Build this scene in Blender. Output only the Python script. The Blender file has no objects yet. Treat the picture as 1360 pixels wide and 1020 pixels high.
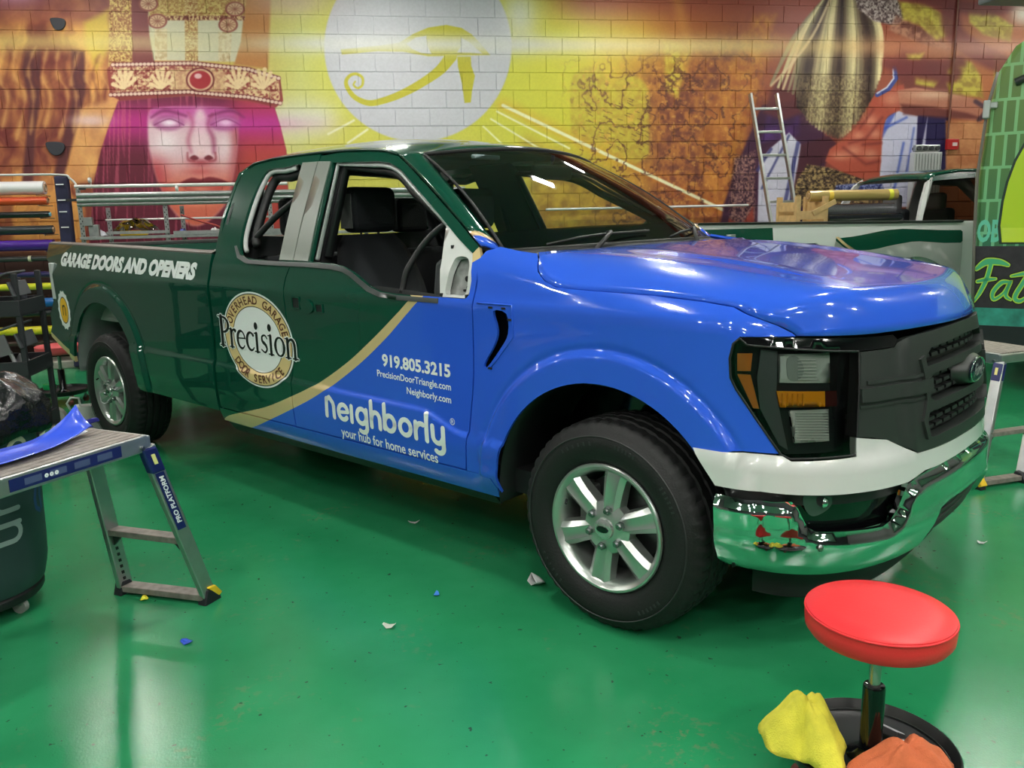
import bpy, bmesh, math, random
import numpy as np
from mathutils import Matrix, Vector
from mathutils.geometry import delaunay_2d_cdt

SC = bpy.context.scene
COL = SC.collection
rng = np.random.default_rng(7)
random.seed(7)

# ------------------------------------------------------------------ camera, world, exposure
CAM_Z = 1.513
CR = Vector((0.98506703, -0.17066096, -0.02275478))
CU = Vector((0.05555383, 0.18996499, 0.98021787))
CF = Vector((0.16296231, 0.96684442, -0.19660912))
FPX = 1102.258
cam_d = bpy.data.cameras.new('camera')
cam_d.sensor_width = 36.0
cam_d.lens = FPX / 1360 * 36.0
cam_d.clip_start = 0.05
cam = bpy.data.objects.new('camera', cam_d)
COL.objects.link(cam)
m = Matrix.Identity(4)
for i in range(3):
    m[i][0] = CR[i]; m[i][1] = CU[i]; m[i][2] = -CF[i]
m[2][3] = CAM_Z
cam.matrix_world = m
SC.camera = cam

world = bpy.data.worlds.new('world')
SC.world = world
world.use_nodes = True
world.node_tree.nodes['Background'].inputs[0].default_value = (0.9, 0.95, 1.0, 1)
world.node_tree.nodes['Background'].inputs[1].default_value = 0.12
SC.view_settings.view_transform = 'Standard'
SC.view_settings.look = 'None'
SC.view_settings.gamma = 1.0
SC.view_settings.use_curve_mapping = False
SC.view_settings.exposure = 0.0
LAMP = 228.0      # emission of the ceiling strip lamps
WALL_Y = 10.33
CEIL_Z = 4.75

# ------------------------------------------------------------------ helpers
def lin(*c):
    c = [v / 255.0 for v in c]
    return tuple((v / 12.92 if v <= 0.04045 else ((v + 0.055) / 1.055) ** 2.4) for v in c) + (1.0,)

MATS = {}
def mat(name, rgb, rough=0.5, metal=0.0, coat=0.0, emit=0.0, noise=0.0, nscale=8.0, bump=0.0, bscale=60.0, spec=0.5, alpha=None, trans=0.0):
    if name in MATS:
        return MATS[name]
    M = bpy.data.materials.new(name)
    M.use_nodes = True
    nt = M.node_tree
    b = nt.nodes['Principled BSDF']
    col = lin(*rgb)
    b.inputs['Base Color'].default_value = col
    b.inputs['Roughness'].default_value = rough
    b.inputs['Metallic'].default_value = metal
    b.inputs['Specular IOR Level'].default_value = spec
    if coat:
        b.inputs['Coat Weight'].default_value = coat
        b.inputs['Coat Roughness'].default_value = 0.03
    if trans:
        b.inputs['Transmission Weight'].default_value = trans
    if emit:
        b.inputs['Emission Color'].default_value = col
        b.inputs['Emission Strength'].default_value = emit
    tc = nt.nodes.new('ShaderNodeTexCoord')
    if noise:
        n = nt.nodes.new('ShaderNodeTexNoise')
        n.inputs['Scale'].default_value = nscale
        n.inputs['Detail'].default_value = 5
        nt.links.new(tc.outputs['Object'], n.inputs['Vector'])
        r = nt.nodes.new('ShaderNodeValToRGB')
        r.color_ramp.elements[0].position = 0.3
        r.color_ramp.elements[1].position = 0.7
        r.color_ramp.elements[0].color = tuple(max(0, v * (1 - noise)) for v in col[:3]) + (1,)
        r.color_ramp.elements[1].color = tuple(min(1, v * (1 + noise)) for v in col[:3]) + (1,)
        nt.links.new(n.outputs['Fac'], r.inputs['Fac'])
        nt.links.new(r.outputs['Color'], b.inputs['Base Color'])
    if bump:
        n2 = nt.nodes.new('ShaderNodeTexNoise')
        n2.inputs['Scale'].default_value = bscale
        n2.inputs['Detail'].default_value = 4
        nt.links.new(tc.outputs['Object'], n2.inputs['Vector'])
        bp = nt.nodes.new('ShaderNodeBump')
        bp.inputs['Strength'].default_value = bump
        bp.inputs['Distance'].default_value = 0.01
        nt.links.new(n2.outputs['Fac'], bp.inputs['Height'])
        nt.links.new(bp.outputs['Normal'], b.inputs['Normal'])
    MATS[name] = M
    return M

def glass_mat(name, tint=(235, 245, 240), ior=1.5):
    if name in MATS:
        return MATS[name]
    M = bpy.data.materials.new(name)
    M.use_nodes = True
    nt = M.node_tree
    nt.nodes.clear()
    out = nt.nodes.new('ShaderNodeOutputMaterial')
    tr = nt.nodes.new('ShaderNodeBsdfTransparent')
    tr.inputs[0].default_value = lin(*tint)
    gl = nt.nodes.new('ShaderNodeBsdfGlossy')
    gl.inputs['Roughness'].default_value = 0.02
    fr = nt.nodes.new('ShaderNodeFresnel')
    fr.inputs['IOR'].default_value = ior
    mx = nt.nodes.new('ShaderNodeMixShader')
    nt.links.new(fr.outputs[0], mx.inputs[0])
    nt.links.new(tr.outputs[0], mx.inputs[1])
    nt.links.new(gl.outputs[0], mx.inputs[2])
    nt.links.new(mx.outputs[0], out.inputs[0])
    MATS[name] = M
    return M

def tag(o, label=None, cat=None, group=None, kind=None):
    if label: o['label'] = label
    if cat: o['category'] = cat
    if group: o['group'] = group
    if kind: o['kind'] = kind
    return o

def empty(name, loc=(0, 0, 0), rz=0.0, label=None, cat=None, group=None):
    o = bpy.data.objects.new(name, None)
    o.empty_display_size = 0.1
    COL.objects.link(o)
    o.location = loc
    o.rotation_euler = (0, 0, rz)
    return tag(o, label, cat, group)

def link_mesh(name, V, F, mats, parent=None, smooth=False, fmat=None, normals=None, loc=None, rot=None):
    me = bpy.data.meshes.new(name)
    me.from_pydata([tuple(map(float, v)) for v in V], [], [tuple(int(i) for i in f) for f in F])
    if not isinstance(mats, (list, tuple)):
        mats = [mats]
    for mm in mats:
        me.materials.append(mm)
    if fmat is not None:
        me.polygons.foreach_set('material_index', np.asarray(fmat, dtype=np.int32))
    if smooth is True or normals is not None:
        me.polygons.foreach_set('use_smooth', np.ones(len(me.polygons), dtype=bool))
    me.update()
    if smooth == 'auto':
        me.polygons.foreach_set('use_smooth', np.ones(len(me.polygons), dtype=bool))
        me.set_sharp_from_angle(angle=math.radians(38))
    if normals is not None:
        me.normals_split_custom_set([tuple(n) for n in normals])
    o = bpy.data.objects.new(name, me)
    COL.objects.link(o)
    if parent is not None:
        o.parent = parent
    if loc is not None: o.location = loc
    if rot is not None: o.rotation_euler = rot
    return o

class MB:
    """collects simple shapes into one mesh"""
    def __init__(s): s.v = []; s.f = []
    def add(s, V, F):
        k = len(s.v)
        s.v += [tuple(map(float, v)) for v in V]
        s.f += [tuple(i + k for i in f) for f in F]
        return s
    def box(s, c, d, R=None):
        c = Vector(c)
        V = []
        for x in (-.5, .5):
            for y in (-.5, .5):
                for z in (-.5, .5):
                    p = Vector((x * d[0], y * d[1], z * d[2]))
                    if R is not None: p = R @ p
                    V.append(c + p)
        return s.add(V, [(0, 1, 3, 2), (4, 6, 7, 5), (0, 4, 5, 1), (2, 3, 7, 6), (0, 2, 6, 4), (1, 5, 7, 3)])
    def bar(s, a, b, w, h, up=(0, 0, 1), taper=1.0):
        a = Vector(a); b = Vector(b); d = (b - a)
        L = d.length; d.normalize()
        u = Vector(up)
        sd = d.cross(u)
        if sd.length < 1e-5: sd = d.cross(Vector((0, 1, 0)))
        sd.normalize(); u = sd.cross(d)
        V = []
        for p, t in ((a, 1), (b, taper)):
            for i, j in ((-1, -1), (1, -1), (1, 1), (-1, 1)):
                V.append(p + sd * (i * w / 2 * t) + u * (j * h / 2 * t))
        return s.add(V, [(0, 1, 2, 3), (7, 6, 5, 4), (0, 4, 5, 1), (1, 5, 6, 2), (2, 6, 7, 3), (3, 7, 4, 0)])
    def cyl(s, a, b, r, n=16, r2=None, caps=True):
        a = Vector(a); b = Vector(b); d = (b - a).normalized()
        t = d.orthogonal().normalized(); u = d.cross(t)
        r2 = r if r2 is None else r2
        V = []
        for p, q in ((a, r), (b, r2)):
            for i in range(n):
                th = 2 * math.pi * i / n
                V.append(p + (t * math.cos(th) + u * math.sin(th)) * q)
        F = [(i, (i + 1) % n, n + (i + 1) % n, n + i) for i in range(n)]
        if caps: F += [tuple(range(n - 1, -1, -1)), tuple(range(n, 2 * n))]
        return s.add(V, F)
    def tube(s, pts, r, n=8, closed=False, caps=True):
        P = [Vector(p) for p in pts]
        N = len(P)
        rs = r if isinstance(r, (list, tuple)) else [r] * N
        V = []
        prev = None
        for i in range(N):
            if closed: d = P[(i + 1) % N] - P[i - 1]
            else: d = P[min(i + 1, N - 1)] - P[max(i - 1, 0)]
            if d.length < 1e-9: d = Vector((0, 0, 1))
            d.normalize()
            if prev is None: t = d.orthogonal().normalized()
            else:
                t = prev - d * prev.dot(d)
                if t.length < 1e-6: t = d.orthogonal()
                t.normalize()
            prev = t
            u = d.cross(t)
            for k in range(n):
                th = 2 * math.pi * k / n
                V.append(P[i] + (t * math.cos(th) + u * math.sin(th)) * rs[i])
        F = []
        M = N if closed else N - 1
        for i in range(M):
            j = (i + 1) % N
            for k in range(n):
                F.append((i * n + k, i * n + (k + 1) % n, j * n + (k + 1) % n, j * n + k))
        if not closed and caps:
            F += [tuple(range(n - 1, -1, -1)), tuple(range((N - 1) * n, N * n))]
        return s.add(V, F)
    def lathe(s, prof, n=32, o=(0, 0, 0), ax='z', closed=False):
        """prof: list of (r, h); revolve about axis"""
        V = []
        for r, h in prof:
            for i in range(n):
                th = 2 * math.pi * i / n
                a, b = r * math.cos(th), r * math.sin(th)
                if ax == 'z': V.append((o[0] + a, o[1] + b, o[2] + h))
                elif ax == 'y': V.append((o[0] + b, o[1] + h, o[2] + a))
                else: V.append((o[0] + h, o[1] + a, o[2] + b))
        F = []
        m_ = len(prof)
        for j in range(m_ if closed else m_ - 1):
            jj = (j + 1) % m_
            for i in range(n):
                F.append((j * n + i, j * n + (i + 1) % n, jj * n + (i + 1) % n, jj * n + i))
        return s.add(V, F)
    def prism(s, poly, axis, a, b):
        """extrude 2D polygon along axis between a and b; axis 'x': poly=(y,z); 'y': (x,z); 'z': (x,y)"""
        n = len(poly)
        V = []
        for h in (a, b):
            for p, q in poly:
                V.append((h, p, q) if axis == 'x' else (p, h, q) if axis == 'y' else (p, q, h))
        return s.add(V, [tuple(range(n - 1, -1, -1)), tuple(range(n, 2 * n))] + [(i, (i + 1) % n, n + (i + 1) % n, n + i) for i in range(n)])
    def grid(s, P):
        """P: array rows x cols x 3"""
        r, c = len(P), len(P[0])
        V = [tuple(p) for row in P for p in row]
        return s.add(V, [(i * c + j, i * c + j + 1, (i + 1) * c + j + 1, (i + 1) * c + j) for i in range(r - 1) for j in range(c - 1)])
    def build(s, name, mats, parent=None, smooth=False, bevel=0.0, loc=None, rot=None, recalc=True, solid=0.0, seg=2):
        o = link_mesh(name, s.v, s.f, mats, parent, False, loc=loc, rot=rot)
        if recalc:
            bm = bmesh.new(); bm.from_mesh(o.data)
            bmesh.ops.recalc_face_normals(bm, faces=bm.faces)
            bm.to_mesh(o.data); bm.free()
        if smooth:
            o.data.polygons.foreach_set('use_smooth', np.ones(len(o.data.polygons), dtype=bool))
            if smooth == 'auto': o.data.set_sharp_from_angle(angle=math.radians(38))
        if solid:
            md = o.modifiers.new('solid', 'SOLIDIFY'); md.thickness = solid; md.offset = 0
        if bevel:
            md = o.modifiers.new('bevel', 'BEVEL'); md.width = bevel; md.segments = seg; md.limit_method = 'ANGLE'
            md.harden_normals = False
        return o

def copy_tree(o, parent=None):
    c = o.copy()
    COL.objects.link(c)
    if parent is not None: c.parent = parent
    for ch in list(o.children):
        copy_tree(ch, c)
    return c

def in_poly(P, poly):
    """even-odd test, P: Nx2"""
    P = np.asarray(P, float); poly = np.asarray(poly, float)
    x, y = P[:, 0], P[:, 1]
    r = np.zeros(len(P), bool)
    n = len(poly)
    j = n - 1
    for i in range(n):
        xi, yi = poly[i]; xj, yj = poly[j]
        if yi != yj:
            c = ((yi > y) != (yj > y)) & (x < (xj - xi) * (y - yi) / (yj - yi) + xi)
            r ^= c
        j = i
    return r

def dens(poly, h, closed=True):
    out = []
    n = len(poly)
    for i in range(n if closed else n - 1):
        a = np.array(poly[i], float); b = np.array(poly[(i + 1) % n], float)
        k = max(1, int(math.ceil(np.hypot(*(b - a)) / h)))
        for t in range(k): out.append(tuple(a + (b - a) * t / k))
    if not closed: out.append(tuple(map(float, poly[-1])))
    return out

def spline(P, n=8, closed=False):
    """Catmull-Rom through the points"""
    P = [np.array(p, float) for p in P]
    N = len(P); out = []
    for i in range(N if closed else N - 1):
        if closed: p0, p1, p2, p3 = P[i - 1], P[i], P[(i + 1) % N], P[(i + 2) % N]
        else: p0, p1, p2, p3 = P[max(i - 1, 0)], P[i], P[i + 1], P[min(i + 2, N - 1)]
        for k in range(n):
            t = k / n
            out.append(tuple(0.5 * ((2 * p1) + (-p0 + p2) * t + (2 * p0 - 5 * p1 + 4 * p2 - p3) * t * t + (-p0 + 3 * p1 - 3 * p2 + p3) * t ** 3)))
    if not closed: out.append(tuple(P[-1]))
    return out

def seg_dist(P, poly, closed=True):
    P = np.asarray(P, float); d = np.full(len(P), 1e9)
    n = len(poly)
    for i in range(n if closed else n - 1):
        a = np.array(poly[i], float); b = np.array(poly[(i + 1) % n], float)
        ab = b - a; L = ab @ ab
        t = np.clip(((P - a) @ ab) / (L + 1e-12), 0, 1)
        q = P - (a + t[:, None] * ab)
        d = np.minimum(d, np.hypot(q[:, 0], q[:, 1]))
    return d

def panel(name, outline, surf, parent, mats, holes=(), h=0.05, lines=(), cls=None, thick=0.012, mirror=False, flip=False, pts=(), ne=4e-3):
    """curved sheet: 2D region (a,b) -> surf(a,b) 3D, with real thickness, analytic normals"""
    polys = [dens(outline, h)] + [dens(q, h) for q in holes]
    lns = [dens(l, h, False) for l in lines]
    V = []; E = []
    for q in polys:
        k = len(V); n = len(q)
        V += q; E += [(k + i, k + (i + 1) % n) for i in range(n)]
    for q in lns:
        k = len(V); n = len(q)
        V += q; E += [(k + i, k + i + 1) for i in range(n - 1)]
    A = np.array(outline, float)
    lo, hi = A.min(0), A.max(0)
    gx = np.arange(lo[0] + h * .5, hi[0], h); gy = np.arange(lo[1] + h * .5, hi[1], h)
    G = np.stack(np.meshgrid(gx, gy), -1).reshape(-1, 2)
    if len(G):
        keep = in_poly(G, outline) & (seg_dist(G, outline) > .4 * h)
        for q in holes: keep &= ~in_poly(G, q) & (seg_dist(G, q) > .4 * h)
        for l in lines: keep &= seg_dist(G, l, False) > .35 * h
        V += [tuple(g) for g in G[keep]]
    if len(pts):
        Q = np.array(pts, float)
        k_ = in_poly(Q, outline) & (seg_dist(Q, outline) > .004)
        for q in holes: k_ &= ~in_poly(Q, q) & (seg_dist(Q, q) > .006)
        Q = Q[k_]
        ng = int(keep.sum()) if len(G) else 0
        if ng and len(Q):
            Gk = np.array(V[-ng:]); dm = np.array([np.hypot(*(Q - g_).T).min() for g_ in Gk])
            V = V[:-ng] + [tuple(g_) for g_ in Gk[dm > .02]]
        V += [tuple(q) for q in Q]
    r = delaunay_2d_cdt([Vector(v) for v in V], E, [], 0, 1e-6)
    V2 = np.array([tuple(v) for v in r[0]], float); T = np.array([tuple(f) for f in r[2] if len(f) == 3], int)
    Cn = V2[T].mean(1)
    keep = in_poly(Cn, outline)
    for q in holes: keep &= ~in_poly(Cn, q)
    T = T[keep]; Cn = Cn[keep]
    fm = np.zeros(len(T), int) if cls is None else np.asarray(cls(Cn), int)
    a, b = V2[:, 0], V2[:, 1]; e = ne
    P = surf(a, b)
    N = np.cross(surf(a + e, b) - surf(a - e, b), surf(a, b + e) - surf(a, b - e))
    N /= np.linalg.norm(N, axis=1)[:, None] + 1e-12
    t0 = P[T]; fn = np.cross(t0[:, 1] - t0[:, 0], t0[:, 2] - t0[:, 0])
    ctr = np.array([np.clip(P[:, 0].mean(), -4.5, 0.0), 0, .8])
    if (N * (P - ctr)).sum() < 0: N = -N
    bad = (fn * N[T].mean(1)).sum(1) < 0
    T[bad] = T[bad][:, ::-1]
    if mirror:
        P = P * [1, -1, 1]; N = N * [1, -1, 1]; T = T[:, ::-1]
    n = len(P)
    VV = [tuple(p) for p in P]; FF = [tuple(t) for t in T]; LN = [N[i] for t in T for i in t]; FM = list(fm)
    if thick:
        Q = P - N * thick
        VV += [tuple(p) for p in Q]
        cnt = {}
        for ti, t in enumerate(T):
            FF.append((t[2] + n, t[1] + n, t[0] + n)); LN += [-N[t[2]], -N[t[1]], -N[t[0]]]; FM.append(fm[ti])
            for i in range(3):
                e_ = (t[i], t[(i + 1) % 3]); cnt[e_] = ti
        for (i, j), ti in cnt.items():
            if (j, i) in cnt: continue
            f = (j, i, i + n, j + n)
            w = np.cross(P[i] - P[j], Q[i] - P[j]); w = w / (np.linalg.norm(w) + 1e-12)
            FF.append(f); LN += [w] * 4; FM.append(fm[ti])
    return link_mesh(name, VV, FF, mats, parent, True, fmat=FM, normals=LN)

def both(name, outline, surf, parent, mats, **k):
    a = panel(name, outline, surf, parent, mats, **k)
    c = panel(name, outline, surf, parent, mats, mirror=True, **k)
    return a, c

def text_mesh(s, size=1.0, bold=0.0, shear=0.0, space=1.0, align='LEFT', sx=1.0, res=3):
    """2D glyph mesh of the built-in font -> verts Nx2 and faces"""
    cu = bpy.data.curves.new('lettering', 'FONT')
    cu.body = s; cu.size = size; cu.offset = bold; cu.shear = shear; cu.space_character = space
    cu.align_x = align; cu.resolution_u = res
    ob = bpy.data.objects.new('lettering_tmp', cu)
    COL.objects.link(ob)
    bpy.context.view_layer.update()
    me = bpy.data.meshes.new_from_object(ob.evaluated_get(bpy.context.evaluated_depsgraph_get()))
    V = np.array([tuple(v.co)[:2] for v in me.vertices]).reshape(-1, 2) * [sx, 1]
    F = [tuple(p.vertices) for p in me.polygons]
    bpy.data.objects.remove(ob); bpy.data.curves.remove(cu); bpy.data.meshes.remove(me)
    return V, F

def stroke(pts, w, n=5):
    """round-ended brush stroke polygon mesh; w width or list"""
    P = np.array(pts, float)
    if len(P) < 8:
        t0 = np.linspace(0, 1, len(P)); t1 = np.linspace(0, 1, 4 * (len(P) - 1) + 1)
        P = np.stack([np.interp(t1, t0, P[:, 0]), np.interp(t1, t0, P[:, 1])], 1)
    ws = np.full(len(P), w, float) if np.isscalar(w) else np.interp(np.linspace(0, 1, len(P)), np.linspace(0, 1, len(w)), w)
    d = np.gradient(P, axis=0); d /= np.linalg.norm(d, axis=1)[:, None] + 1e-9
    nrm = np.stack([-d[:, 1], d[:, 0]], 1)
    L = P + nrm * ws[:, None] / 2; R = P - nrm * ws[:, None] / 2
    V = []; F = []
    m_ = len(P)
    V = list(map(tuple, L)) + list(map(tuple, R))
    F = [(i, m_ + i, m_ + i + 1, i + 1) for i in range(m_ - 1)]
    for end in (0, m_ - 1):
        k = len(V); a0 = math.atan2(nrm[end][1], nrm[end][0])
        sgn = 1 if end == 0 else -1
        for i in range(n + 1):
            th = a0 + sgn * math.pi * i / n
            V.append((P[end][0] + math.cos(th) * ws[end] / 2, P[end][1] + math.sin(th) * ws[end] / 2))
        F.append(tuple(range(k, k + n + 1)) if sgn > 0 else tuple(range(k + n, k - 1, -1)))
    return V, F

def merge2d(parts):
    V = []; F = []
    for v, f in parts:
        k = len(V); V += [tuple(p) for p in v]; F += [tuple(i + k for i in q) for q in f]
    return np.array(V, float), F

def arc(cx, cy, rx, ry, a0, a1, n=14):
    return [(cx + rx * math.cos(math.radians(a0 + (a1 - a0) * i / n)), cy + ry * math.sin(math.radians(a0 + (a1 - a0) * i / n))) for i in range(n + 1)]
# ------------------------------------------------------------------ printed wall mural (painted into a generated texture)
MX0, MX1, MZ0, MZ1, MRES = -7.0, 11.5, 0.0, 4.75, 120
def make_mural():
    W = int((MX1 - MX0) * MRES); H = int((MZ1 - MZ0) * MRES)
    X = MX0 + (np.arange(W) + .5) / MRES; Z = MZ0 + (np.arange(H) + .5) / MRES
    XX, ZZ = np.meshgrid(X, Z)
    D = np.stack([XX, np.full_like(XX, WALL_Y), ZZ - CAM_Z], -1)
    dep = D @ np.array(CF)
    U = 680 + FPX * (D @ np.array(CR)) / dep
    V = 510 - FPX * (D @ np.array(CU)) / dep
    g = np.random.default_rng(3)
    def vn(u, v, seed):
        r = np.random.default_rng(seed).random((256, 256))
        iu = np.floor(u).astype(int); iv = np.floor(v).astype(int)
        fu = u - iu; fv = v - iv
        fu = fu * fu * (3 - 2 * fu); fv = fv * fv * (3 - 2 * fv)
        a = r[iv % 256, iu % 256]; b = r[iv % 256, (iu + 1) % 256]; c = r[(iv + 1) % 256, iu % 256]; d = r[(iv + 1) % 256, (iu + 1) % 256]
        return (a * (1 - fu) + b * fu) * (1 - fv) + (c * (1 - fu) + d * fu) * fv
    def fbm(u, v, seed=0, o=4):
        t = 0; amp = .5; s = 0
        for k in range(o):
            t = t + amp * vn(u * 2 ** k, v * 2 ** k, seed + k); s += amp; amp *= .5
        return t / s
    ss = lambda a, b, x: (lambda t: t * t * (3 - 2 * t))(np.clip((x - a) / (b - a), 0, 1))
    I = np.zeros((H, W, 3))
    def c_(c): return np.array(c, float) / 255
    st = [(-500, (95, 35, 35)), (-200, (130, 55, 40)), (0, (196, 112, 62)), (60, (205, 122, 70)), (150, (222, 140, 84)), (300, (220, 190, 90)), (400, (214, 214, 118)), (440, (214, 212, 88)), (690, (216, 214, 62)), (760, (212, 205, 50)), (850, (205, 160, 45)), (900, (184, 108, 45)), (1000, (152, 72, 45)), (1100, (140, 60, 50)), (1300, (190, 110, 60)), (1700, (140, 55, 50))]
    for k in range(3): I[..., k] = np.interp(U, [s[0] for s in st], [s[1][k] / 255 for s in st])
    ALL = (slice(0, H), slice(0, W))
    def mix(col, m, s=ALL):
        m = np.clip(m, 0, 1)[..., None]
        col = c_(col) if not isinstance(col, np.ndarray) else col
        I[s] = I[s] * (1 - m) + col * m
    def box(x0, x1, y0, y1):
        m = (U > x0) & (U < x1) & (V > y0) & (V < y1)
        rr = np.where(m.any(1))[0]; cc = np.where(m.any(0))[0]
        if len(rr) == 0 or len(cc) == 0: return None
        return slice(rr[0], rr[-1] + 1), slice(cc[0], cc[-1] + 1)
    def sub(poly, pad=8):
        A = np.array(poly, float)
        return box(A[:, 0].min() - pad, A[:, 0].max() + pad, A[:, 1].min() - pad, A[:, 1].max() + pad)
    def lmask(poly, soft=1.2):
        s = sub(poly, soft * 2 + 3)
        if s is None: return None, None
        P = np.stack([U[s].ravel(), V[s].ravel()], 1)
        sd = np.where(in_poly(P, poly), 1, -1) * seg_dist(P, poly)
        return s, ss(-soft, soft, sd).reshape(U[s].shape)
    def mask(poly, soft=1.2):
        M = np.zeros(U.shape); s, m = lmask(poly, soft)
        if s is not None: M[s] = m
        return M
    def fill(poly, col, al=1.0, soft=1.2):
        s, m = lmask(poly, soft)
        if s is not None: mix(col, m * al, s)
    def line(pts, w, col, al=1.0, soft=1.0):
        s = sub(pts, (max(w) if not np.isscalar(w) else w) + soft * 3 + 2)
        if s is None: return
        P = np.stack([U[s].ravel(), V[s].ravel()], 1)
        if np.isscalar(w):
            d = seg_dist(P, pts, False) - w / 2
        else:
            w = list(np.interp(np.linspace(0, 1, len(pts)), np.linspace(0, 1, len(w)), w))
            d = np.full(len(P), 1e9)
            for i in range(len(pts) - 1):
                a = np.array(pts[i], float); b = np.array(pts[i + 1], float); ab = b - a
                t = np.clip(((P - a) @ ab) / (ab @ ab + 1e-9), 0, 1)
                d = np.minimum(d, np.hypot(*(P - (a + t[:, None] * ab)).T) - (w[i] + (w[i + 1] - w[i]) * t) / 2)
        mix(col, ss(soft, -soft, d).reshape(U[s].shape) * al, s)
    def ell(cx, cy, rx, ry, col, al=1.0, soft=.15):
        s = box(cx - rx * 1.3, cx + rx * 1.3, cy - ry * 1.3, cy + ry * 1.3)
        if s is None: return
        d = np.hypot((U[s] - cx) / rx, (V[s] - cy) / ry)
        mix(col, ss(1 + soft, 1 - soft, d) * al, s)
    def glow(cx, cy, rx, ry, col, al=1.0):
        s = box(cx - rx * 3, cx + rx * 3, cy - ry * 3, cy + ry * 3)
        if s is None: return
        mix(col, np.exp(-(((U[s] - cx) / rx) ** 2 + ((V[s] - cy) / ry) ** 2)) * al, s)
    def tex(poly, lo, hi, su, sv, seed, al=1.0, con=3.0, soft=2.0, warp=0.0):
        s, M = lmask(poly, soft)
        if s is None: return
        u, v = U[s], V[s]
        n = fbm(u * su + (fbm(u * .02, v * .02, seed + 9) * warp if warp else 0), v * sv, seed, 4)
        n = np.clip((n - .5) * con + .5, 0, 1)[..., None]
        mix(c_(lo) * (1 - n) + c_(hi) * n, M * al, s)
    # --- large zones
    mix((168, 78, 62), ss(48, -5, V) * ss(690, 790, U) * .9)
    mix((226, 226, 222), np.exp(-((V - 160) / 26) ** 2) * ss(330, 380, U) * ss(470, 420, U) * .8)
    mix((216, 200, 80), ss(150, 230, V) * ss(380, 430, U) * ss(720, 640, U) * .5)
    # left beasts
    L = [(-500, -120), (152, -120), (150, 90), (135, 180), (120, 320), (-500, 320)]
    tex(L, (120, 45, 40), (232, 160, 78), .035, .014, 21, 1.0, 3.2, 6, 2.0)
    tex([(-500, -80), (150, -80), (148, 30), (-500, 30)], (130, 60, 60), (205, 120, 80), .03, .03, 25, .8, 2, 10)
    fill([(32, 66), (54, 66), (53, 137), (47, 172), (44, 245), (29, 245), (39, 137), (29, 93)], (92, 40, 45), .95, 3)
    fill([(95, 66), (112, 68), (114, 122), (103, 166), (83, 245), (71, 235), (83, 184), (95, 137)], (92, 40, 45), .95, 3)
    for a, b, w in ((-60, 70, 26), (-120, 60, 30), (-190, 75, 34)):
        line([(a, b), (a + 4, 150), (a - 12, 260)], w, (92, 40, 45), .9, 4)
    fill([(112, 30), (145, 12), (147, 60), (128, 95), (113, 60)], (226, 196, 60), .8, 6)
    for k in range(16):
        x0 = -4 + k * 9.5; s_ = (k % 3 - 1) * 4
        line(spline([(x0 + s_, 58 + (k * 37) % 18), (x0 - 6, 92 + (k * 13) % 16), (x0 + 5 - s_, 128), (x0 - 3, 165 + (k * 29) % 22)], 5), [1, 5, 6, 1] * 4, (240, 178, 96) if k % 2 else (118, 52, 42), .6, 3.5)
    tex([(105, 145), (160, 130), (135, 190), (122, 240), (85, 245), (100, 180)], (214, 140, 80), (238, 176, 104), .05, .03, 27, .85, 2, 6)
    glow(20, -8, 40, 16, (225, 150, 190), .8)
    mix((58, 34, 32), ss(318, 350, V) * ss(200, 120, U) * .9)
    # crown
    fill([(172, -60), (205, -60), (205, 84), (172, 84)], (122, 42, 46), .95, 2)
    fill([(315, -60), (362, -60), (356, 92), (311, 86)], (196, 118, 62), .85, 3)
    tex([(147, -80), (173, -80), (176, 88), (144, 88)], (150, 80, 40), (236, 205, 110), .6, .5, 31, 1, 2.6, 1)
    fill([(192, -80), (334, -80), (320, 55), (312, 82), (204, 80), (198, 45)], (214, 208, 176), 1, 1.5)
    tex([(192, -80), (334, -80), (325, 22), (198, 22)], (170, 110, 50), (226, 200, 110), .5, .5, 33, .9, 2.4, 2)
    tex([(244, -80), (262, -80), (263, 82), (246, 82)], (170, 110, 60), (232, 212, 140), .6, .6, 35, 1, 2.4, 1)
    tex([(205, 38), (222, 38), (222, 80), (206, 80)], (196, 160, 110), (232, 214, 170), .3, .3, 36, .8, 3, 1)
    tex([(290, 42), (308, 42), (306, 82), (290, 82)], (196, 160, 110), (232, 214, 170), .3, .3, 36, .8, 3, 1)
    for y0, y1 in ((21, 27), (-32, -26)): tex([(196, y0), (326, y0), (325, y1), (197, y1)], (120, 50, 40), (225, 190, 130), .6, .4, 38, 1, 4, 1)
    for cx, cy in ((197, 5), (209, 28), (312, 12), (303, 33)):
        ell(cx, cy, 13, 10, (150, 70, 60), 1, .1); ell(cx, cy, 10.5, 8, (222, 182, 140), 1, .1)
        for a in range(0, 180, 30):
            ca, sa = math.cos(math.radians(a)), math.sin(math.radians(a))
            line([(cx - ca * 9, cy - sa * 7), (cx + ca * 9, cy + sa * 7)], .9, (150, 80, 60), .9, .7)
    band = [(142, 92), (150, 84), (255, 82), (330, 90), (372, 102), (376, 134), (366, 143), (330, 134), (250, 127), (160, 134), (146, 126)]
    fill(band, (150, 55, 50), 1, 1)
    tex([(146, 86), (330, 90), (370, 102), (372, 134), (330, 128), (250, 121), (150, 128)], (150, 52, 48), (236, 206, 150), .35, .35, 41, 1, 3.0, 1)
    fill([(228, 92), (300, 94), (298, 124), (230, 121)], (222, 178, 128), .75, 4)
    for pts in ([(150, 86), (255, 84), (330, 92), (370, 104)], [(147, 126), (250, 122), (330, 129), (372, 137)]):
        line(pts, 6, (120, 40, 45), 1, 1)
        q = dens(pts, 5.5, False)
        for x, y in q: ell(x, y, 2.6, 2.2, (244, 214, 190), .95, .3)
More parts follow.
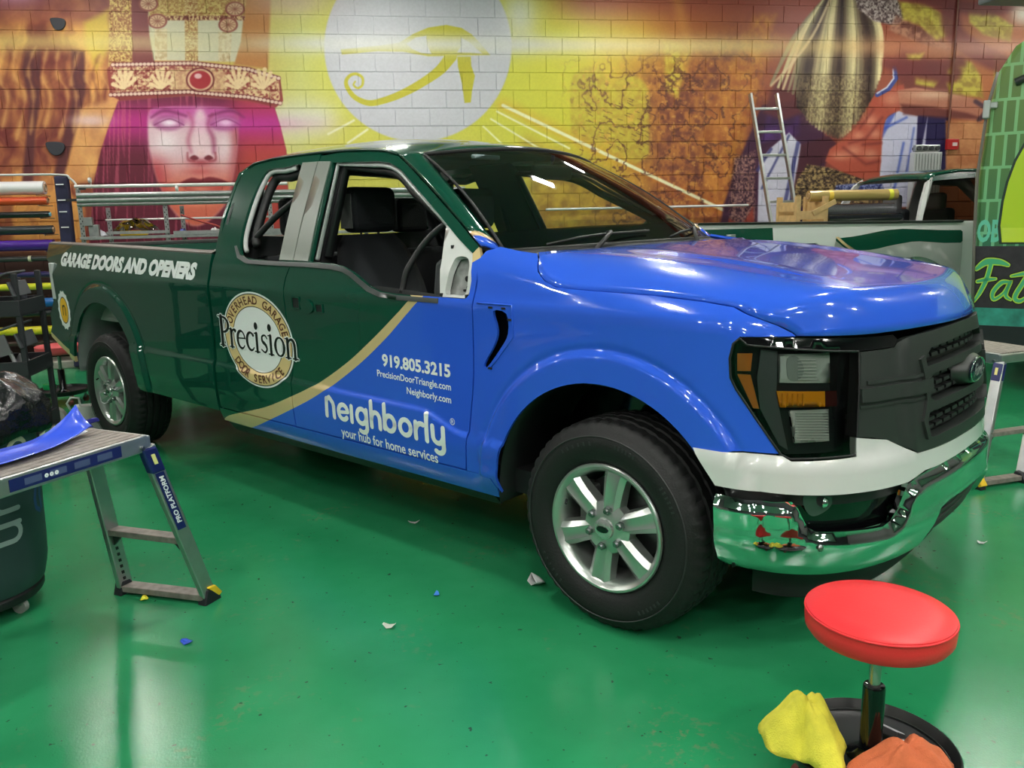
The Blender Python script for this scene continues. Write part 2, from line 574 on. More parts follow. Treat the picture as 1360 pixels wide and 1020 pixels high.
    for cx, s in ((215, 1), (316, -1), (165, 1), (350, -1)):
        for k in range(6):
            th = math.radians(100 + s * (k - 2.5) * 32)
            line([(cx, 118), (cx + 15 * math.cos(th), 112 - 20 * math.sin(th))], [2, 5.5], (244, 214, 160), .95, .8)
    ell(266, 106, 19, 16.5, (120, 30, 35), 1, .06); ell(266, 106, 17, 14.5, (236, 190, 150), 1, .06); ell(266, 106, 14, 12, (176, 34, 44), 1, .08); ell(263, 101, 5, 3.5, (240, 200, 200), .9, .3)
    # hair and face
    hair = [(157, 134), (250, 127), (330, 134), (364, 142), (372, 168), (380, 200), (386, 330), (118, 330), (124, 245), (134, 200), (146, 165)]
    fill(hair, (104, 26, 48), 1, 1.5)
    hm = mask(hair, 1.5)
    mix((196, 64, 54), hm * ss(290, 335, U) * .95)
    mix((192, 34, 132), hm * np.exp(-((V - 163) / 26) ** 2) * .95)
    n = fbm(U * .35, V * .012, 51, 3); mix((214, 96, 120), hm * ss(.56, .75, n) * .5 * ss(300, 240, U))
    face = spline([(198, 150), (214, 143), (262, 142), (310, 146), (316, 170), (314, 205), (308, 240), (296, 275), (262, 300), (232, 282), (214, 250), (203, 218), (197, 185)], 5, True)
    fill(face, (226, 190, 198), 1, 3)
    fmk = mask(face, 3)
    mix((222, 96, 66), fmk * ss(200, 258, V) * .9)
    mix((190, 52, 62), fmk * ss(236, 204, U) * ss(190, 232, V) * .85)
    mix((176, 52, 60), fmk * ss(296, 316, U) * .7)
    mix((204, 56, 158), fmk * ss(170, 146, V) * .8)
    glow(221, 188, 17, 15, (244, 228, 232), .95); glow(299, 192, 8, 16, (238, 216, 220), .8); glow(266, 158, 7, 14, (244, 214, 226), .8)
    for ex in (225, 300):
        s_ = 1 if ex < 260 else -1
        fill(spline([(ex - 22, 164), (ex - 10, 154), (ex + 8, 154), (ex + 20, 163), (ex + 8, 172), (ex - 12, 172)], 4, True), (150, 36, 112), .7, 4)
        line(spline([(ex - 24 * s_, 156), (ex - 6 * s_, 147), (ex + 22 * s_, 154)], 6), [2, 5, 3], (120, 24, 84), .7, 2.5)
        glow(ex, 163, 13, 5.5, (255, 246, 252), 1)
        line(spline([(ex - 20, 166), (ex, 158), (ex + 19, 166)], 6), 1.4, (110, 24, 80), .7, 1.2)
    fill(spline([(261, 150), (270, 150), (275, 180), (282, 203), (275, 212), (261, 212), (253, 202), (257, 180)], 4, True), (240, 208, 214), .8, 5)
    line(spline([(254, 202), (250, 186), (256, 164), (250, 150)], 6), [3, 5, 4, 2], (176, 56, 92), .55, 4); line(spline([(284, 202), (283, 184), (276, 166), (282, 152)], 6), [4, 6, 4, 2], (150, 40, 84), .65, 4)
    glow(267, 216, 16, 6, (170, 44, 56), .75)
    for nx in (258, 277): fill(spline([(nx - 6, 210), (nx, 206), (nx + 6, 210), (nx, 213)], 4, True), (110, 18, 34), .95, 1.5)
    line(spline([(249, 203), (250, 212), (258, 214)], 5), [2, 3, 2], (150, 36, 48), .7, 2); line(spline([(286, 203), (286, 212), (278, 214)], 5), [2, 3, 2], (150, 36, 48), .7, 2)
    glow(267, 204, 6, 4, (240, 200, 200), .8)
    glow(266, 228, 20, 5, (196, 60, 60), .6)
    fill(spline([(238, 244), (254, 236), (266, 238), (278, 235), (294, 238), (305, 244), (288, 246), (266, 244), (250, 247)], 3, True), (122, 22, 36), .95, 1.6)
    fill(spline([(241, 245), (266, 246), (301, 245), (288, 255), (266, 258), (250, 254)], 3, True), (196, 72, 60), .95, 2)
    glow(266, 251, 14, 2.5, (236, 150, 120), .7); glow(266, 268, 24, 6, (240, 160, 120), .7)
    # disc and eye
    ell(555, 62, 124.5, 126, (199, 200, 208), 1, .012)
    EY = (198, 190, 48)
    q = lambda P: [(400 + x / 2.957, y / 2.957) for x, y in P]
    fill(q([(155, 194), (300, 180), (385, 168), (440, 133), (500, 108), (570, 98), (630, 110), (670, 135), (705, 172), (742, 216), (600, 219), (500, 221), (400, 203), (300, 201), (160, 214)]), EY, 1, .8)
    fill(q([(413, 172), (450, 147), (492, 140), (494, 175), (512, 212), (470, 208), (435, 192)]), (199, 200, 208), 1, .8)
    fill(q([(628, 148), (660, 165), (690, 192), (712, 211), (660, 207), (612, 206), (628, 180)]), (199, 200, 208), 1, .8)
    fill(q([(613, 222), (666, 222), (668, 260), (682, 298), (670, 362), (666, 402), (642, 404), (632, 330), (616, 262)]), EY, 1, .8)
    sp = spline(q([(588, 222), (545, 275), (475, 325), (400, 366), (330, 393), (268, 405), (215, 385), (186, 352), (176, 322), (190, 298), (215, 290), (240, 305), (240, 334), (222, 346), (206, 334), (212, 320)]), 5)
    line(sp, list(np.interp(np.linspace(0, 1, len(sp)), [0, .12, .4, .62, 1], [16, 11, 6.5, 4, 2])), EY, 1, .7)
    # statues and rock
    R = [(850, 100), (1020, 40), (1010, 150), (990, 210), (965, 310), (860, 310), (850, 210)]
    tex(R, (116, 56, 44), (186, 112, 48), .16, .13, 61, .95, 2.4, 42)
    tex([(700, 190), (830, 240), (960, 300), (955, 330), (700, 330)], (140, 60, 30), (224, 150, 50), .1, .1, 66, .6, 2.4, 24)
    for cx, top, w, bot in ((784, 88, 26, 185), (836, 100, 26, 205)):
        P = [(cx - w, bot)] + arc(cx, top + w, w, w, 180, 360, 12) + [(cx + w, bot), (cx + w * .3, bot + 14)]
        tex(P, (182, 152, 46), (206, 192, 54), .2, .2, 63, .85, 1.8, 3)
    for k in range(60):
        x, y = 770 + g.random() * 90, 130 + g.random() * 70
        line([(x, y), (x + 3 + g.random() * 5, y + 1 + g.random() * 3)], 1.1, (110, 80, 40), .8, .6)
    tex([(940, 150), (968, 90), (1005, 20), (1030, 20), (1010, 110), (985, 190), (960, 285), (936, 285), (930, 190)], (172, 92, 40), (214, 138, 50), .16, .1, 64, .85, 2.2, 8)
    tex([(880, 55), (920, 60), (900, 130), (885, 120)], (190, 150, 40), (226, 214, 60), .2, .15, 65, .8, 3, 5)
    line([(900, 0), (912, 60), (908, 95)], 14, (220, 150, 60), .45, 8)
    # rays
    for a, b, w in (((668, 140), (1060, 326), 4.4), ((660, 148), (756, 197), 2.6), ((652, 158), (716, 197), 2.4), ((642, 168), (676, 200), 2.2), ((436, 178), (470, 160), 3), ((462, 190), (488, 172), 3)):
        if a[0] > 660: line([a, b], w, (240, 120, 20), .5, 16)
        line([a, b], w, (240, 240, 196), .95, 1.2)
    mk_ = mask([(760, 90), (1010, 60), (1000, 170), (960, 320), (800, 320), (770, 200)], 30)
    vein = np.abs(fbm(U * .05, V * .045, 111, 5) - .5) * 2
    mix((84, 40, 34), mk_ * ss(.10, .0, vein) * .75)
    mix((232, 170, 70), mk_ * ss(.62, .8, fbm(U * .2, V * .2, 117, 3)) * .5)
    # cloak
    fill([(1012, 140), (1075, 130), (1100, 190), (1090, 262), (1060, 330), (950, 330), (962, 270), (985, 205)], (66, 28, 58), 1, 2.5)
    tex([(975, 210), (1003, 200), (1003, 300), (970, 320), (968, 270)], (56, 26, 44), (176, 130, 112), .5, .4, 71, .85, 2.8, 3)
    tex([(1020, 150), (1062, 140), (1062, 180), (1010, 190)], (60, 28, 74), (96, 50, 150), .05, .05, 72, .8, 2, 4)
    fill([(1008, 215), (1024, 196), (1048, 176), (1064, 192), (1056, 300), (1040, 330), (1005, 330)], (204, 204, 222), 1, 1.5)
    for a, b, w in (((1060, 190), (1038, 290), 5), ((1024, 198), (1006, 226), 4), ((1048, 180), (1012, 250), 3), ((1056, 210), (1046, 300), 2.4)): line([a, b], w, (54, 56, 120), .8, 1.5)
    fill([(1064, 192), (1100, 180), (1116, 196), (1098, 215), (1080, 222), (1060, 260), (1054, 250)], (74, 30, 44), 1, 2)
    fill([(1196, 60), (1262, 92), (1290, 118), (1262, 140), (1200, 120), (1184, 96)], (112, 46, 44), .8, 8)
    fill([(1030, 108), (1062, 92), (1066, 150), (1040, 160), (1014, 150)], (96, 40, 44), .9, 4)
    # figure: torso, arm, cloth
    fill([(1218, 152), (1262, 152), (1262, 222), (1240, 260), (1205, 262)], (36, 26, 78), 1, 2)
    fill([(1176, 160), (1190, 146), (1219, 154), (1216, 210), (1210, 275), (1168, 275), (1168, 190)], (206, 206, 230), 1, 1.5)
    for a, b, w in (((1186, 150), (1170, 180), 7), ((1204, 156), (1172, 172), 3), ((1200, 190), (1186, 260), 3), ((1214, 170), (1204, 230), 2)): line([a, b], w, (50, 76, 190), .75, 2)
    fill([(1232, 155), (1228, 205), (1222, 205)], (214, 214, 236), .9, 1.5)
    T = [(1160, 128), (1180, 117), (1200, 112), (1203, 128), (1196, 146), (1176, 156), (1172, 180), (1170, 215), (1167, 242), (1130, 236), (1096, 214), (1102, 198), (1118, 186), (1140, 166)]
    fill(T, (184, 80, 58), 1, 1.8)
    for x, y, a, b in ((1184, 132, 12, 9), (1156, 160, 9, 8), (1162, 178, 8, 6), (1140, 180, 8, 6), (1134, 200, 10, 8), (1116, 207, 12, 6), (1156, 205, 9, 7)): glow(x, y, a, b, (228, 150, 118), .75)
    for pts in ([(1172, 156), (1150, 184), (1128, 190)], [(1170, 190), (1146, 192)], [(1168, 214), (1150, 218), (1120, 196)], [(1160, 145), (1142, 170)]): line(pts, 3, (120, 40, 40), .7, 3)
    A = [(1192, 120), (1216, 116), (1260, 124), (1308, 134), (1310, 158), (1290, 160), (1250, 154), (1214, 152), (1196, 148)]
    fill(A, (196, 122, 94), 1, 1.5)
    fill([(1196, 138), (1240, 142), (1285, 150), (1308, 158), (1250, 157), (1200, 152)], (110, 48, 44), .85, 3)
    glow(1240, 126, 36, 6, (240, 196, 160), .8)
    line([(1296, 135), (1312, 145), (1300, 160)], 6, (60, 40, 60), .8, 2)
    line([(1165, 126), (1180, 118), (1190, 104), (1188, 90)], 6, (60, 74, 150), 1, 1); line([(1165, 124), (1178, 116), (1187, 104), (1186, 92)], 2, (220, 220, 235), 1, 1)
    # headdress
    H_ = [(1118, -40), (1150, -30), (1162, 30), (1172, 92), (1162, 124), (1140, 160), (1112, 182), (1080, 166), (1058, 142), (1056, 98), (1078, 48)]
    tex(H_, (40, 24, 24), (112, 86, 58), .22, .14, 81, 1, 3, 1.5)
    hg = np.random.default_rng(77)
    top_ = np.array(spline([(1098, -6), (1120, -30), (1146, -20)], 12)); bot_ = np.array(spline([(1024, 112), (1058, 128), (1072, 158), (1096, 176), (1116, 182), (1136, 164), (1158, 128), (1170, 98)], 6))
    for k in range(54):
        f = (k + hg.random() * .8) / 54
        a_ = top_[int(f * (len(top_) - 1))]; c2 = bot_[int(f * (len(bot_) - 1))]
        bulge = (f - .45) * 46 if f > .12 else -10
        mid = (a_ + c2) / 2 + [bulge * .55, -4 + hg.normal() * 3]
        band = math.sin(f * 21) * .5 + .5
        tone = np.array((52, 32, 28)) * (1 - band) + np.array((222, 208, 150)) * band
        tone = tone * (.75 + .35 * hg.random())
        line(spline([tuple(a_), tuple(mid), tuple(c2)], 8), [1.5, 4.5, 5, 3], tuple(np.clip(tone, 0, 255)), .8, 1.4)
    tex([(1062, 100), (1150, 100), (1150, 150), (1116, 184), (1070, 160)], (70, 50, 36), (190, 172, 112), .5, .35, 83, .45, 2.6, 10)
    line(spline([(1102, 0), (1080, 46), (1052, 84), (1024, 114)], 6), [3, 4, 3], (224, 196, 150), .8, 1.5)
    tex([(1128, -30), (1180, -20), (1206, 22), (1190, 34), (1160, 28), (1140, 12)], (76, 56, 56), (196, 180, 172), .45, .4, 85, 1, 2.6, 2)
    tex([(1190, 20), (1250, 50), (1262, 66), (1235, 62), (1180, 40)], (110, 60, 50), (196, 140, 110), .15, .15, 86, .8, 3, 3)
    # coils over yellow masonry
    for P in ([(1194, 2), (1230, 4), (1266, 28), (1262, 46), (1244, 54), (1222, 34), (1200, 26)], [(1286, 14), (1312, 12), (1346, 34), (1342, 56), (1306, 46), (1288, 30)], [(1262, 76), (1290, 82), (1302, 100), (1306, 130), (1262, 124), (1256, 108)], [(1204, 72), (1228, 70), (1222, 80), (1206, 80)], [(1214, 100), (1250, 104), (1240, 116), (1216, 112)], [(1320, 70), (1350, 80), (1350, 120), (1320, 120)]):
        tex(P, (170, 140, 50), (216, 198, 70), .16, .16, 91, 1, 2.6, 3)
    for P, w in (([(1200, -10), (1270, 8), (1330, 10), (1370, -10)], 18), ([(1262, 20), (1272, 50), (1320, 80), (1400, 110)], 26), ([(1180, 84), (1230, 88), (1275, 82)], 16), ([(1200, 95), (1258, 104), (1270, 96)], 14)):
        line(spline(P, 6), w, (122, 50, 50), .85, 5)
    tex([(1256, 160), (1310, 162), (1306, 235), (1256, 230)], (190, 116, 70), (222, 156, 100), .08, .08, 93, 1, 2, 2)
    # belt
    tex([(1072, 218), (1100, 222), (1140, 236), (1170, 242), (1182, 275), (1050, 275), (1058, 240)], (50, 34, 30), (176, 148, 92), .4, .45, 95, 1, 2.6, 1.5)
    tex([(1110, 246), (1170, 240), (1178, 262), (1108, 262)], (40, 50, 110), (150, 160, 210), .6, .5, 96, 1, 2.8, 1.5)
    fill([(985, 300), (1000, 275), (1005, 330), (960, 330), (968, 290)], (170, 66, 50), .9, 2)
    # glow beam across the wall
    yc = 59 + .006 * (U - 600)
    bm_ = np.exp(-((V - yc) / 13) ** 2)
    bc = [(-300, (240, 210, 120), .5), (100, (244, 226, 130), .6), (330, (226, 222, 190), .45), (420, (226, 226, 224), .85), (690, (222, 222, 214), .9), (800, (228, 216, 160), .85), (960, (240, 214, 140), .8), (1100, (232, 200, 120), .5), (1200, (228, 150, 110), .6), (1330, (240, 190, 170), .7)]
    bx = [b[0] for b in bc]
    colr = np.stack([np.interp(U, bx, [b[1][k] / 255 for b in bc]) for k in range(3)], -1)
    mix(colr, bm_ * np.interp(U, bx, [b[2] for b in bc]))
    glow(385, 0, 60, 22, (232, 190, 190), .6); glow(690, 20, 26, 40, (228, 228, 230), .8); glow(1358, 18, 16, 16, (255, 245, 225), 1)
    glow(330, 165, 80, 10, (220, 60, 190), .35); glow(120, 160, 26, 8, (236, 210, 226), .7)
    mix((60, 38, 34), ss(316, 372, V) * .92)  # lower wall painted dark so less orange reflects under the truck
    gy = I.mean(2, keepdims=True); I[:] = (I * .9 + gy * .1) * .95
    I[:] = np.clip(I * (.97 + .06 * fbm(U * .5, V * .5, 99, 2))[..., None], 0, 1)
    im = bpy.data.images.new('mural_print', W, H)
    im.colorspace_settings.name = 'sRGB'
    px = np.ones((H, W, 4), np.float32); px[..., :3] = I
    im.pixels.foreach_set(px.ravel())
    im.update(); im.pack()
    return im

def mural_material():
    M = bpy.data.materials.new('mural_print_on_block')
    M.use_nodes = True
    nt = M.node_tree; b = nt.nodes['Principled BSDF']
    geo = nt.nodes.new('ShaderNodeNewGeometry')
    sp = nt.nodes.new('ShaderNodeSeparateXYZ'); nt.links.new(geo.outputs['Position'], sp.inputs[0])
    cb = nt.nodes.new('ShaderNodeCombineXYZ')
    for i, (ax, lo, hi) in enumerate((('X', MX0, MX1), ('Z', MZ0, MZ1))):
        mr = nt.nodes.new('ShaderNodeMapRange'); mr.clamp = False
        mr.inputs['From Min'].default_value = lo; mr.inputs['From Max'].default_value = hi
        nt.links.new(sp.outputs[ax], mr.inputs['Value']); nt.links.new(mr.outputs[0], cb.inputs[i])
    ti = nt.nodes.new('ShaderNodeTexImage'); ti.image = make_mural(); ti.extension = 'EXTEND'
    nt.links.new(cb.outputs[0], ti.inputs['Vector'])
    nt.links.new(ti.outputs['Color'], b.inputs['Base Color'])
    b.inputs['Roughness'].default_value = 0.5
    b.inputs['Specular IOR Level'].default_value = 0.35
    nz = nt.nodes.new('ShaderNodeTexNoise'); nz.inputs['Scale'].default_value = 90; nz.inputs['Detail'].default_value = 3
    nt.links.new(geo.outputs['Position'], nz.inputs['Vector'])
    bp = nt.nodes.new('ShaderNodeBump'); bp.inputs['Strength'].default_value = .25; bp.inputs['Distance'].default_value = .004
    nt.links.new(nz.outputs['Fac'], bp.inputs['Height']); nt.links.new(bp.outputs['Normal'], b.inputs['Normal'])
    return M

# ------------------------------------------------------------------ the room
RX0, RX1, RY0 = -7.0, 11.5, -7.0
MURAL = mural_material()
def make_room():
    # floor
    M = bpy.data.materials.new('green_epoxy'); M.use_nodes = True
    nt = M.node_tree; b = nt.nodes['Principled BSDF']
    geo = nt.nodes.new('ShaderNodeNewGeometry')
    def noise(sc, det=5, rough=.6, dist=0.0):
        n = nt.nodes.new('ShaderNodeTexNoise'); n.inputs['Scale'].default_value = sc; n.inputs['Detail'].default_value = det
        n.inputs['Roughness'].default_value = rough; n.inputs['Distortion'].default_value = dist
        nt.links.new(geo.outputs['Position'], n.inputs['Vector']); return n
    def ramp(src, p0, p1, c0=(0, 0, 0, 1), c1=(1, 1, 1, 1)):
        r = nt.nodes.new('ShaderNodeValToRGB'); r.color_ramp.elements[0].position = p0; r.color_ramp.elements[1].position = p1
        r.color_ramp.elements[0].color = c0; r.color_ramp.elements[1].color = c1
        nt.links.new(src, r.inputs['Fac']); return r
    def mixc(f, a, bb):
        x = nt.nodes.new('ShaderNodeMix'); x.data_type = 'RGBA'
        nt.links.new(f, x.inputs['Factor'])
        for s, i in ((a, 6), (bb, 7)):
            if isinstance(s, tuple): x.inputs[i].default_value = s
            else: nt.links.new(s, x.inputs[i])
        return x.outputs[2]
    base = ramp(noise(.8).outputs['Fac'], .3, .75, lin(28, 124, 76), lin(54, 148, 100)).outputs['Color']
    grime = ramp(noise(1.6, 8, .7, .6).outputs['Fac'], .55, .70).outputs['Color']
    fine = ramp(noise(26, 6, .7).outputs['Fac'], .52, .60).outputs['Color']
    mul = nt.nodes.new('ShaderNodeMath'); mul.operation = 'MULTIPLY'
    nt.links.new(grime, mul.inputs[0]); nt.links.new(fine, mul.inputs[1])
    m2 = nt.nodes.new('ShaderNodeMath'); m2.operation = 'MULTIPLY'; m2.inputs[1].default_value = .7
    nt.links.new(mul.outputs[0], m2.inputs[0])
    c1 = mixc(m2.outputs[0], base, lin(112, 112, 84))
    chips = ramp(noise(38, 2, .5).outputs['Fac'], .70, .735).outputs['Color']
    c2 = mixc(chips, c1, lin(44, 80, 58))
    nt.links.new(c2, b.inputs['Base Color'])
    rr_ = ramp(noise(3.0, 6).outputs['Fac'], .3, .75, (.12, .12, .12, 1), (.23, .23, .23, 1))
    nt.links.new(rr_.outputs['Color'], b.inputs['Roughness'])
    bp = nt.nodes.new('ShaderNodeBump'); bp.inputs['Strength'].default_value = .4; bp.inputs['Distance'].default_value = .0013
    nt.links.new(noise(130, 3).outputs['Fac'], bp.inputs['Height']); nt.links.new(bp.outputs['Normal'], b.inputs['Normal'])
    fl = MB().box(((RX0 + RX1) / 2, (RY0 + WALL_Y) / 2 + .1, -.05), (RX1 - RX0, WALL_Y - RY0 + .2, .1)).build('floor', M)
    tag(fl, 'glossy green epoxy workshop floor with scuffs and worn patches', 'floor', kind='structure')
    # back wall: recessed joint bed + individual blocks
    wall = MB().box(((RX0 + RX1) / 2, WALL_Y + .108, CEIL_Z / 2), (RX1 - RX0, .2, CEIL_Z)).build('wall_back', MURAL)
    tag(wall, 'painted concrete block wall printed with a bright ancient Egyptian mural', 'wall', kind='structure')
    bw, bh, gap = .4064, .2032, .012
    def blockmesh(w):
        q = MB(); hw, hh, be = (w - .005) / 2, (bh - .010) / 2, .003
        V = [(-hw, .010, -hh), (hw, .010, -hh), (hw, .010, hh), (-hw, .010, hh), (-hw + be, 0, -hh + be), (hw - be, 0, -hh + be), (hw - be, 0, hh - be), (-hw + be, 0, hh - be)]
        q.add(V, [(4, 5, 6, 7), (0, 1, 5, 4), (1, 2, 6, 5), (2, 3, 7, 6), (3, 0, 4, 7)])
        return q
    mb = blockmesh(bw)
    me = None
    z0 = 3.6193 % bh
    blocks = []
    for j in range(int(CEIL_Z / bh) + 1):
        zc = z0 - bh / 2 + j * bh
        if zc < bh * .4 or zc > CEIL_Z - bh * .4: continue
        off = .1 + (bw / 2 if j % 2 else 0)
        for i in range(int((RX1 - RX0) / bw) + 1):
            xc = RX0 + off + i * bw
            if xc - bw / 2 < RX0 or xc + bw / 2 > RX1: continue
            d = Vector((xc, WALL_Y, zc - CAM_Z)); dep = d.dot(CF)
            px, py = 680 + FPX * d.dot(CR) / dep, 510 - FPX * d.dot(CU) / dep
            vis = -10 < px < 1370 and -8 < py < 310
            hid = (330 < px < 900 and py > 200 + max(0, px - 760) * .75) or px > 1318 or (py > 262 and px < 330) or (py > 285)
            blocks.append((0 if vis and not hid else 1, px, xc, zc))
    front = [b_ for b_ in blocks if b_[0] == 0]
    front.sort(key=lambda b_: b_[1])
    solo = front[:300]
    rest = front[300:] + [b_ for b_ in blocks if b_[0] == 1]
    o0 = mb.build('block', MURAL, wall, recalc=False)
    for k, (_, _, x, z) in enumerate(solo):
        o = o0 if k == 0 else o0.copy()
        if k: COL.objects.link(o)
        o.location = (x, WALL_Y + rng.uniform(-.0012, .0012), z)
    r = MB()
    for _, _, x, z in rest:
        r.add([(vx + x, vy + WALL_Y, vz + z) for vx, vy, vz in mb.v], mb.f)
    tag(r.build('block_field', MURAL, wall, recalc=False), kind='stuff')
    # other walls, ceiling
    wm = mat('shop_wall_paint', (120, 120, 118), .6, noise=.05, nscale=2)
    dm = mat('shop_wall_dark', (40, 43, 46), .6, noise=.1, nscale=2)
    tag(MB().box((RX0 - .1, (RY0 + WALL_Y) / 2, CEIL_Z / 2), (.2, WALL_Y - RY0, CEIL_Z)).build('wall_left', wm), 'plain pale painted side wall beside the vinyl racks', 'wall', kind='structure')
    tag(MB().box((RX1 + .1, (RY0 + WALL_Y) / 2, CEIL_Z / 2), (.2, WALL_Y - RY0, CEIL_Z)).build('wall_right', wm), 'plain pale painted side wall beyond the van', 'wall', kind='structure')
    tag(MB().box(((RX0 + RX1) / 2, RY0 - .1, CEIL_Z / 2), (RX1 - RX0, .2, CEIL_Z)).build('wall_front', dm), 'dark grey wall facing the mural', 'wall', kind='structure')
    tag(MB().box(((RX0 + RX1) / 2, (RY0 + WALL_Y) / 2, CEIL_Z + .1), (RX1 - RX0, WALL_Y - RY0 + .2, .2)).build('ceiling', mat('ceiling_paint', (165, 167, 168), .8)), 'grey painted workshop ceiling', 'ceiling', kind='structure')
    # strip lamps
    em = mat('lamp_diffuser', (255, 252, 245), .4, emit=LAMP)
    hm = mat('lamp_housing', (225, 225, 225), .4)
    k = 0
    for y, xs in ((8.9, (-5.6, -2.85, 0.2, 3.2, 6.2, 9.2)), (6.2, (-4.6, -1.2, 2.2, 5.6, 9.0)), (3.2, (-4.0, -0.4, 3.2, 6.8)), (0.2, (-4.4, -2.2, 0.0, 2.2, 4.4, 6.6)), (-2.2, (-4.0, -1.6, 0.8, 3.2, 5.6)), (-4.6, (-3.0, 0.0, 3.0, 6.0))):  # front rows hold extra lamps, added to brighten the truck's near side
        for x in xs:
            t = empty('strip_lamp', (x, y, CEIL_Z - .55), 0, 'white LED strip lamp hanging out of view under the workshop ceiling', 'lamp', 'ceiling strip lamps')
            MB().box((0, 0, .03), (.44, .26, .06)).build('housing', hm, t, bevel=.008)
            MB().box((0, 0, -.008), (.34, .18, .014)).build('diffuser', em, t, bevel=.004)
            for sx in (-.18, .18): MB().cyl((sx, 0, .05), (sx, 0, .55), .004, 6).build('hanging_wire', hm, t)
            k += 1
make_room()
# ------------------------------------------------------------------ body surface of the pickup (local frame: x forward, y to its left, z up, origin under the front axle)
_pl = np.array([(0.945, 0), (0.940, .2), (0.925, .4), (.895, .58), (.845, .72), (.765, .84), (.66, .92), (.53, .967), (.40, .985), (.2, .993), (-.2, .997), (-.65, .998), (-1.5, .998), (-2.6, .998), (-3.6, .996), (-4.2, .992), (-4.8, .982), (-5.4, .962)])
def _smooth(P, n=1600, win=.10):
    s = np.concatenate([[0], np.cumsum(np.hypot(*np.diff(P, axis=0).T))])
    S = np.linspace(0, s[-1], n); X = np.interp(S, s, P[:, 0]); Y = np.interp(S, s, P[:, 1])
    k = int(win / (S[1] - S[0])); w = np.hanning(2 * k + 1); w /= w.sum()
    def f(a, odd):
        l = (2 * a[0] - a[1:k + 1][::-1]) if odd else a[1:k + 1][::-1]
        r = 2 * a[-1] - a[-k - 1:-1][::-1]
        return np.convolve(np.concatenate([l, a, r]), w, 'valid')
    X = f(X, False); Y = f(Y, True)
    s = np.concatenate([[0], np.cumsum(np.hypot(np.diff(X), np.diff(Y)))])
    return s, X, Y
PU, PX, PWD = _smooth(_pl)
# re-seat the nose on a rounder plan curve, keeping the design coordinate u along the old one
_CX, _CY = 1.6618, -3.3332
_np = np.array([(0.948, 0), (0.934, .2), (0.890, .4), (.842, .58), (.782, .72), (.700, .845), (.605, .922), (.50, .966), (.38, .986), (.2, .993), (-.2, .997), (-.65, .998)])
_ns, _nX, _nW = _smooth(_np, 1200, .17)
RHO = np.ones_like(PU)
def _reseat():
    ang = np.arctan2(-_nW - _CY, _nX - _CX)
    o = np.argsort(ang)
    X, Wd = PX.copy(), PWD.copy()
    for i in range(len(PU)):
        if PX[i] < .36: break
        a = math.atan2(-PWD[i] - _CY, PX[i] - _CX)
        nx_, nw_ = np.interp(a, ang[o], _nX[o]), np.interp(a, ang[o], _nW[o])
        RHO[i] = math.hypot(nx_ - _CX, -nw_ - _CY) / math.hypot(PX[i] - _CX, -PWD[i] - _CY)
        X[i], Wd[i] = nx_, nw_
    k = np.hanning(25); k /= k.sum()
    def sm(a, odd):
        l = (2 * a[0] - a[1:13][::-1]) if odd else a[1:13][::-1]
        return np.convolve(np.concatenate([l, a, 2 * a[-1] - a[-13:-1][::-1]]), k, 'valid')
    Wd = Wd - Wd[0] * np.exp(-PU / .15)
    return sm(X, False), sm(Wd, True), sm(RHO, False)
PX0 = PX.copy()
PX, PWD, RHO = _reseat()
_tx = np.gradient(PX, PU); _tw = np.gradient(PWD, PU)
_tl = np.hypot(_tx, _tw); _tx = _tx / _tl; _tw = _tw / _tl
def _is(z, P, h=.02):
    z = np.asarray(z, float); P = np.asarray(P); r = 0
    for o, w in ((-1, .25), (0, .5), (1, .25)): r = r + w * np.interp(z + o * h, P[:, 0], P[:, 1])
    return r
def sst(a, b, x):
    t = np.clip((np.asarray(x, float) - a) / (b - a), 0, 1); return t * t * (3 - 2 * t)
def u_of_x(x): return np.interp(-np.asarray(x, float), -PX, PU)
ARF = (-.03, .43, .50)       # front wheel opening x, z, r
ARR = (-4.21, .505, .505)    # rear
def crease_z(x): return np.interp(x, [-5.3, -2.7, -1.6, -.95, -.75, -.4], [.745, .738, .716, .705, .635, .628])
SIDE_Z = [(.30, .12), (.38, .052), (.43, .028), (.475, .016), (.50, .012), (.56, .013)]
FRONT_Z = [(.3, .10), (.36, .06), (.42, .03), (.5, .0), (.62, .0), (.8, .018), (1.0, .045), (1.12, .07), (1.2, .11), (1.3, .16)]
def fender_top(x): return np.interp(x, [-.66, -.40, -.34, -.27, -.2, .16, .45, .59, .66, .8], [1.40, 1.375, 1.31, 1.268, 1.256, 1.247, 1.222, 1.188, 1.145, 1.13])
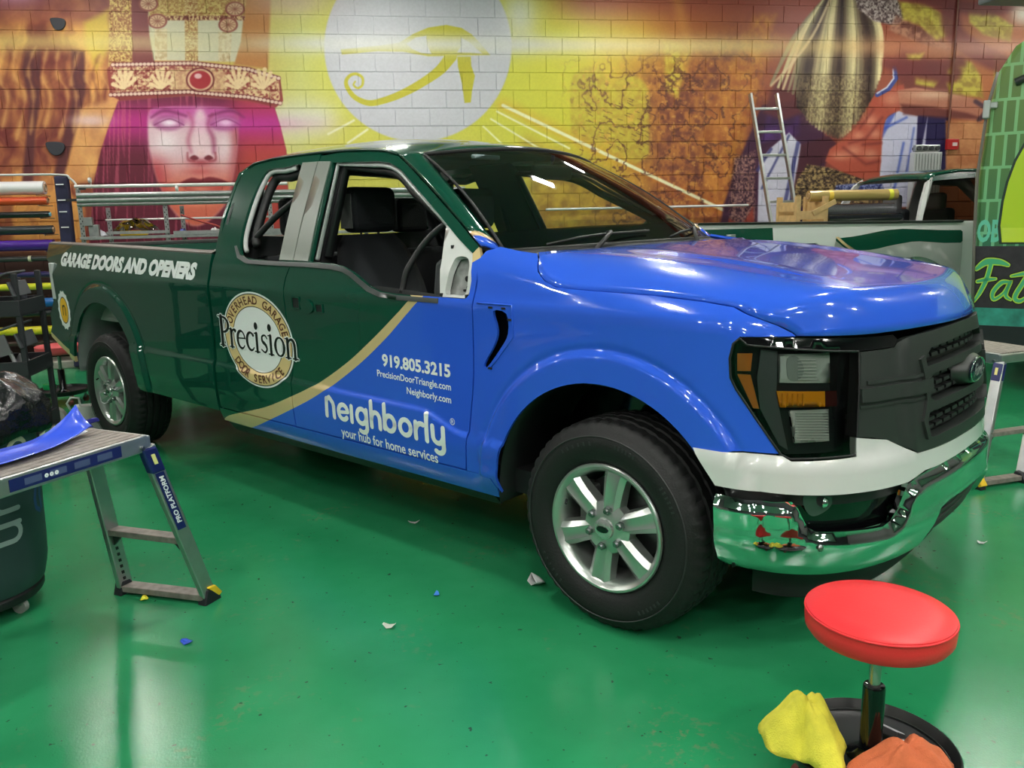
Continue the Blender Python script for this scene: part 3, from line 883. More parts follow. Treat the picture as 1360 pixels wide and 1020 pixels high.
def inset(u, z):
    x = np.interp(u, PU, PX0); z = np.asarray(z, float)
    zc = crease_z(x)
    lo = _is(z, SIDE_Z)
    k = sst(zc - .010, zc + .016, z)                                  # ledge of the lower crease
    body = .004 + .014 * k + 0 * z
    d = np.where(z < .56, lo, body + (lo[()] - .013 if False else 0))
    bl = sst(.50, .60, z); d = lo * (1 - bl) + body * bl
    up = _is(z, [(1.0, 0), (1.12, -.003), (1.17, -.006), (1.19, -.003), (1.215, .008), (1.245, .015), (1.29, .024), (1.34, .040), (1.40, .066), (1.5, .12)], .010)
    d = d + up
    # rolled-over fender top in front of the cab
    fz = np.interp(x, [-.66, -.45, -.25, 0, .25, .45, .59, .66, .8], [1.41, 1.375, 1.325, 1.285, 1.255, 1.228, 1.19, 1.15, 1.13]); m = sst(-.72, -.6, x)
    d = d + m * .055 * np.clip((z - fz + .10) / .10, 0, 2) ** 2.2
    # flares round the wheel openings
    for (cx, cz, R), ro in ((ARF, .118), (ARR, .125)):
        r = np.hypot(x - cx - .01, z - cz)
        d = d - .020 * (1 - sst(R + ro - .030, R + ro + .006, r)) * sst(.40, .5, z) + .004 * np.exp(-((r - R - ro - .004) / .014) ** 2)
    fw = sst(.42, .74, x)
    d = d * (1 - fw) + _is(z, FRONT_Z) * fw
    return d
def skin(u, z, off=0.0):
    u = np.asarray(u, float); sg = np.where(u < 0, -1.0, 1.0); u = np.abs(u)
    x, w = np.interp(u, PU, PX), np.interp(u, PU, PWD)
    nx, nw = np.interp(u, PU, _tw), np.interp(u, PU, -_tx)
    d = inset(u, z) - off
    zz = 1.513 + (np.asarray(z, float) - 1.513) * np.interp(u, PU, RHO)
    return np.stack([x - nx * d, -sg * (w - nw * d), zz + 0 * x], -1)
def gh(z):
    t = np.asarray(z, float) - 1.33
    return .935 - .43 * t - .12 * t * t
def side(x, z, off=0.0):
    """cab side, lower body blending into the tapering greenhouse"""
    x = np.asarray(x, float); z = np.asarray(z, float)
    w1 = -skin(u_of_x(x), z)[..., 1]
    b = sst(1.285, 1.345, z)
    w = w1 * (1 - b) + gh(z) * b + off
    return np.stack([x, -w, z], -1)
def sideo(off): return lambda x, z: side(x, z, off)
def rings(C, ro, x0, x1):
    out = []
    for dr in (.004, .03, .06, ro - .040, ro - .030, ro - .022, ro - .014, ro - .006, ro + .001, ro + .006, ro + .013, ro + .022, ro + .035, ro + .06):
        for th in np.arange(-10, 191, 2.5):
            x, z = C[0] + .01 * min(1, dr / ro) + (C[2] + dr) * math.cos(math.radians(th)), C[1] + (C[2] + dr) * math.sin(math.radians(th))
            if x0 < x < x1: out.append((float(u_of_x(x)), z))
    return out
def crease_pts(x0, x1):
    out = []
    for x in np.arange(x0, x1, .03):
        zc = float(crease_z(x))
        out += [(x, zc + d) for d in (-.020, -.012, -.006, 0, .006, .012, .018, .026)] + [(x, z) for z in (1.16, 1.178, 1.19, 1.202, 1.215, 1.232, 1.25)]
    return out
def skino(off): return lambda u, z: skin(u, z, off)
def sx(pts): return [(float(u_of_x(x)), z) for x, z in pts]

PAINT = dict(
    green=mat('green_vinyl_wrap', (8, 66, 50), .2, coat=1.0, spec=.1),
    blue=mat('blue_vinyl_wrap', (46, 92, 214), .2, coat=1.0, spec=.1),
    tan=mat('tan_vinyl_stripe', (205, 182, 130), .25, coat=.8),
    white=mat('white_body_paint', (206, 208, 206), .25, coat=.8),
    primer=mat('pale_grey_body_shell', (186, 189, 188), .35, coat=.3, noise=.05, nscale=10))
BLK = mat('black_plastic', (24, 25, 27), .5)
SATIN = mat('satin_black_trim', (44, 48, 46), .40)
GLOSSBLK = mat('gloss_black', (9, 10, 12), .1, coat=.5)
RUB = mat('black_rubber', (15, 16, 17), .65, bump=.15, bscale=120)
CHROME = mat('chrome', (232, 234, 236), .04, metal=1.0)
ALLOY = mat('silver_alloy', (196, 202, 198), .28, metal=.85)
STEEL = mat('steel', (150, 152, 154), .3, metal=1.0)
SEATM = mat('black_seat_cloth', (38, 42, 46), .75, bump=.2, bscale=150)
GREYT = mat('grey_pillar_applique', (116, 122, 114), .35, coat=.4)
GLASS = glass_mat('clear_glass', (240, 247, 243))
TINT = glass_mat('tinted_glass', (120, 132, 130))
WHITE = mat('white_vinyl_lettering', (236, 240, 240), .35, coat=.3)
LOGOBLK = mat('black_vinyl_print', (18, 22, 22), .35)
LOGOGLD = mat('gold_vinyl_print', (222, 196, 138), .35)
LOGORED = mat('brown_vinyl_print', (92, 48, 30), .35)
LOGOYEL = mat('yellow_vinyl_print', (240, 186, 40), .35)

# stripe: lower edge / upper edge of the tan swoosh in side view (x, z)
SW_UP = spline([(-2.72, .40), (-2.607, .448), (-2.225, .546), (-1.978, .632), (-1.746, .725), (-1.498, .854), (-1.303, .978), (-1.13, 1.098), (-1.045, 1.160), (-.976, 1.215), (-.90, 1.27)], 6)
SW_LO = spline([(-2.42, .40), (-2.293, .442), (-1.993, .560), (-1.757, .661), (-1.576, .756), (-1.373, .876), (-1.187, 1.004), (-1.048, 1.112), (-.926, 1.205), (-.85, 1.26)], 6)
def swoosh(C):
    up = np.interp(C[:, 0], [p[0] for p in SW_UP], [p[1] for p in SW_UP], left=-9, right=9)
    lo = np.interp(C[:, 0], [p[0] for p in SW_LO], [p[1] for p in SW_LO], left=-9, right=9)
    return np.where(C[:, 1] > up, 0, np.where(C[:, 1] > lo, 1, 2))
WRAP = [PAINT['green'], PAINT['tan'], PAINT['blue']]

DOOR_GAP = [(-1.944, .485), (-1.944, .755), (-1.965, 1.147), (-1.966, 1.24), (-1.925, 1.325), (-1.995, 1.845)]
RD_HOLE = spline([(-2.485, 1.43), (-2.43, 1.352), (-2.33, 1.333), (-2.19, 1.328), (-2.046, 1.326), (-2.085, 1.56), (-2.126, 1.796), (-2.30, 1.803), (-2.455, 1.795), (-2.50, 1.70), (-2.505, 1.56)], 4, True)
FD_HOLE = [(-1.785, 1.325), (-1.60, 1.319), (-1.50, 1.309), (-1.44, 1.290), (-1.387, 1.265), (-1.30, 1.228), (-1.214, 1.208), (-1.10, 1.200), (-.69, 1.198), (-.672, 1.215), (-.668, 1.27), (-.70, 1.375), (-.80, 1.43), (-.935, 1.515), (-1.08, 1.603), (-1.22, 1.685), (-1.30, 1.732), (-1.355, 1.757), (-1.42, 1.778), (-1.50, 1.789), (-1.868, 1.804)]
ROOF_E = [(-2.715, 1.72), (-2.70, 1.80), (-2.63, 1.838), (-2.45, 1.855), (-2.2, 1.860), (-1.995, 1.860), (-1.8, 1.856), (-1.6, 1.846), (-1.46, 1.832), (-1.36, 1.806), (-1.22, 1.735), (-1.0, 1.610), (-.8, 1.490), (-.667, 1.405)]
def gapx(z): return float(np.interp(z, [p[1] for p in DOOR_GAP], [p[0] for p in DOOR_GAP]))

def ring(pts, off_in, inset_, n=1):
    """3D loop following a window outline, shrunk towards its centroid and pushed inwards"""
    P = np.array(pts, float); c = np.array([-1.35, 1.48]) if P[0][0] > -2 else np.array([-2.28, 1.55])
    d = P - c; L = np.hypot(d[:, 0], d[:, 1])
    P = c + d * ((L - off_in) / L)[:, None]
    return [tuple(v) for v in side(P[:, 0], P[:, 1], -inset_)]

def text3d(name, V, F, fn, material, parent, cuts=0):
    if cuts:
        bm = bmesh.new()
        vs = [bm.verts.new((float(a), float(b), 0)) for a, b in V]
        for f in F:
            try: bm.faces.new([vs[i] for i in f])
            except ValueError: pass
        bmesh.ops.triangulate(bm, faces=bm.faces[:])
        bmesh.ops.subdivide_edges(bm, edges=bm.edges[:], cuts=cuts, use_grid_fill=True)
        bm.verts.index_update()
        V = np.array([tuple(v.co)[:2] for v in bm.verts]); F = [tuple(v.index for v in f.verts) for f in bm.faces]
        bm.free()
    P = fn(V[:, 0], V[:, 1])
    return link_mesh(name, P, F, material, parent)

def build_wheel(T, x, y_out, sgn, zc=.398, rtyre=.400):
    """wheel with its outer face at y = sgn*y_out"""
    w = empty('wheel', (x, sgn * y_out, zc))
    w.parent = T
    if sgn > 0: w.rotation_euler = (0, 0, math.pi)
    R = rtyre
    # tyre: revolve about y, outer face towards -y
    prof = [(.236, .012), (.250, -.002), (.275, -.014), (.305, -.020), (.330, -.020), (.347, -.014), (.349, -.012), (.365, -.004), (.382, .008), (.392, .020), (.396, .034), (.3965, .060), (.388, .063), (.388, .071), (.398, .074), (.3995, .105), (.390, .108), (.390, .118), (.3995, .121), (.3995, .150), (.390, .153), (.390, .163), (.3995, .166), (.398, .192), (.388, .195), (.388, .203), (.3965, .206), (.396, .232), (.382, .250), (.335, .272), (.280, .266), (.240, .250)]
    n = 150; mb = MB()
    V = []
    for k, (r, h) in enumerate(prof):
        for i in range(n):
            th = 2 * math.pi * i / n
            q = r
            if r > .3805 and h < .062 and i % 3 == 0: q = r - .007
            if r > .3805 and h > .204 and i % 3 == 0: q = r - .007
            if r > .397 and .07 < h < .2 and (i + int(h * 60)) % 5 == 0: q = r - .005
            V.append((q * math.sin(th), h, q * math.cos(th)))
    m_ = len(prof)
    mb.add(V, [(j * n + i, j * n + (i + 1) % n, (j + 1) * n + (i + 1) % n, (j + 1) * n + i) for j in range(m_ - 1) for i in range(n)])
    t = mb.build('tire', RUB, w, smooth='auto')
    # raised sidewall ribs and marks
    s = MB()
    s.lathe([(.342, -.019), (.345, -.021), (.348, -.018)], 96, ax='y')
    for a0, a1, rr_ in ((100, 124, .318), (66, 80, .322), (210, 232, .318), (300, 318, .32), (24, 40, .318)):
        for k in range(6):
            a = math.radians(a0 + (a1 - a0) * k / 5)
            s.box((rr_ * math.cos(a), -.0205, rr_ * math.sin(a)), (.007, .002, .014), Matrix.Rotation(-(a - math.pi / 2), 3, 'Y'))
    s.build('sidewall_lettering', mat('tire_mark', (40, 42, 43), .55), t)
    # rim barrel and lip
    b = MB().lathe([(.241, .004), (.243, -.004), (.239, -.010), (.231, -.011), (.224, -.005), (.216, .004), (.207, .020), (.204, .05), (.200, .13), (.205, .235), (.225, .245)], 72, ax='y')
    b.build('rim', ALLOY, w, smooth='auto')
    # spokes: tapered, bevelled in section
    for k in range(6):
        a = math.radians(20 + 60 * k)
        sp = MB()
        sec = []
        for r, wd, yb, yf in ((.052, .034, .062, .006), (.09, .037, .056, -.001), (.15, .041, .05, -.003), (.195, .046, .044, -.001), (.216, .050, .040, .004)):
            sec.append([(-wd * 1.12, yb, r), (-wd, yf + .016, r), (-wd * .55, yf, r), (-wd * .30, yf + .0045, r), (wd * .30, yf + .0045, r), (wd * .55, yf, r), (wd, yf + .016, r), (wd * 1.12, yb, r)])
        Rm = Matrix.Rotation(-a + math.pi / 2, 3, 'Y')
        V = [tuple(Rm @ Vector(p)) for q in sec for p in q]
        F = [(j * 8 + i, j * 8 + i + 1, (j + 1) * 8 + i + 1, (j + 1) * 8 + i) for j in range(4) for i in range(7)] + [tuple(range(8)), tuple(range(39, 31, -1))]
        sp.add(V, F)
        sp.build('spoke', ALLOY, w, smooth='auto')
        # lug nut on the spoke root
        r0 = .071
        ca, sa = math.cos(a), math.sin(a)
        MB().cyl((r0 * ca, .02, r0 * sa), (r0 * ca, -.012, r0 * sa), .0155, 6).cyl((r0 * ca, -.011, r0 * sa), (r0 * ca, -.021, r0 * sa), .0125, 10, r2=.008).build('lug_nut', STEEL, w, smooth='auto')
    MB().lathe([(.0, -.004), (.055, -.004), (.075, .004), (.098, .012), (.10, .05)], 48, ax='y').build('hub', ALLOY, w, smooth='auto')
    cap = MB().lathe([(0, -.020), (.030, -.019), (.038, -.015), (.041, -.004)], 36, ax='y').build('centre_cap', mat('cap_silver', (205, 208, 206), .2, metal=.8), w, smooth='auto')
    ov = MB().lathe([(0, -.0225), (.9, -.0222), (1, -.0195)], 28, ax='y')
    ov.v = [(a_ * .027, b_, c_ * .013) for a_, b_, c_ in ov.v]
    ov.build('oval_emblem', GLOSSBLK, cap)
    MB().lathe([(.03, .09), (.175, .09), (.175, .115), (.03, .115)], 48, ax='y').build('brake_disc', mat('brake_steel', (92, 94, 95), .4, metal=.9), w, smooth='auto')
    MB().box((-.12, .085, .05), (.07, .07, .16)).build('brake_caliper', mat('caliper_grey', (96, 98, 96), .5, metal=.4), w, bevel=.01)
    MB().lathe([(.20, .236), (0, .236)], 40, ax='y').build('wheel_backing', BLK, w)
    MB().cyl((-.178, .0, .07), (-.165, -.02, .064), .005, 8).build('valve_stem', BLK, w)
    return w

def build_truck():
    T = empty('pickup_truck', (1.5696, 3.3776, 0), -math.radians(51.42355), 'pickup truck freshly wrapped in dark green and bright blue vinyl', 'truck')
    # ---------------------------------------------------------------- bed
    cx, cz, R = ARR
    a0 = math.atan2(.555 - cz, -4.70 - cx); a1 = math.atan2(.485 - cz, -3.75 - cx)
    archr = [(cx + R * math.cos(t), cz + R * math.sin(t)) for t in np.linspace(math.pi - .09, -.04, 40)]
    bed = [(-2.722, .459), (-2.722, 1.353), (-3.9, 1.378), (-5.235, 1.400), (-5.20, 1.29), (-5.15, 1.262), (-5.06, 1.252), (-5.05, 1.09), (-5.10, .97), (-5.20, .862), (-5.195, .70), (-5.05, .645), (-4.85, .585), (-4.72, .555)] + archr + [(-3.69, .462)]
    ltan = [(-5.195, .735), (-4.95, .655), (-4.70, .590)]
    def bcls(C):
        z = np.interp(C[:, 0], [-5.3, -5.195, -4.95, -4.70, -4.69], [.76, .735, .655, .590, -1])
        return np.where(C[:, 1] < z, 1, 0)
    both('bed_side', sx(bed), skin, T, WRAP, h=.05, lines=[sx(ltan)], cls=lambda C: bcls(np.stack([np.interp(C[:, 0], PU, PX), C[:, 1]], 1)), thick=.02, pts=rings(ARR, .125, -5.2, -2.8) + sx(crease_pts(-3.54, -2.73)))
    # white flange left where the tail lamp is removed
    for s in (-1, 1):
        MB().prism([(-5.085, .99), (-5.03, .99), (-5.03, 1.26), (-5.085, 1.26)], 'y', s * .925, s * .962).build('tail_lamp_flange', PAINT['primer'], T, bevel=.006)
        MB().prism([(-5.24, .86), (-5.03, .99), (-5.03, 1.27), (-5.22, 1.30), (-5.22, .9)], 'y', s * .80, s * .89).build('tail_lamp_pocket', mat('dark_pocket', (70, 74, 74), .6), T)
    # rail caps
    xs = np.linspace(-5.235, -2.725, 26)
    zr = np.interp(xs, [-5.235, -3.9, -2.722], [1.400, 1.378, 1.353])
    for s in (-1, 1):
        ow = -skin(u_of_x(xs), zr)[:, 1]
        mb = MB()
        mb.grid([[(x, s * (o + .003), z - .018) for x, o, z in zip(xs, ow, zr)], [(x, s * (o + .001), z + .004) for x, o, z in zip(xs, ow, zr)], [(x, s * (o - .02), z + .012) for x, o, z in zip(xs, ow, zr)], [(x, s * (o - .10), z + .010) for x, o, z in zip(xs, ow, zr)], [(x, s * (o - .115), z - .03) for x, o, z in zip(xs, ow, zr)]])
        mb.build('rail_cap', mat('grey_rail_cap', (92, 88, 84), .5), T, smooth='auto')
    inn = mat('bed_inner_white', (176, 178, 176), .4, noise=.06, nscale=6)
    for s in (-1, 1):
        b = MB().box((-3.96, s * .815, 1.10), (2.46, .03, .50))
        for k in range(7): b.box((-5.0 + k * .35, s * .797, 1.10), (.05, .012, .46))
        b.build('bed_inner_wall', inn, T, bevel=.006)
        wl = MB().prism([(-4.72, .86), (-4.66, 1.10), (-4.45, 1.14), (-3.97, 1.14), (-3.76, 1.10), (-3.70, .86)], 'y', s * .62, s * .80)
        wl.build('wheel_housing', inn, T, bevel=.02)
        # wheel-arch liner seen from outside
        lv = []
        for t in np.linspace(-.06, math.pi + .06, 36):
            lv.append([(cx + (R + .012) * math.cos(t), s * yy, cz + (R + .012) * math.sin(t)) for yy in (.965, .86, .72, .58)])
        MB().grid(lv).build('wheel_liner', mat('grey_liner', (134, 139, 139), .6, noise=.12, nscale=9), T, smooth=True, solid=.006)
        MB().prism([(-4.74, .40), (-4.72, .7), (-4.6, .9), (-4.4, 1.01), (-4.2, 1.02), (-4.0, 1.0), (-3.8, .85), (-3.70, .6), (-3.70, .40)], 'y', s * .56, s * .58).build('wheel_liner', BLK, T)
    b = MB().box((-3.96, 0, .86), (2.46, 1.62, .03))
    for k in range(9): b.box((-3.96, -.64 + k * .16, .88), (2.40, .06, .016))
    b.build('bed_floor', inn, T, bevel=.004)
    MB().box((-2.755, 0, 1.09), (.04, 1.72, .50)).build('bed_front_wall', inn, T, bevel=.006)
    tg = MB().box((-5.195, 0, 1.085), (.055, 1.66, .56)).build('tailgate', PAINT['green'], T, bevel=.012)
    MB().box((-5.20, 0, 1.375), (.08, 1.70, .03)).build('tailgate_cap', SATIN, tg, bevel=.008)
    b = MB().box((-5.160, 0, 1.10), (.02, 1.5, .40)).build('tailgate_inner_panel', inn, tg, bevel=.006)
    b = MB()
    for k in range(5): b.box((-5.146, -.42 + k * .2, 1.285), (.012, .07, .035))
    b.build('tailgate_slot', BLK, tg)
    MB().box((-5.20, 0, .66), (.06, 1.5, .16)).build('rear_crossmember', BLK, T, bevel=.01)
    # ---------------------------------------------------------------- cab sides
    rd = [(-2.690, .485), (-2.694, 1.10), (-2.698, 1.40), (-2.708, 1.60), (-2.715, 1.72), (-2.70, 1.80), (-2.63, 1.838), (-2.45, 1.855), (-2.2, 1.860), (-2.0, 1.860)] + [(x - .004, z) for x, z in DOOR_GAP[::-1]]
    lines = [[p for p in SW_UP if p[0] < -1.88 and p[1] > .45], [p for p in SW_LO if p[0] < -1.88 and p[1] > .45]]
    rdn, rdf = both('rear_door', rd, side, T, WRAP, holes=[RD_HOLE], h=.05, lines=[l for l in lines if len(l) > 1], cls=swoosh, thick=.018, pts=crease_pts(-2.68, -1.95))
    fd = [(x + .004, z) for x, z in DOOR_GAP] + [(-1.8, 1.856), (-1.6, 1.846), (-1.46, 1.832), (-1.37, 1.806)] + [(x - .008, z - .004) for x, z in ROOF_E[-4:]] + [(-.648, 1.36), (-.641, 1.27), (-.648, 1.17), (-.656, .9), (-.668, .80), (-.697, .62), (-.715, .485)]
    lines = [[p for p in SW_UP if -2.05 < p[0] < -.70 and p[1] < 1.195], [p for p in SW_LO if -2.05 < p[0] < -.70 and p[1] < 1.195], [(-.71, 1.345), (-.64, 1.345)]]
    fdn, fdf = both('front_door', fd, side, T, WRAP, holes=[FD_HOLE], h=.045, lines=lines[:2], cls=lambda C: np.where(C[:, 1] > 1.31, np.where(C[:, 0] > -.72, np.where(C[:, 1] < 1.345, 2, np.where(C[:, 1] < 1.395, 1, 0)), 0), swoosh(C)), thick=.018, pts=crease_pts(-1.93, -.66))
    rk = [(-2.71, .40), (-2.71, .478), (-.72, .478), (-.56, .478), (-.545, .43), (-.56, .385), (-1.8, .39)]
    lines = [[p for p in SW_UP if .37 < p[1] < .52], [p for p in SW_LO if .37 < p[1] < .52]]
    both('rocker_panel', rk, side, T, WRAP, h=.05, lines=[l for l in lines if len(l) > 1], cls=swoosh, thick=.02)
    both('rocker_underside', [(-2.71, .33), (-2.71, .398), (-.6, .383), (-.6, .33)], sideo(-.012), T, [BLK], h=.08, thick=.02)
    # dark shell behind the shut lines, coloured to give the gaps their shade
    sh = [(-2.73, .42), (-2.73, 1.30), (-.60, 1.19), (-.60, .42)]
    both('door_jamb', sh, sideo(-.035), T, [mat('dark_jamb', (18, 22, 24), .6)], h=.1, thick=.02)
    both('cab_bed_gap', [(-2.735, .47), (-2.735, 1.36), (-2.69, 1.36), (-2.69, .47)], sideo(-.07), T, [BLK], h=.08, thick=.01)
    # gap of the pillar posts: inner shell posts of the greenhouse
    for s in (-1, 1):
        m_ = lambda P: [(x, -s * y if s > 0 else y, z) for x, y, z in P]
        def flip_(P): return [(x, y * (1 if s < 0 else -1), z) for x, y, z in P]
        MB().tube(flip_(ring(FD_HOLE[11:] + FD_HOLE[:1], .022, .026)), .011, 8).build('window_flange', PAINT['primer'], fdn if s < 0 else fdf, smooth=True)
        MB().tube(flip_(ring(FD_HOLE[11:] + FD_HOLE[:1], .052, .066)), .022, 8).build('window_seal', BLK, fdn if s < 0 else fdf, smooth=True)
        MB().tube(flip_(ring(RD_HOLE[26:] + RD_HOLE[:5], .018, .024)), .013, 8).build('window_flange', PAINT['primer'], rdn if s < 0 else rdf, smooth=True)
        MB().tube(flip_(ring(RD_HOLE[22:] + RD_HOLE[:5], .050, .066)), .024, 8).build('window_seal', BLK, rdn if s < 0 else rdf, smooth=True)
    # outer edge strip of white shell round the openings
    both('b_pillar_shell', [(-2.10, 1.20), (-1.74, 1.20), (-1.84, 1.86), (-2.18, 1.86)], sideo(-.045), T, [BLK], h=.08, thick=.05)
    st1 = [(-2.046, 1.330), (-1.925, 1.330), (-1.998, 1.818), (-2.132, 1.820)]
    st2 = [(-1.918, 1.330), (-1.797, 1.328), (-1.884, 1.812), (-1.990, 1.818)]
    both('pillar_applique', st1, sideo(.006), T, [GREYT], h=.06, thick=.01)
    both('pillar_applique', st2, sideo(.006), T, [GREYT], h=.06, thick=.01)
    # belt moulding below the windows
    bl = [(-2.50, 1.40), (-2.44, 1.352), (-2.33, 1.327), (-2.04, 1.322), (-1.785, 1.321), (-1.60, 1.315), (-1.50, 1.305), (-1.44, 1.287), (-1.387, 1.262), (-1.30, 1.224), (-1.214, 1.204), (-1.10, 1.196), (-.84, 1.194)]
    bo = [(-.84, 1.174), (-1.10, 1.176), (-1.22, 1.184), (-1.31, 1.204), (-1.40, 1.243), (-1.45, 1.266), (-1.51, 1.284), (-1.60, 1.294), (-1.785, 1.300), (-2.04, 1.301), (-2.34, 1.306), (-2.455, 1.334), (-2.52, 1.395)]
    both('belt_moulding', bl + bo, sideo(.004), T, [mat('grey_belt_trim', (66, 70, 70), .45)], h=.05, thick=.014)
    # mirror mounting panel left bare
    sail = [(-.838, 1.200), (-.690, 1.200), (-.676, 1.225), (-.673, 1.29), (-.705, 1.378), (-.80, 1.435), (-.905, 1.492), (-.872, 1.345)]
    cav = spline([(-.812, 1.216), (-.76, 1.212), (-.700, 1.214), (-.692, 1.26), (-.700, 1.32), (-.725, 1.356), (-.775, 1.362), (-.800, 1.345), (-.808, 1.28)], 4, True)
    a, c = both('mirror_mount_panel', sail, sideo(-.004), T, [PAINT['white']], holes=[cav], h=.04, thick=.03)
    both('mirror_mount_recess', [(-.83, 1.20), (-.68, 1.20), (-.68, 1.30), (-.71, 1.372), (-.80, 1.372)], sideo(-.05), T, [mat('bare_recess', (142, 144, 142), .5, noise=.25, nscale=30)], h=.05, thick=.01)
    for (x, z, r) in ((-.735, 1.272, .012), (-.728, 1.238, .006), (-.745, 1.225, .005), (-.722, 1.30, .007)):
        p = side(np.array([x]), np.array([z]), -.046)[0]; MB().cyl((p[0], p[1] + .004, p[2]), (p[0], p[1] - .003, p[2]), r, 14).build('mounting_hole', BLK, a)
    for (x, z) in ((-.828, 1.40), (-.83, 1.208), (-.685, 1.208)):
        p = side(np.array([x]), np.array([z]), -.002)[0]; MB().box((p[0], p[1], p[2]), (.012, .008, .014)).build('clip_slot', BLK, a)
    # curved run channel of the front quarter glass
    rc = spline([(-1.125, 1.20), (-1.11, 1.30), (-1.06, 1.40), (-.98, 1.475), (-.912, 1.492), (-.885, 1.40), (-.862, 1.20)], 6)
    for s in (1, -1):
        P = side(np.array([p[0] for p in rc]), np.array([p[1] for p in rc]), -.045) * [1, s, 1]
        MB().tube([tuple(p) for p in P], .014, 8).build('quarter_glass_channel', BLK, T, smooth=True)
        q = side(np.array([p[0] for p in rc]), np.array([p[1] for p in rc]), -.05) * [1, s, 1]
        rbar = MB().tube([tuple(p) for p in side(np.linspace(-2.47, -2.10, 8), np.linspace(1.395, 1.66, 8) + .03 * np.sin(np.linspace(0, 3.14, 8)), -.06) * [1, s, 1]], .018, 8)
        rbar.build('rear_glass_channel', BLK, T, smooth=True)
    # door handle cut-outs
    for (x, z, w_, h_) in ((-1.862, 1.125, .056, .050), (-1.672, 1.108, .050, .034)):
        P = [(x - w_ / 2, z - h_ / 2), (x + w_ / 2, z - h_ / 2), (x + w_ / 2, z + h_ / 2), (x - w_ / 2, z + h_ / 2)]
        fr = [(x + (a_ - x) * 1.22, z + (b_ - z) * 1.22) for a_, b_ in P]
        panel('handle_recess', fr, sideo(.006), fdn, [PAINT['green']], holes=[P], h=.03, thick=.008)
        panel('handle_opening', P, sideo(.0015), fdn, [BLK], h=.03, thick=.003)
    panel('handle_pad', spline([(-1.82, 1.125), (-1.79, 1.146), (-1.74, 1.140), (-1.715, 1.105), (-1.75, 1.078), (-1.80, 1.085)], 4, True), sideo(.008), fdn, [PAINT['green']], h=.02, thick=.010)
    # ---------------------------------------------------------------- roof, pillars, glass
    def edge_w(x, z): return gh(z)
    rx = np.concatenate([np.linspace(-2.72, -2.55, 8), np.linspace(-2.5, -1.30, 26)])
    def zedge(x): return np.interp(x, [p[0] for p in ROOF_E], [p[1] for p in ROOF_E])
    def zcen(x): return np.interp(x, [-2.74, -2.70, -2.6, -2.4, -2.1, -1.88, -1.7, -1.5, -1.35, -1.2, -1.1], [1.84, 1.875, 1.915, 1.935, 1.943, 1.940, 1.930, 1.908, 1.885, 1.858, 1.835])
    def ws_top(t):   # windshield header, t in -1..1
        return np.stack([-1.262 + .135 * (1 - t * t), -.652 * t, 1.806 + .040 * (1 - t * t)], -1)
    def ws_base(t):
        return np.stack([-.606 + .20 * (1 - np.abs(t) ** 2.2), -.845 * t, 1.378 + .012 * (1 - t * t)], -1)
    ts = np.linspace(-1, 1, 41)
    rows = []
    for x in rx:
        ze = float(zedge(x)) + .004; we = float(gh(ze)); zc_ = float(zcen(x))
        y = we * np.sin(ts * math.pi / 2 * .98) / math.sin(math.pi / 2 * .98)
        tt = np.abs(y / we)
        z = ze + (zc_ - ze) * (1 - tt ** 2.6)
        xx = x + .05 * (1 - tt ** 2) * sst(-2.5, -2.72, x) * -.4
        rows.append(np.stack([xx, -y, z], -1))
    top = ws_top(np.sin(ts * math.pi / 2 * .98) / math.sin(math.pi / 2 * .98))
    last = rows[-1]
    for k in (.35, .7, 1.0):
        mid = last * (1 - k) + top * k
        mid[:, 2] += .006 * math.sin(k * math.pi)
        rows.append(mid)
    MB().grid(rows).build('roof', PAINT['green'], T, smooth=True, solid=.012)
    # roof ditch mouldings
    for s in (-1, 1):
        P = [(x, s * (float(gh(zedge(x))) + .002), float(zedge(x)) + .003) for x in np.linspace(-2.66, -1.38, 26)]
        MB().tube(P, .006, 6).build('roof_moulding', mat('dark_green_trim', (10, 44, 36), .3), T, smooth=True)
    # A-pillar skins between door frame and windshield
    ed = [(x, z) for x, z in ROOF_E if x >= -1.4]
    EX = np.array([p[0] for p in ed]); EZ = np.array([p[1] for p in ed])
    s_ = np.linspace(0, 1, 25)
    ex = np.interp(s_, (EX - EX[0]) / (EX[-1] - EX[0]), EX); ez = np.interp(ex, EX, EZ)
    E3 = side(ex, ez)
    A3 = ws_top(np.ones(1))[0]; B3 = ws_base(np.ones(1))[0]
    Wd = A3 + (B3 - A3) * (s_[:, None] * 1.02) + np.array([0, -.01, .016]) * np.sin(s_ * math.pi)[:, None]
    rows = []
    for k in np.linspace(0, 1, 7):
        r_ = E3 * (1 - k) + Wd * k
        r_[:, 2] += .012 * math.sin(k * math.pi); r_[:, 1] -= .012 * math.sin(k * math.pi)
        rows.append(r_)
    rows = np.array(rows)
    cutk = 21
    for s in (1, -1):
        g = rows * [1, s, 1]
        MB().grid(g[:, :cutk + 1]).build('a_pillar', PAINT['green'], T, smooth=True, solid=.01)
        MB().grid(g[:, cutk:cutk + 2]).build('a_pillar_stripe', PAINT['tan'], T, smooth=True, solid=.01)
        MB().grid(g[:, cutk + 1:]).build('a_pillar_foot', PAINT['blue'], T, smooth=True, solid=.01)
    # windshield: curved patch
    ws = []
    for k in np.linspace(0, 1, 13):
        t = np.linspace(-.985, .985, 25)
        r_ = ws_top(t) * (1 - k) + ws_base(t) * k
        b_ = .030 * math.sin(k * math.pi)
        r_[:, 0] += b_ * .6; r_[:, 2] += b_ * .8
        ws.append(r_)
    wso = MB().grid(ws).build('windshield', glass_mat('windshield_glass', (236, 244, 240), ior=1.75), T, smooth=True)
    wa = np.array(ws)
    fr = MB()
    fr.tube([tuple(p) for p in wa[0]], .010, 6); fr.tube([tuple(p) for p in wa[-1]], .012, 6)
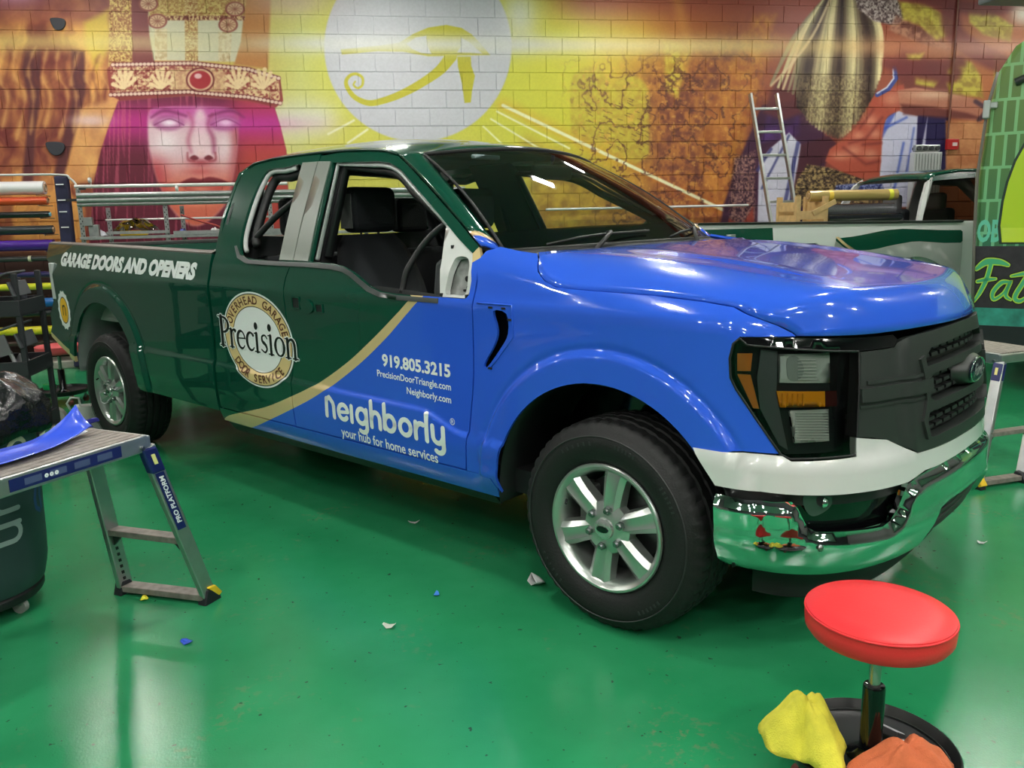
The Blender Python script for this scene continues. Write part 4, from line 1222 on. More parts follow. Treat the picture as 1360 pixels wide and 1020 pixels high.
    fr.tube([tuple(p) for p in wa[:, 0]], .007, 6); fr.tube([tuple(p) for p in wa[:, -1]], .007, 6)
    fr.build('windshield_seal', mat('seal_black', (10, 11, 12), .6), wso, smooth=True)
    fb = MB().grid(wa[-3:, :] - np.array([0, 0, .006])).build('windshield_frit', GLOSSBLK, wso, smooth=True)
    def on_ws(k, t):
        i = k * 12; j = (t / .985 + 1) / 2 * 24
        i0 = int(min(11, i)); j0 = int(min(23, j)); fi = i - i0; fj = j - j0
        p = (wa[i0, j0] * (1 - fj) + wa[i0, j0 + 1] * fj) * (1 - fi) + (wa[i0 + 1, j0] * (1 - fj) + wa[i0 + 1, j0 + 1] * fj) * fi
        return Vector(p) + Vector((.008, 0, .012))
    # interior mirror and sensor stalk
    mp = on_ws(.20, -.02) - Vector((.07, 0, .05))
    mi = MB().box((0, 0, 0), (.03, .25, .075)).build('interior_mirror', SATIN, T, bevel=.014, loc=mp, rot=(0, .2, -.25))
    MB().cyl(mp, on_ws(.12, -.02), .01, 8).build('mirror_stalk', BLK, T)
    MB().box(on_ws(.08, .55) - Vector((.03, 0, .02)), (.03, .17, .02)).build('toll_tag', mat('pale_tag', (150, 165, 168), .4), T, bevel=.004)
    # wipers
    for t0, t1 in ((.80, .02), (-.10, -.80)):
        a = on_ws(.985, t0); b = on_ws(.93, t1); a = a + Vector((.02, 0, .0)); c = on_ws(.955, (t0 + t1) / 2)
        wp = MB().tube([a, a * .5 + c * .5 + Vector((.01, 0, .012)), c + Vector((.01, 0, .012)), b], .006, 6).build('wiper_blade', BLK, T, smooth=True)
        MB().tube([on_ws(1.03, t0 * .75 + t1 * .25) + Vector((.06, 0, -.01)), c + Vector((.03, 0, .02)), c + Vector((.005, 0, .016))], [.012, .009, .006], 6).build('wiper_arm', BLK, wp, smooth=True)
    # cowl
    cw = []
    for k in np.linspace(0, 1, 4):
        t = np.linspace(-1, 1, 21)
        p0 = ws_base(t); p1 = np.stack([-.42 + .12 * (1 - t * t), -.875 * t, 1.362 + .012 * (1 - t * t)], -1)
        r_ = p0 * (1 - k) + p1 * k; r_[:, 2] -= .012 * math.sin(k * math.pi)
        cw.append(r_)
    MB().grid(cw).build('cowl', BLK, T, smooth=True, solid=.01)
    lv = MB()
    for k in range(7): lv.tube([(-.50 + .13 * (1 - (y / .8) ** 2) + k * .012, y, 1.372 + .014 * (1 - (y / .8) ** 2)) for y in np.linspace(-.75, .75, 15)], .0025, 4)
    lv.build('cowl_louver', SATIN, T)
    # back of the cab with its window
    bw_ = [(-.90, 1.0), (.90, 1.0), (.905, 1.36), (.84, 1.55), (.70, 1.80), (.60, 1.86), (-.60, 1.86), (-.70, 1.80), (-.84, 1.55), (-.905, 1.36)]
    hole = spline([(-.62, 1.44), (0, 1.43), (.62, 1.44), (.66, 1.50), (.58, 1.74), (.52, 1.78), (0, 1.80), (-.52, 1.78), (-.58, 1.74), (-.66, 1.50)], 4, True)
    backs = lambda y, z: np.stack([-2.700 - .012 * np.cos(y) - .02 * sst(1.3, 1.8, z), y, z], -1)
    panel('cab_back', bw_, backs, T, [PAINT['green']], holes=[hole], h=.08, thick=.03, flip=True)
    panel('cab_back_trim', bw_, lambda y, z: backs(y, z) + np.array([.05, 0, 0]), T, [mat('dark_trim', (70, 73, 75), .7)], holes=[hole], h=.08, thick=.02)
    panel('rear_glass', hole, lambda y, z: backs(y, z) + np.array([.012, 0, 0]), T, [GLASS], h=.1, thick=0)
    MB().box((-2.71, 0, .75), (.03, 1.7, .56)).build('cab_back_lower', BLK, T)
    # ---------------------------------------------------------------- front fenders and hood
    cx, cz, R = ARF
    archf = [(cx + R * math.cos(t), cz + R * math.sin(t)) for t in np.linspace(math.pi + .03, .66, 40)]
    ft = [(-.655, 1.345), (-.640, 1.385), (-.60, 1.40), (-.50, 1.385), (-.41, 1.375), (-.385, 1.355), (-.35, 1.312), (-.30, 1.279), (-.24, 1.259), (-.1, 1.252), (.16, 1.244), (.35, 1.230), (.45, 1.218)]
    fu = sx([(-.708, .480), (-.690, .62), (-.661, .80), (-.649, .90), (-.641, 1.17), (-.633, 1.27)] + ft) + [(1.165, 1.196), (1.06, 1.165), (1.005, 1.143), (.992, 1.133), (1.183, 1.133), (1.205, 1.113), (1.216, 1.062), (1.211, 1.0), (1.192, .965), (1.042, .770), (1.13, .768), (1.19, .766)] + sx(archf[::-1]) + sx([(-.555, .480)])
    vent = sx(spline([(-.532, 1.158), (-.463, 1.152), (-.460, 1.075), (-.50, 1.016), (-.577, .932), (-.592, .945), (-.535, 1.025), (-.515, 1.083)], 3, True))
    fn, ff = both('fender', fu, skin, T, [PAINT['blue']], holes=[vent], h=.032, thick=.012, pts=rings(ARF, .118, -.62, .60))
    both('vent_cavity', sx([(-.62, .90), (-.62, 1.19), (-.42, 1.19), (-.42, 1.04), (-.55, .90)]), skino(-.04), T, [GLOSSBLK], h=.06, thick=.01)
    rec = sx([(-.618, 1.187), (-.436, 1.186), (-.432, 1.066), (-.552, .938)])
    rl = MB()
    P = skin(np.array([p[0] for p in dens(rec, .03, False)]), np.array([p[1] for p in dens(rec, .03, False)]), .001)
    rl.tube([tuple(p) for p in P], .0035, 6).build('vent_recess_edge', PAINT['blue'], fn, smooth=True)
    cl = MB()
    for (x, z) in ((-.545, 1.172), (-.477, 1.172), (-.447, 1.13), (-.56, .93)):
        p = skin(np.array([u_of_x(x)]), np.array([z]), .001)[0]; cl.box((p[0], p[1], p[2]), (.020, .004, .008))
    cl.build('clip_hole', BLK, fn)
    both('front_liner_panel', [(-.66, .38), (-.66, .95), (-.4, 1.16), (.3, 1.16), (.56, .95), (.58, .55), (.56, .38)], lambda x, z: np.stack([x, -.55 + 0 * x, z], -1), T, [GLOSSBLK], h=.2, thick=.01)
    for s in (-1, 1):
        lv = [[(cx + (R + .02) * math.cos(t), s * yy, cz + (R + .02) * math.sin(t)) for yy in (.955, .8, .55)] for t in np.linspace(-.12, math.pi + .12, 34)]
        MB().grid(lv).build('wheel_liner', BLK, T, smooth=True, solid=.006)
    # hood
    _q = skin(np.linspace(0, 1.02, 60), np.full(60, 1.12)); HFY = -_q[:, 1]; HFX = _q[:, 0] + .004
    ftu = sx(ft[4:]) + [(1.165, 1.196), (1.06, 1.165), (1.005, 1.143), (.992, 1.133)]
    ftu = spline(ftu, 5)
    FT = skin(np.array([p[0] for p in ftu]), np.array([p[1] for p in ftu]))
    fs = np.concatenate([[0], np.cumsum(np.linalg.norm(np.diff(FT, axis=0), axis=1))]); fs /= fs[-1]
    def hood(a, t):
        a = np.asarray(a, float); t = np.asarray(t, float)
        xe = np.interp(a, fs, FT[:, 0]); ye = -np.interp(a, fs, FT[:, 1]) - .007; zed = np.interp(a, fs, FT[:, 2])
        y = t * ye; tf = np.abs(t)
        xr = FT[0, 0] + .105 * (1 - tf ** 2)
        xf = np.interp(tf * -FT[-1, 1], HFY, HFX)
        lin_ = xr + (xf - xr) * a
        l1 = FT[0, 0] + (np.interp(-FT[-1, 1], HFY, HFX) - FT[0, 0]) * a
        x = lin_ + (xe - l1) * tf ** 4
        zc_ = np.interp(x, [-.42, -.3, 0, .2, .4, .6, .75, .90], [1.378, 1.374, 1.352, 1.332, 1.305, 1.270, 1.240, 1.205])
        zt = zc_ + .010 * (1 - (y / .62) ** 2) * (np.abs(y) < .62)
        q = np.clip((1 - tf) / .34, 0, 1)
        g = 1 - (1 - q) ** 2.0
        roll = np.clip((a - .90) / .10, 0, 1) ** 2.0
        zt = zt * (1 - roll) + 1.120 * roll
        z = zed + (zt - zed) * g
        z = z + .010 * np.exp(-((np.abs(y) - .50) / .06) ** 2) * sst(.95, .5, a) * sst(0, .25, a)
        x = x + .018 * np.sin(np.clip((a - .88) / .12, 0, 1) * math.pi / 2) * (1 - roll * .6) * (1 - tf ** 6)
        return np.stack([x, -y, z], -1)
    aa = np.concatenate([np.linspace(0, .88, 30), np.linspace(.90, 1, 9)]); tt = np.linspace(-1, 1, 61)
    Ag, Tg = np.meshgrid(aa, tt, indexing='ij')
    HP = hood(Ag, Tg)
    hood_o = MB().grid(HP).build('hood', PAINT['blue'], T, smooth=True, solid=.012)
    # dark sill under the hood edge so the shut line reads
    for s in (1, -1):
        e = hood(np.linspace(.05, 1, 30), np.full(30, 1.0)) * [1, s, 1]
        MB().grid([[(x, y + s * .05, z - .03) for x, y, z in e], [(x, y - s * .008, z - .022) for x, y, z in e]]).build('hood_gap', BLK, T, solid=.004)
    MB().box((.2, 0, 1.0), (1.0, 1.4, .3)).build('engine_cover', BLK, T)
    # ---------------------------------------------------------------- front face
    trim = [(1.183, 1.131), (1.0, 1.130), (.80, 1.124), (.60, 1.120), (.58, 1.105), (.60, 1.083), (.76, 1.083), (.985, 1.09), (1.16, 1.105)]
    both('headlight_trim', trim, skino(.002), T, [GLOSSBLK], h=.04, thick=.02)
    hl = [(1.183, 1.128), (1.203, 1.110), (1.213, 1.062), (1.208, 1.0), (1.189, .966), (1.040, .768), (1.013, .756), (.797, .765), (.766, 1.082), (.985, 1.094), (1.16, 1.108)]
    for mi_ in (False, True):
        hp = panel('headlight', hl, skino(-.055), T, [mat('headlight_housing', (20, 24, 25), .35)], h=.05, thick=.02, mirror=mi_)
        def sub(name, poly, off, m_, thick=.014, h=.04, par=hp): return panel(name, poly, skino(off), par, [m_], h=h, thick=thick, mirror=mi_)
        sub('headlight_bezel', [(1.115, 1.09), (1.055, 1.085), (1.055, .95), (1.01, .775), (1.04, .79), (1.11, .90), (1.125, 1.0)], -.03, mat('bezel_dark_grey', (84, 88, 90), .3, coat=.3))
        refl = mat('lamp_reflector', (236, 238, 236), .15, metal=.35)
        lensm = mat('ribbed_lamp_lens', (196, 200, 194), .25, metal=.1, coat=.5)
        sub('upper_lamp', [(1.046, 1.074), (.846, 1.076), (.852, .984), (1.043, .985)], -.04, lensm)
        sub('upper_reflector', [(1.044, 1.068), (1.022, 1.068), (1.016, .998), (1.040, .998)], -.036, refl)
        sub('upper_projector', spline([(1.015, 1.06), (.975, 1.066), (.95, 1.03), (.97, .995), (1.01, .998)], 4, True), -.037, mat('projector_glass', (150, 156, 152), .08, coat=1))
        sub('lower_lamp', [(1.0, .898), (.860, .902), (.862, .802), (.985, .796)], -.04, lensm)
        sub('lower_reflector', [(1.004, .895), (.985, .895), (.965, .80), (.985, .80)], -.036, refl)
        rib = MB()
        for k in range(11):
            z = .808 + k * .0085
            q = skin(np.linspace(.868, .985, 7), np.full(7, z), -.035) * ([1, -1, 1] if mi_ else [1, 1, 1])
            rib.tube([tuple(p) for p in q], .0022, 4)
        for k in range(7):
            z = .996 + k * .010
            q = skin(np.linspace(.905, .975, 5), np.full(5, z), -.034) * ([1, -1, 1] if mi_ else [1, 1, 1])
            rib.tube([tuple(p) for p in q], .0018, 4)
        rib.build('lens_rib', mat('rib_grey', (206, 208, 204), .25), hp)
        amb = mat('amber_lens', (238, 150, 20), .18, coat=.8)
        sub('turn_signal', [(1.056, .962), (.885, .962), (.885, .914), (1.042, .911)], -.022, amb)
        sub('turn_signal_end', [(.884, .962), (.842, .962), (.843, .914), (.884, .914)], -.022, mat('dark_red_lens', (70, 26, 24), .2, coat=.6))
        rb = MB()
        for k in range(5):
            q = skin(np.full(5, 1.035 - k * .018), np.linspace(.918, .956, 5), -.019) * ([1, -1, 1] if mi_ else [1, 1, 1])
            rb.tube([tuple(p) for p in q], .003, 5)
        rb.build('turn_signal_rib', amb, hp)
        sub('side_marker', [(1.192, 1.078), (1.142, 1.080), (1.146, 1.024), (1.190, 1.022)], -.012, mat('side_marker_orange', (226, 122, 44), .25, coat=.7))
        sub('side_marker_lower', [(1.190, 1.012), (1.146, 1.012), (1.113, .905), (1.133, .906)], -.012, mat('side_marker_orange', (188, 96, 34), .25))
        panel('headlight_lens', hl, skino(.002), hp, [GLASS], h=.05, thick=0, mirror=mi_)
        edge = dens(hl, .03)
        q = skin(np.array([p[0] for p in edge]), np.array([p[1] for p in edge]), .001) * ([1, -1, 1] if mi_ else [1, 1, 1])
        MB().tube([tuple(p) for p in q], .004, 6, True).build('headlight_seal', BLK, hp, smooth=True)
    # grille: symmetric black fascia with three openings
    half = [(.50, 1.112), (.56, 1.106), (.585, 1.094), (.60, 1.080), (.757, 1.079), (.790, .820), (.672, .801), (.585, .762), (.53, .738), (.30, .728), (0, .724)]
    fas = half + [(-u, z) for u, z in half[::-1][1:]]
    fas = fas + [(-.30, 1.114), (0, 1.114), (.30, 1.114)]
    def sym(P): return P + [(-u, z) for u, z in P[::-1]]
    up = sym([(0.0001, 1.070), (.40, 1.060), (.455, 1.030), (.44, 1.004), (0.0001, 1.006)])
    midh = sym([(0.0001, .978), (.40, .976), (.435, .955), (.435, .900), (.40, .884), (0.0001, .880)])
    lowh = sym([(0.0001, .852), (.46, .856), (.485, .835), (.455, .775), (.42, .768), (0.0001, .765)])
    def clean(P):
        o = []
        P = [((0.0 if abs(p[0]) < 1e-3 else p[0]), p[1]) for p in P]
        if abs(P[0][0] - P[-1][0]) + abs(P[0][1] - P[-1][1]) < 1e-3: P = P[:-1]
        for p in P:
            if not o or abs(p[0] - o[-1][0]) + abs(p[1] - o[-1][1]) > 1e-3: o.append(p)
        return o
    up, midh, lowh = clean(up), clean(midh), clean(lowh)
    def gsurf(off):
        def f(u, z):
            b = .022 * (sst(.60, .54, np.abs(u)))                      # proud central frame
            return skin(u, z, off + b)
        return f
    gr = panel('grille', clean(fas), gsurf(.0), T, [SATIN], holes=[up, midh, lowh], h=.045, thick=.05)
    panel('grille_back', [(-.5, .75), (.5, .75), (.5, 1.085), (-.5, 1.085)], gsurf(-.055), gr, [mat('grille_dark', (10, 11, 12), .5)], h=.08, thick=.01)
    tabs = MB()
    for z0, um in ((1.045, .40), (1.022, .42), (.955, .38), (.925, .40), (.898, .38), (.838, .42), (.812, .43), (.786, .42)):
        k = 0
        for u in np.arange(-um, um, .078):
            sh_ = .039 if int(z0 * 1000) % 2 else 0
            uu = np.linspace(u + sh_, u + sh_ + .058, 3)
            if abs(uu).max() > um + .01: continue
            q = gsurf(-.028)(uu, np.full(3, z0))
            q2 = gsurf(-.028)(uu, np.full(3, z0 + .010)); q3 = gsurf(-.05)(uu, np.full(3, z0)); q4 = gsurf(-.05)(uu, np.full(3, z0 + .010))
            tabs.grid([q3, q, q2, q4])
    tabs.build('grille_mesh', mat('grille_tab', (38, 40, 40), .45), gr, solid=.003)['kind'] = 'stuff'
    # horizontal C-bars either side
    for z0, z1, u0, u1, of in ((.978, .990, .745, .45, .006), (.925, .968, .775, .43, .012), (.905, .914, .775, .46, .004)):
        both('grille_bar', [(u0, z0), (u0, z1), (u1, z1), (u1, z0)], gsurf(of), T, [SATIN], h=.05, thick=.03)
    both('grille_frame_ridge', [(.47, 1.045), (.50, 1.035), (.485, .985), (.475, .900), (.505, .835), (.48, .772), (.462, .78), (.478, .83), (.45, .895), (.455, .985)], gsurf(.010), T, [SATIN], h=.04, thick=.02)
    # oval badge
    bp_ = skin(np.array([0.0]), np.array([.935]), .034)[0]
    bg = empty('grille_badge'); bg.parent = T; bg.location = bp_
    o = MB().lathe([(0, .0), (.9, -.001), (1, -.006), (1.12, -.02), (1.30, -.05)], 40, ax='x'); o.v = [(x, y * .105, z * .050) for x, y, z in o.v]
    o.build('badge_mount', SATIN, bg, smooth='auto')
    o = MB().lathe([(.0, .006), (.86, .005), (.92, .001)], 40, ax='x'); o.v = [(x, y * .105, z * .050) for x, y, z in o.v]
    o.build('badge_oval', mat('badge_dark_blue', (14, 22, 44), .15, coat=.8), bg, smooth='auto')
    o = MB().tube([(.006, .093 * math.cos(t), .043 * math.sin(t)) for t in np.linspace(0, 2 * math.pi, 40, endpoint=False)], .0026, 6, True)
    o.build('badge_ring', CHROME, bg, smooth=True)
    V, F = text_mesh('Ford', .062, .0015, .25, .92, 'CENTER')
    V[:, 1] -= .020
    link_mesh('badge_lettering', [(.0085, v[0], v[1]) for v in V], F, mat('badge_silver', (210, 214, 218), .2, metal=.6), bg)
    # pale valance below the lights
    v0 = [(1.036, .765), (1.010, .751), (.800, .760), (.797, .818), (.676, .799), (.585, .757), (.53, .733), (.30, .723), (0, .719)]
    v1 = [(0, .663), (.212, .663), (.40, .664), (.48, .668), (.592, .650), (.99, .648), (1.10, .648), (1.238, .652)]
    nearv = [(float(u_of_x(.378)), .728), (float(u_of_x(.352)), .764), (1.187, .763), (1.10, .766)] + v0
    full = nearv + [(-u, z) for u, z in nearv[::-1][1:]] + [(-u, z) for u, z in v1[::-1]][:-1] + v1
    def vsurf(u, z):
        return skin(u, z, .006 + .012 * sst(.770, .735, z))
    panel('front_valance', full, vsurf, T, [PAINT['white']], h=.04, thick=.03)
    # chrome bumper
    tb = [(1.235, .625), (1.15, .619), (1.064, .615), (1.005, .622), (.985, .600), (.969, .567), (.955, .540), (.930, .526), (.80, .521), (.690, .518), (.655, .530), (.622, .560), (.590, .615), (.566, .637), (.50, .650), (.416, .654), (0, .656)]
    bb = [(0, .528), (.113, .528), (.30, .530), (.385, .522), (.42, .49), (.466, .41), (.50, .385), (.589, .375), (.83, .368), (1.066, .366), (1.204, .372), (1.228, .40)]
    TB = sorted(tb); tu = [p[0] for p in TB]; tz = [p[1] for p in TB]
    ztop = lambda u: np.interp(np.abs(u), tu, tz)
    def bsurf(u, z):
        sh_ = np.shape(u); dd_ = seg_dist(np.stack([np.abs(np.ravel(u)), np.ravel(z)], 1), tb, False).reshape(sh_)
        e = np.clip(dd_ / .030, 0, 1)
        return skin(u, z, .004 + .030 * np.sin(e * math.pi / 2) + .012 * sst(.55, .46, z) - .020 * sst(.40, .36, z))
    bfull = tb + [(-u, z) for u, z in tb[::-1][1:]] + [(-u, z) for u, z in bb[::-1]][:-1] + bb
    bmp = panel('front_bumper', bfull, bsurf, T, [CHROME], h=.02, thick=.02, ne=.012)
    panel('bumper_gap', [(-1.2, .60), (1.2, .60), (1.2, .67), (-1.2, .67)], skino(-.03), T, [BLK], h=.08, thick=.01)
    both('fog_lamp_recess', [(1.02, .50), (1.02, .655), (.55, .655), (.55, .50)], skino(-.045), T, [GLOSSBLK], h=.06, thick=.01)
    for s in (False, True):
        fl_ = panel('fog_lamp', spline([(.958, .630), (.90, .636), (.862, .622), (.872, .590), (.92, .565), (.948, .585)], 4, True), skino(-.028), T, [mat('fog_lens', (70, 75, 76), .1, metal=.3, coat=1)], h=.03, thick=.012, mirror=s)
        pp = skin(np.array([.893]), np.array([.612]), -.018)[0] * ([1, -1, 1] if s else [1, 1, 1])
        MB().lathe([(0, .012), (.012, .009), (.018, 0)], 18, ax='x').build('fog_projector', CHROME, fl_, smooth=True, loc=pp)
    # lower grille and air dam
    lg = [(.42, .515), (.45, .45), (.49, .375), (.30, .365), (0, .36)]
    lg = [(0, .535), (.39, .530)] + lg
    lgf = lg + [(-u, z) for u, z in lg[::-1][1:-1]]
    ld = panel('lower_grille', lgf, lambda u, z: skin(u, z, -.01 - .02 * sst(.45, .36, z)), T, [SATIN], h=.05, thick=.03)
    for z0 in (.40, .435, .47, .50):
        uu = np.linspace(-.40, .40, 21)
        q = skin(uu, np.full(21, z0), .006)
        MB().tube([tuple(p) for p in q], .009, 6).build('lower_grille_bar', SATIN, ld, smooth=True)
    panel('lower_grille_lip', [(-.46, .505), (-.40, .520), (.40, .520), (.46, .505), (.44, .500), (-.44, .500)], skino(.012), ld, [SATIN], h=.05, thick=.02)
    panel('air_dam', [(-1.12, .24), (-1.12, .375), (1.12, .375), (1.12, .24)], skino(-.035), T, [mat('air_dam_black', (14, 15, 17), .6)], h=.07, thick=.02)
    # license bracket screw
    p = bsurf(np.array([.93]), np.array([.485]))[0]
    MB().lathe([(0, .010), (.010, .008), (.013, 0)], 14, ax='x').build('bumper_bolt', STEEL, bmp, smooth=True, loc=tuple(p))
    # ---------------------------------------------------------------- chassis, wheels
    b = MB()
    for s in (-1, 1): b.box((-2.3, s * .45, .50), (5.6, .10, .16))
    for x in (-5.0, -3.6, -2.5, -1.3, .4): b.box((x, 0, .50), (.12, .9, .12))
    b.build('chassis_frame', BLK, T)
    MB().box((-1.55, 0, .44), (2.2, 1.72, .10)).build('cab_floor', BLK, T)
    MB().cyl((-4.174, -.75, .40), (-4.174, .75, .40), .055, 14).lathe([(0, -.16), (.13, -.1), (.16, 0), (.13, .1), (0, .16)], 18, (-4.174, 0, .40), 'x').build('rear_axle', BLK, T, smooth='auto')
    MB().cyl((0, -.75, .38), (0, .75, .38), .05, 12).build('front_axle', BLK, T)
    MB().cyl((-2.0, .3, .36), (-4.9, .3, .42), .04, 12).build('exhaust_pipe', STEEL, T, smooth=True)
    MB().box((-.62, -.86, .40), (.10, .10, .05)).build('splash_bracket', BLK, T, bevel=.01)
    for s in (-1, 1):
        build_wheel(T, 0, 1.000 - .012, s)
        build_wheel(T, -4.174, 1.000 - .012, s)
    # ---------------------------------------------------------------- interior
    for s in (-1, 1):
        st = empty('front_seat'); st.parent = T; st.location = (-1.62, s * .40, 0)
        MB().box((.05, 0, .88), (.54, .54, .16)).build('cushion', SEATM, st, bevel=.06, seg=3)
        prof = [(-.24, -.02, .0), (-.27, .10, .2), (-.27, .30, .25), (-.24, .50, .22), (-.18, .58, .0)]
        rows = []
        for k in np.linspace(0, 1, 9):
            z = .90 + k * .54; lean = -.18 - .20 * k; hw = .27 * (1 - .22 * max(0, k - .55) / .45) - (.05 * max(0, k - .85) / .15)
            rows.append([(lean + dx * (1 - .3 * k), y, z) for dx, y in ((-.08, -hw * .8), (-.02, -hw), (.06, -hw * .96), (.09, -hw * .7), (.06, 0), (.09, hw * .7), (.06, hw * .96), (-.02, hw), (-.08, hw * .8))])
        q = MB(); n_ = 9
        q.add([p for r_ in rows for p in r_], [(i * n_ + j, i * n_ + (j + 1) % n_, (i + 1) * n_ + (j + 1) % n_, (i + 1) * n_ + j) for i in range(8) for j in range(n_)] + [tuple(range(n_ - 1, -1, -1)), tuple(range(72, 81))])
        q.build('backrest', SEATM, st, smooth=True, bevel=0)
        hd = MB().box((-.36, 0, 1.572), (.13, .31, .24)).build('headrest', SEATM, st, bevel=.045, seg=4)
        MB().box((-.36, -.156, 1.565), (.10, .004, .18)).build('headrest_side_panel', mat('grey_seat_piping', (118, 122, 120), .7), hd, bevel=.01)
        for yy in (-.06, .06): MB().cyl((-.37, yy, 1.40), (-.36, yy, 1.48), .007, 8).build('headrest_post', STEEL, st)
        # belt tower
        MB().tube([(-.42, -s * .0 + s * .50 * 0 + .33 * s, 1.62), (-.36, .38 * s, 1.30), (-.25, .40 * s, 1.0)], .02, 6).build('seat_belt', BLK, st)
    rb_ = MB().box((-2.42, 0, .86), (.40, 1.45, .14)).box((-2.60, 0, 1.12), (.12, 1.45, .42)).build('rear_bench', SEATM, T, bevel=.04, seg=3)
    for y in (-.42, .42): MB().box((-2.585, y, 1.545), (.10, .27, .22)).build('bench_headrest', SEATM, rb_, bevel=.035, seg=3)
    dsh = MB().prism([(-.62, 1.36), (-.72, 1.385), (-.92, 1.375), (-1.02, 1.33), (-1.04, 1.20), (-.98, .95), (-.62, .90)], 'y', -.83, .83)
    dsh.build('dashboard', mat('dash_charcoal', (62, 66, 68), .6), T, bevel=.02)
    MB().box((-1.02, 0, 1.27), (.02, .26, .16)).build('dash_screen', GLOSSBLK, T, bevel=.008)
    MB().box((-1.35, 0, .82), (.7, .26, .22)).build('centre_console', SATIN, T, bevel=.03)
    sw = empty('steering_wheel'); sw.parent = T; sw.location = (-1.16, .40, 1.22); sw.rotation_euler = (0, math.radians(-62), 0)
    MB().tube([(.185 * math.cos(t), .185 * math.sin(t), 0) for t in np.linspace(0, 2 * math.pi, 36, endpoint=False)], .016, 8, True).build('rim', SATIN, sw, smooth=True)
    MB().box((0, 0, -.01), (.14, .12, .05)).bar((-.17, 0, 0), (-.05, 0, 0), .05, .02).bar((0, -.17, 0), (0, -.05, 0), .02, .03).bar((0, .17, 0), (0, .05, 0), .02, .03).build('hub', SATIN, sw, bevel=.012)
    MB().cyl((-1.14, .40, 1.20), (-.98, .40, 1.13), .03, 10).build('steering_column', BLK, T)
    hl_ = []
    for x in np.linspace(-2.62, -1.30, 10):
        ze = float(zedge(x)) - .03
        hl_.append([(x, y, ze + (zcen(x) - .035 - ze) * (1 - (y / .66) ** 4)) for y in np.linspace(-.64, .64, 13)])
    MB().grid(hl_).build('headliner', mat('headliner_grey', (120, 122, 122), .8), T, smooth=True, solid=.01)
    for s in (-1, 1):
        MB().box((-1.28, s * .20, 1.775), (.02, 0, 0)) if False else None
        MB().box((-1.36, s * .38, 1.80), (.16, .42, .018)).build('sun_visor', mat('headliner_grey', (84, 86, 88), .8), T, bevel=.006, rot=(0, 0, 0))
        MB().box((-1.27, s * .905, .95), (1.16, .05, .46)).build('door_inner_panel', mat('door_card', (40, 43, 46), .65), T, bevel=.02)
        MB().box((-1.35, s * .855, 1.08), (.52, .08, .06)).build('armrest', SATIN, T, bevel=.02)
        MB().box((-2.30, s * .895, .95), (.66, .05, .66)).build('quarter_inner_panel', mat('door_card', (40, 43, 46), .65), T, bevel=.02)
    # ---------------------------------------------------------------- lettering on the near side
    def on_side(x0, z0, slope, sc=1.0):
        """text plane -> body side; text runs towards +x"""
        def f(a, b): return side(x0 + a, z0 + b + slope * a, .0022)
        return f
    def on_bed(x0, z0, slope):
        def f(a, b): return skin(u_of_x(x0 + a), z0 + b + slope * a, .0022)
        return f
    V, F = text_mesh('GARAGE DOORS AND OPENERS', .122, .0078, .28, 1.0)
    V = V - [V[:, 0].min(), 0]; V[:, 0] *= 2.03 / V[:, 0].max()
    text3d('bed_lettering', V, F, on_bed(-4.885, 1.250, -.0195), WHITE, T)
    V, F = text_mesh('919.805.3215', .074, .0026, 0, 1.0); V = V - [V[:, 0].min(), 0]; V[:, 0] *= .438 / V[:, 0].max()
    text3d('phone_lettering', V, F, on_side(-1.224, .875, -.014), WHITE, fdn)
    V, F = text_mesh('PrecisionDoorTriangle.com', .043, .0006, 0, 1.0); V = V - [V[:, 0].min(), 0]; V[:, 0] *= .478 / V[:, 0].max()
    text3d('web_lettering', V, F, on_side(-1.264, .822, -.020), WHITE, fdn)
    V, F = text_mesh('Neighborly.com', .043, .0006, 0, 1.0); V = V - [V[:, 0].min(), 0]; V[:, 0] *= .278 / V[:, 0].max()
    text3d('second_web_lettering', V, F, on_side(-1.066, .765, -.028), WHITE, fdn)
    V, F = text_mesh('your hub for home services', .066, .0009, 0, 1.0); V = V - [V[:, 0].min(), 0]; V[:, 0] *= .675 / V[:, 0].max()
    text3d('tagline_lettering', V, F, on_side(-1.553, .497, -.022), WHITE, fdn)
    # rounded word mark, drawn stroke by stroke (unit: x-height 1)
    def word():
        W_ = .30; P = []; x = 0
        def S(*pts, w=W_): P.append(stroke([(x + a, b) for a, b in pts], w))
        S((0, 0), (0.03, 1.12)); S((0.03, 1.05), (.30, 1.25), (.62, .92), (.68, .70)); S((.68, .75), (.70, 0)); x += 1.12
        P.append(stroke([(x + a, b) for a, b in arc(.42, .48, .42, .47, 10, 318, 18)], W_)); S((.06, .44), (.80, .52), w=.22); x += 1.18
        S((0, 0), (0, .98)); x += .46
        P.append(stroke([(x + a, b) for a, b in arc(.42, .50, .40, .46, 0, 360, 20)], W_)); P.append(stroke([(x + a, b) for a, b in [(.83, .95), (.84, 0)] + arc(.44, -.10, .40, .42, 0, -125, 8)], W_)); x += 1.26
        S((0, 0), (0, 1.55)); P.append(stroke([(x + a, b) for a, b in [(.0, .45)] + arc(.36, .52, .35, .42, 150, 0, 10) + [(.71, 0)]], W_)); x += 1.10
        S((0, .1), (0, 1.55)); P.append(stroke([(x + a, b) for a, b in arc(.42, .48, .40, .46, 0, 360, 20)], W_)); x += 1.24
        P.append(stroke([(x + a, b) for a, b in arc(.42, .48, .42, .46, 0, 360, 20)], W_)); x += 1.22
        S((0, 0), (0, .95)); P.append(stroke([(x + a, b) for a, b in arc(.40, .48, .38, .44, 165, 65, 8)], W_)); x += .82
        S((0, 0), (0, 1.55)); x += .44
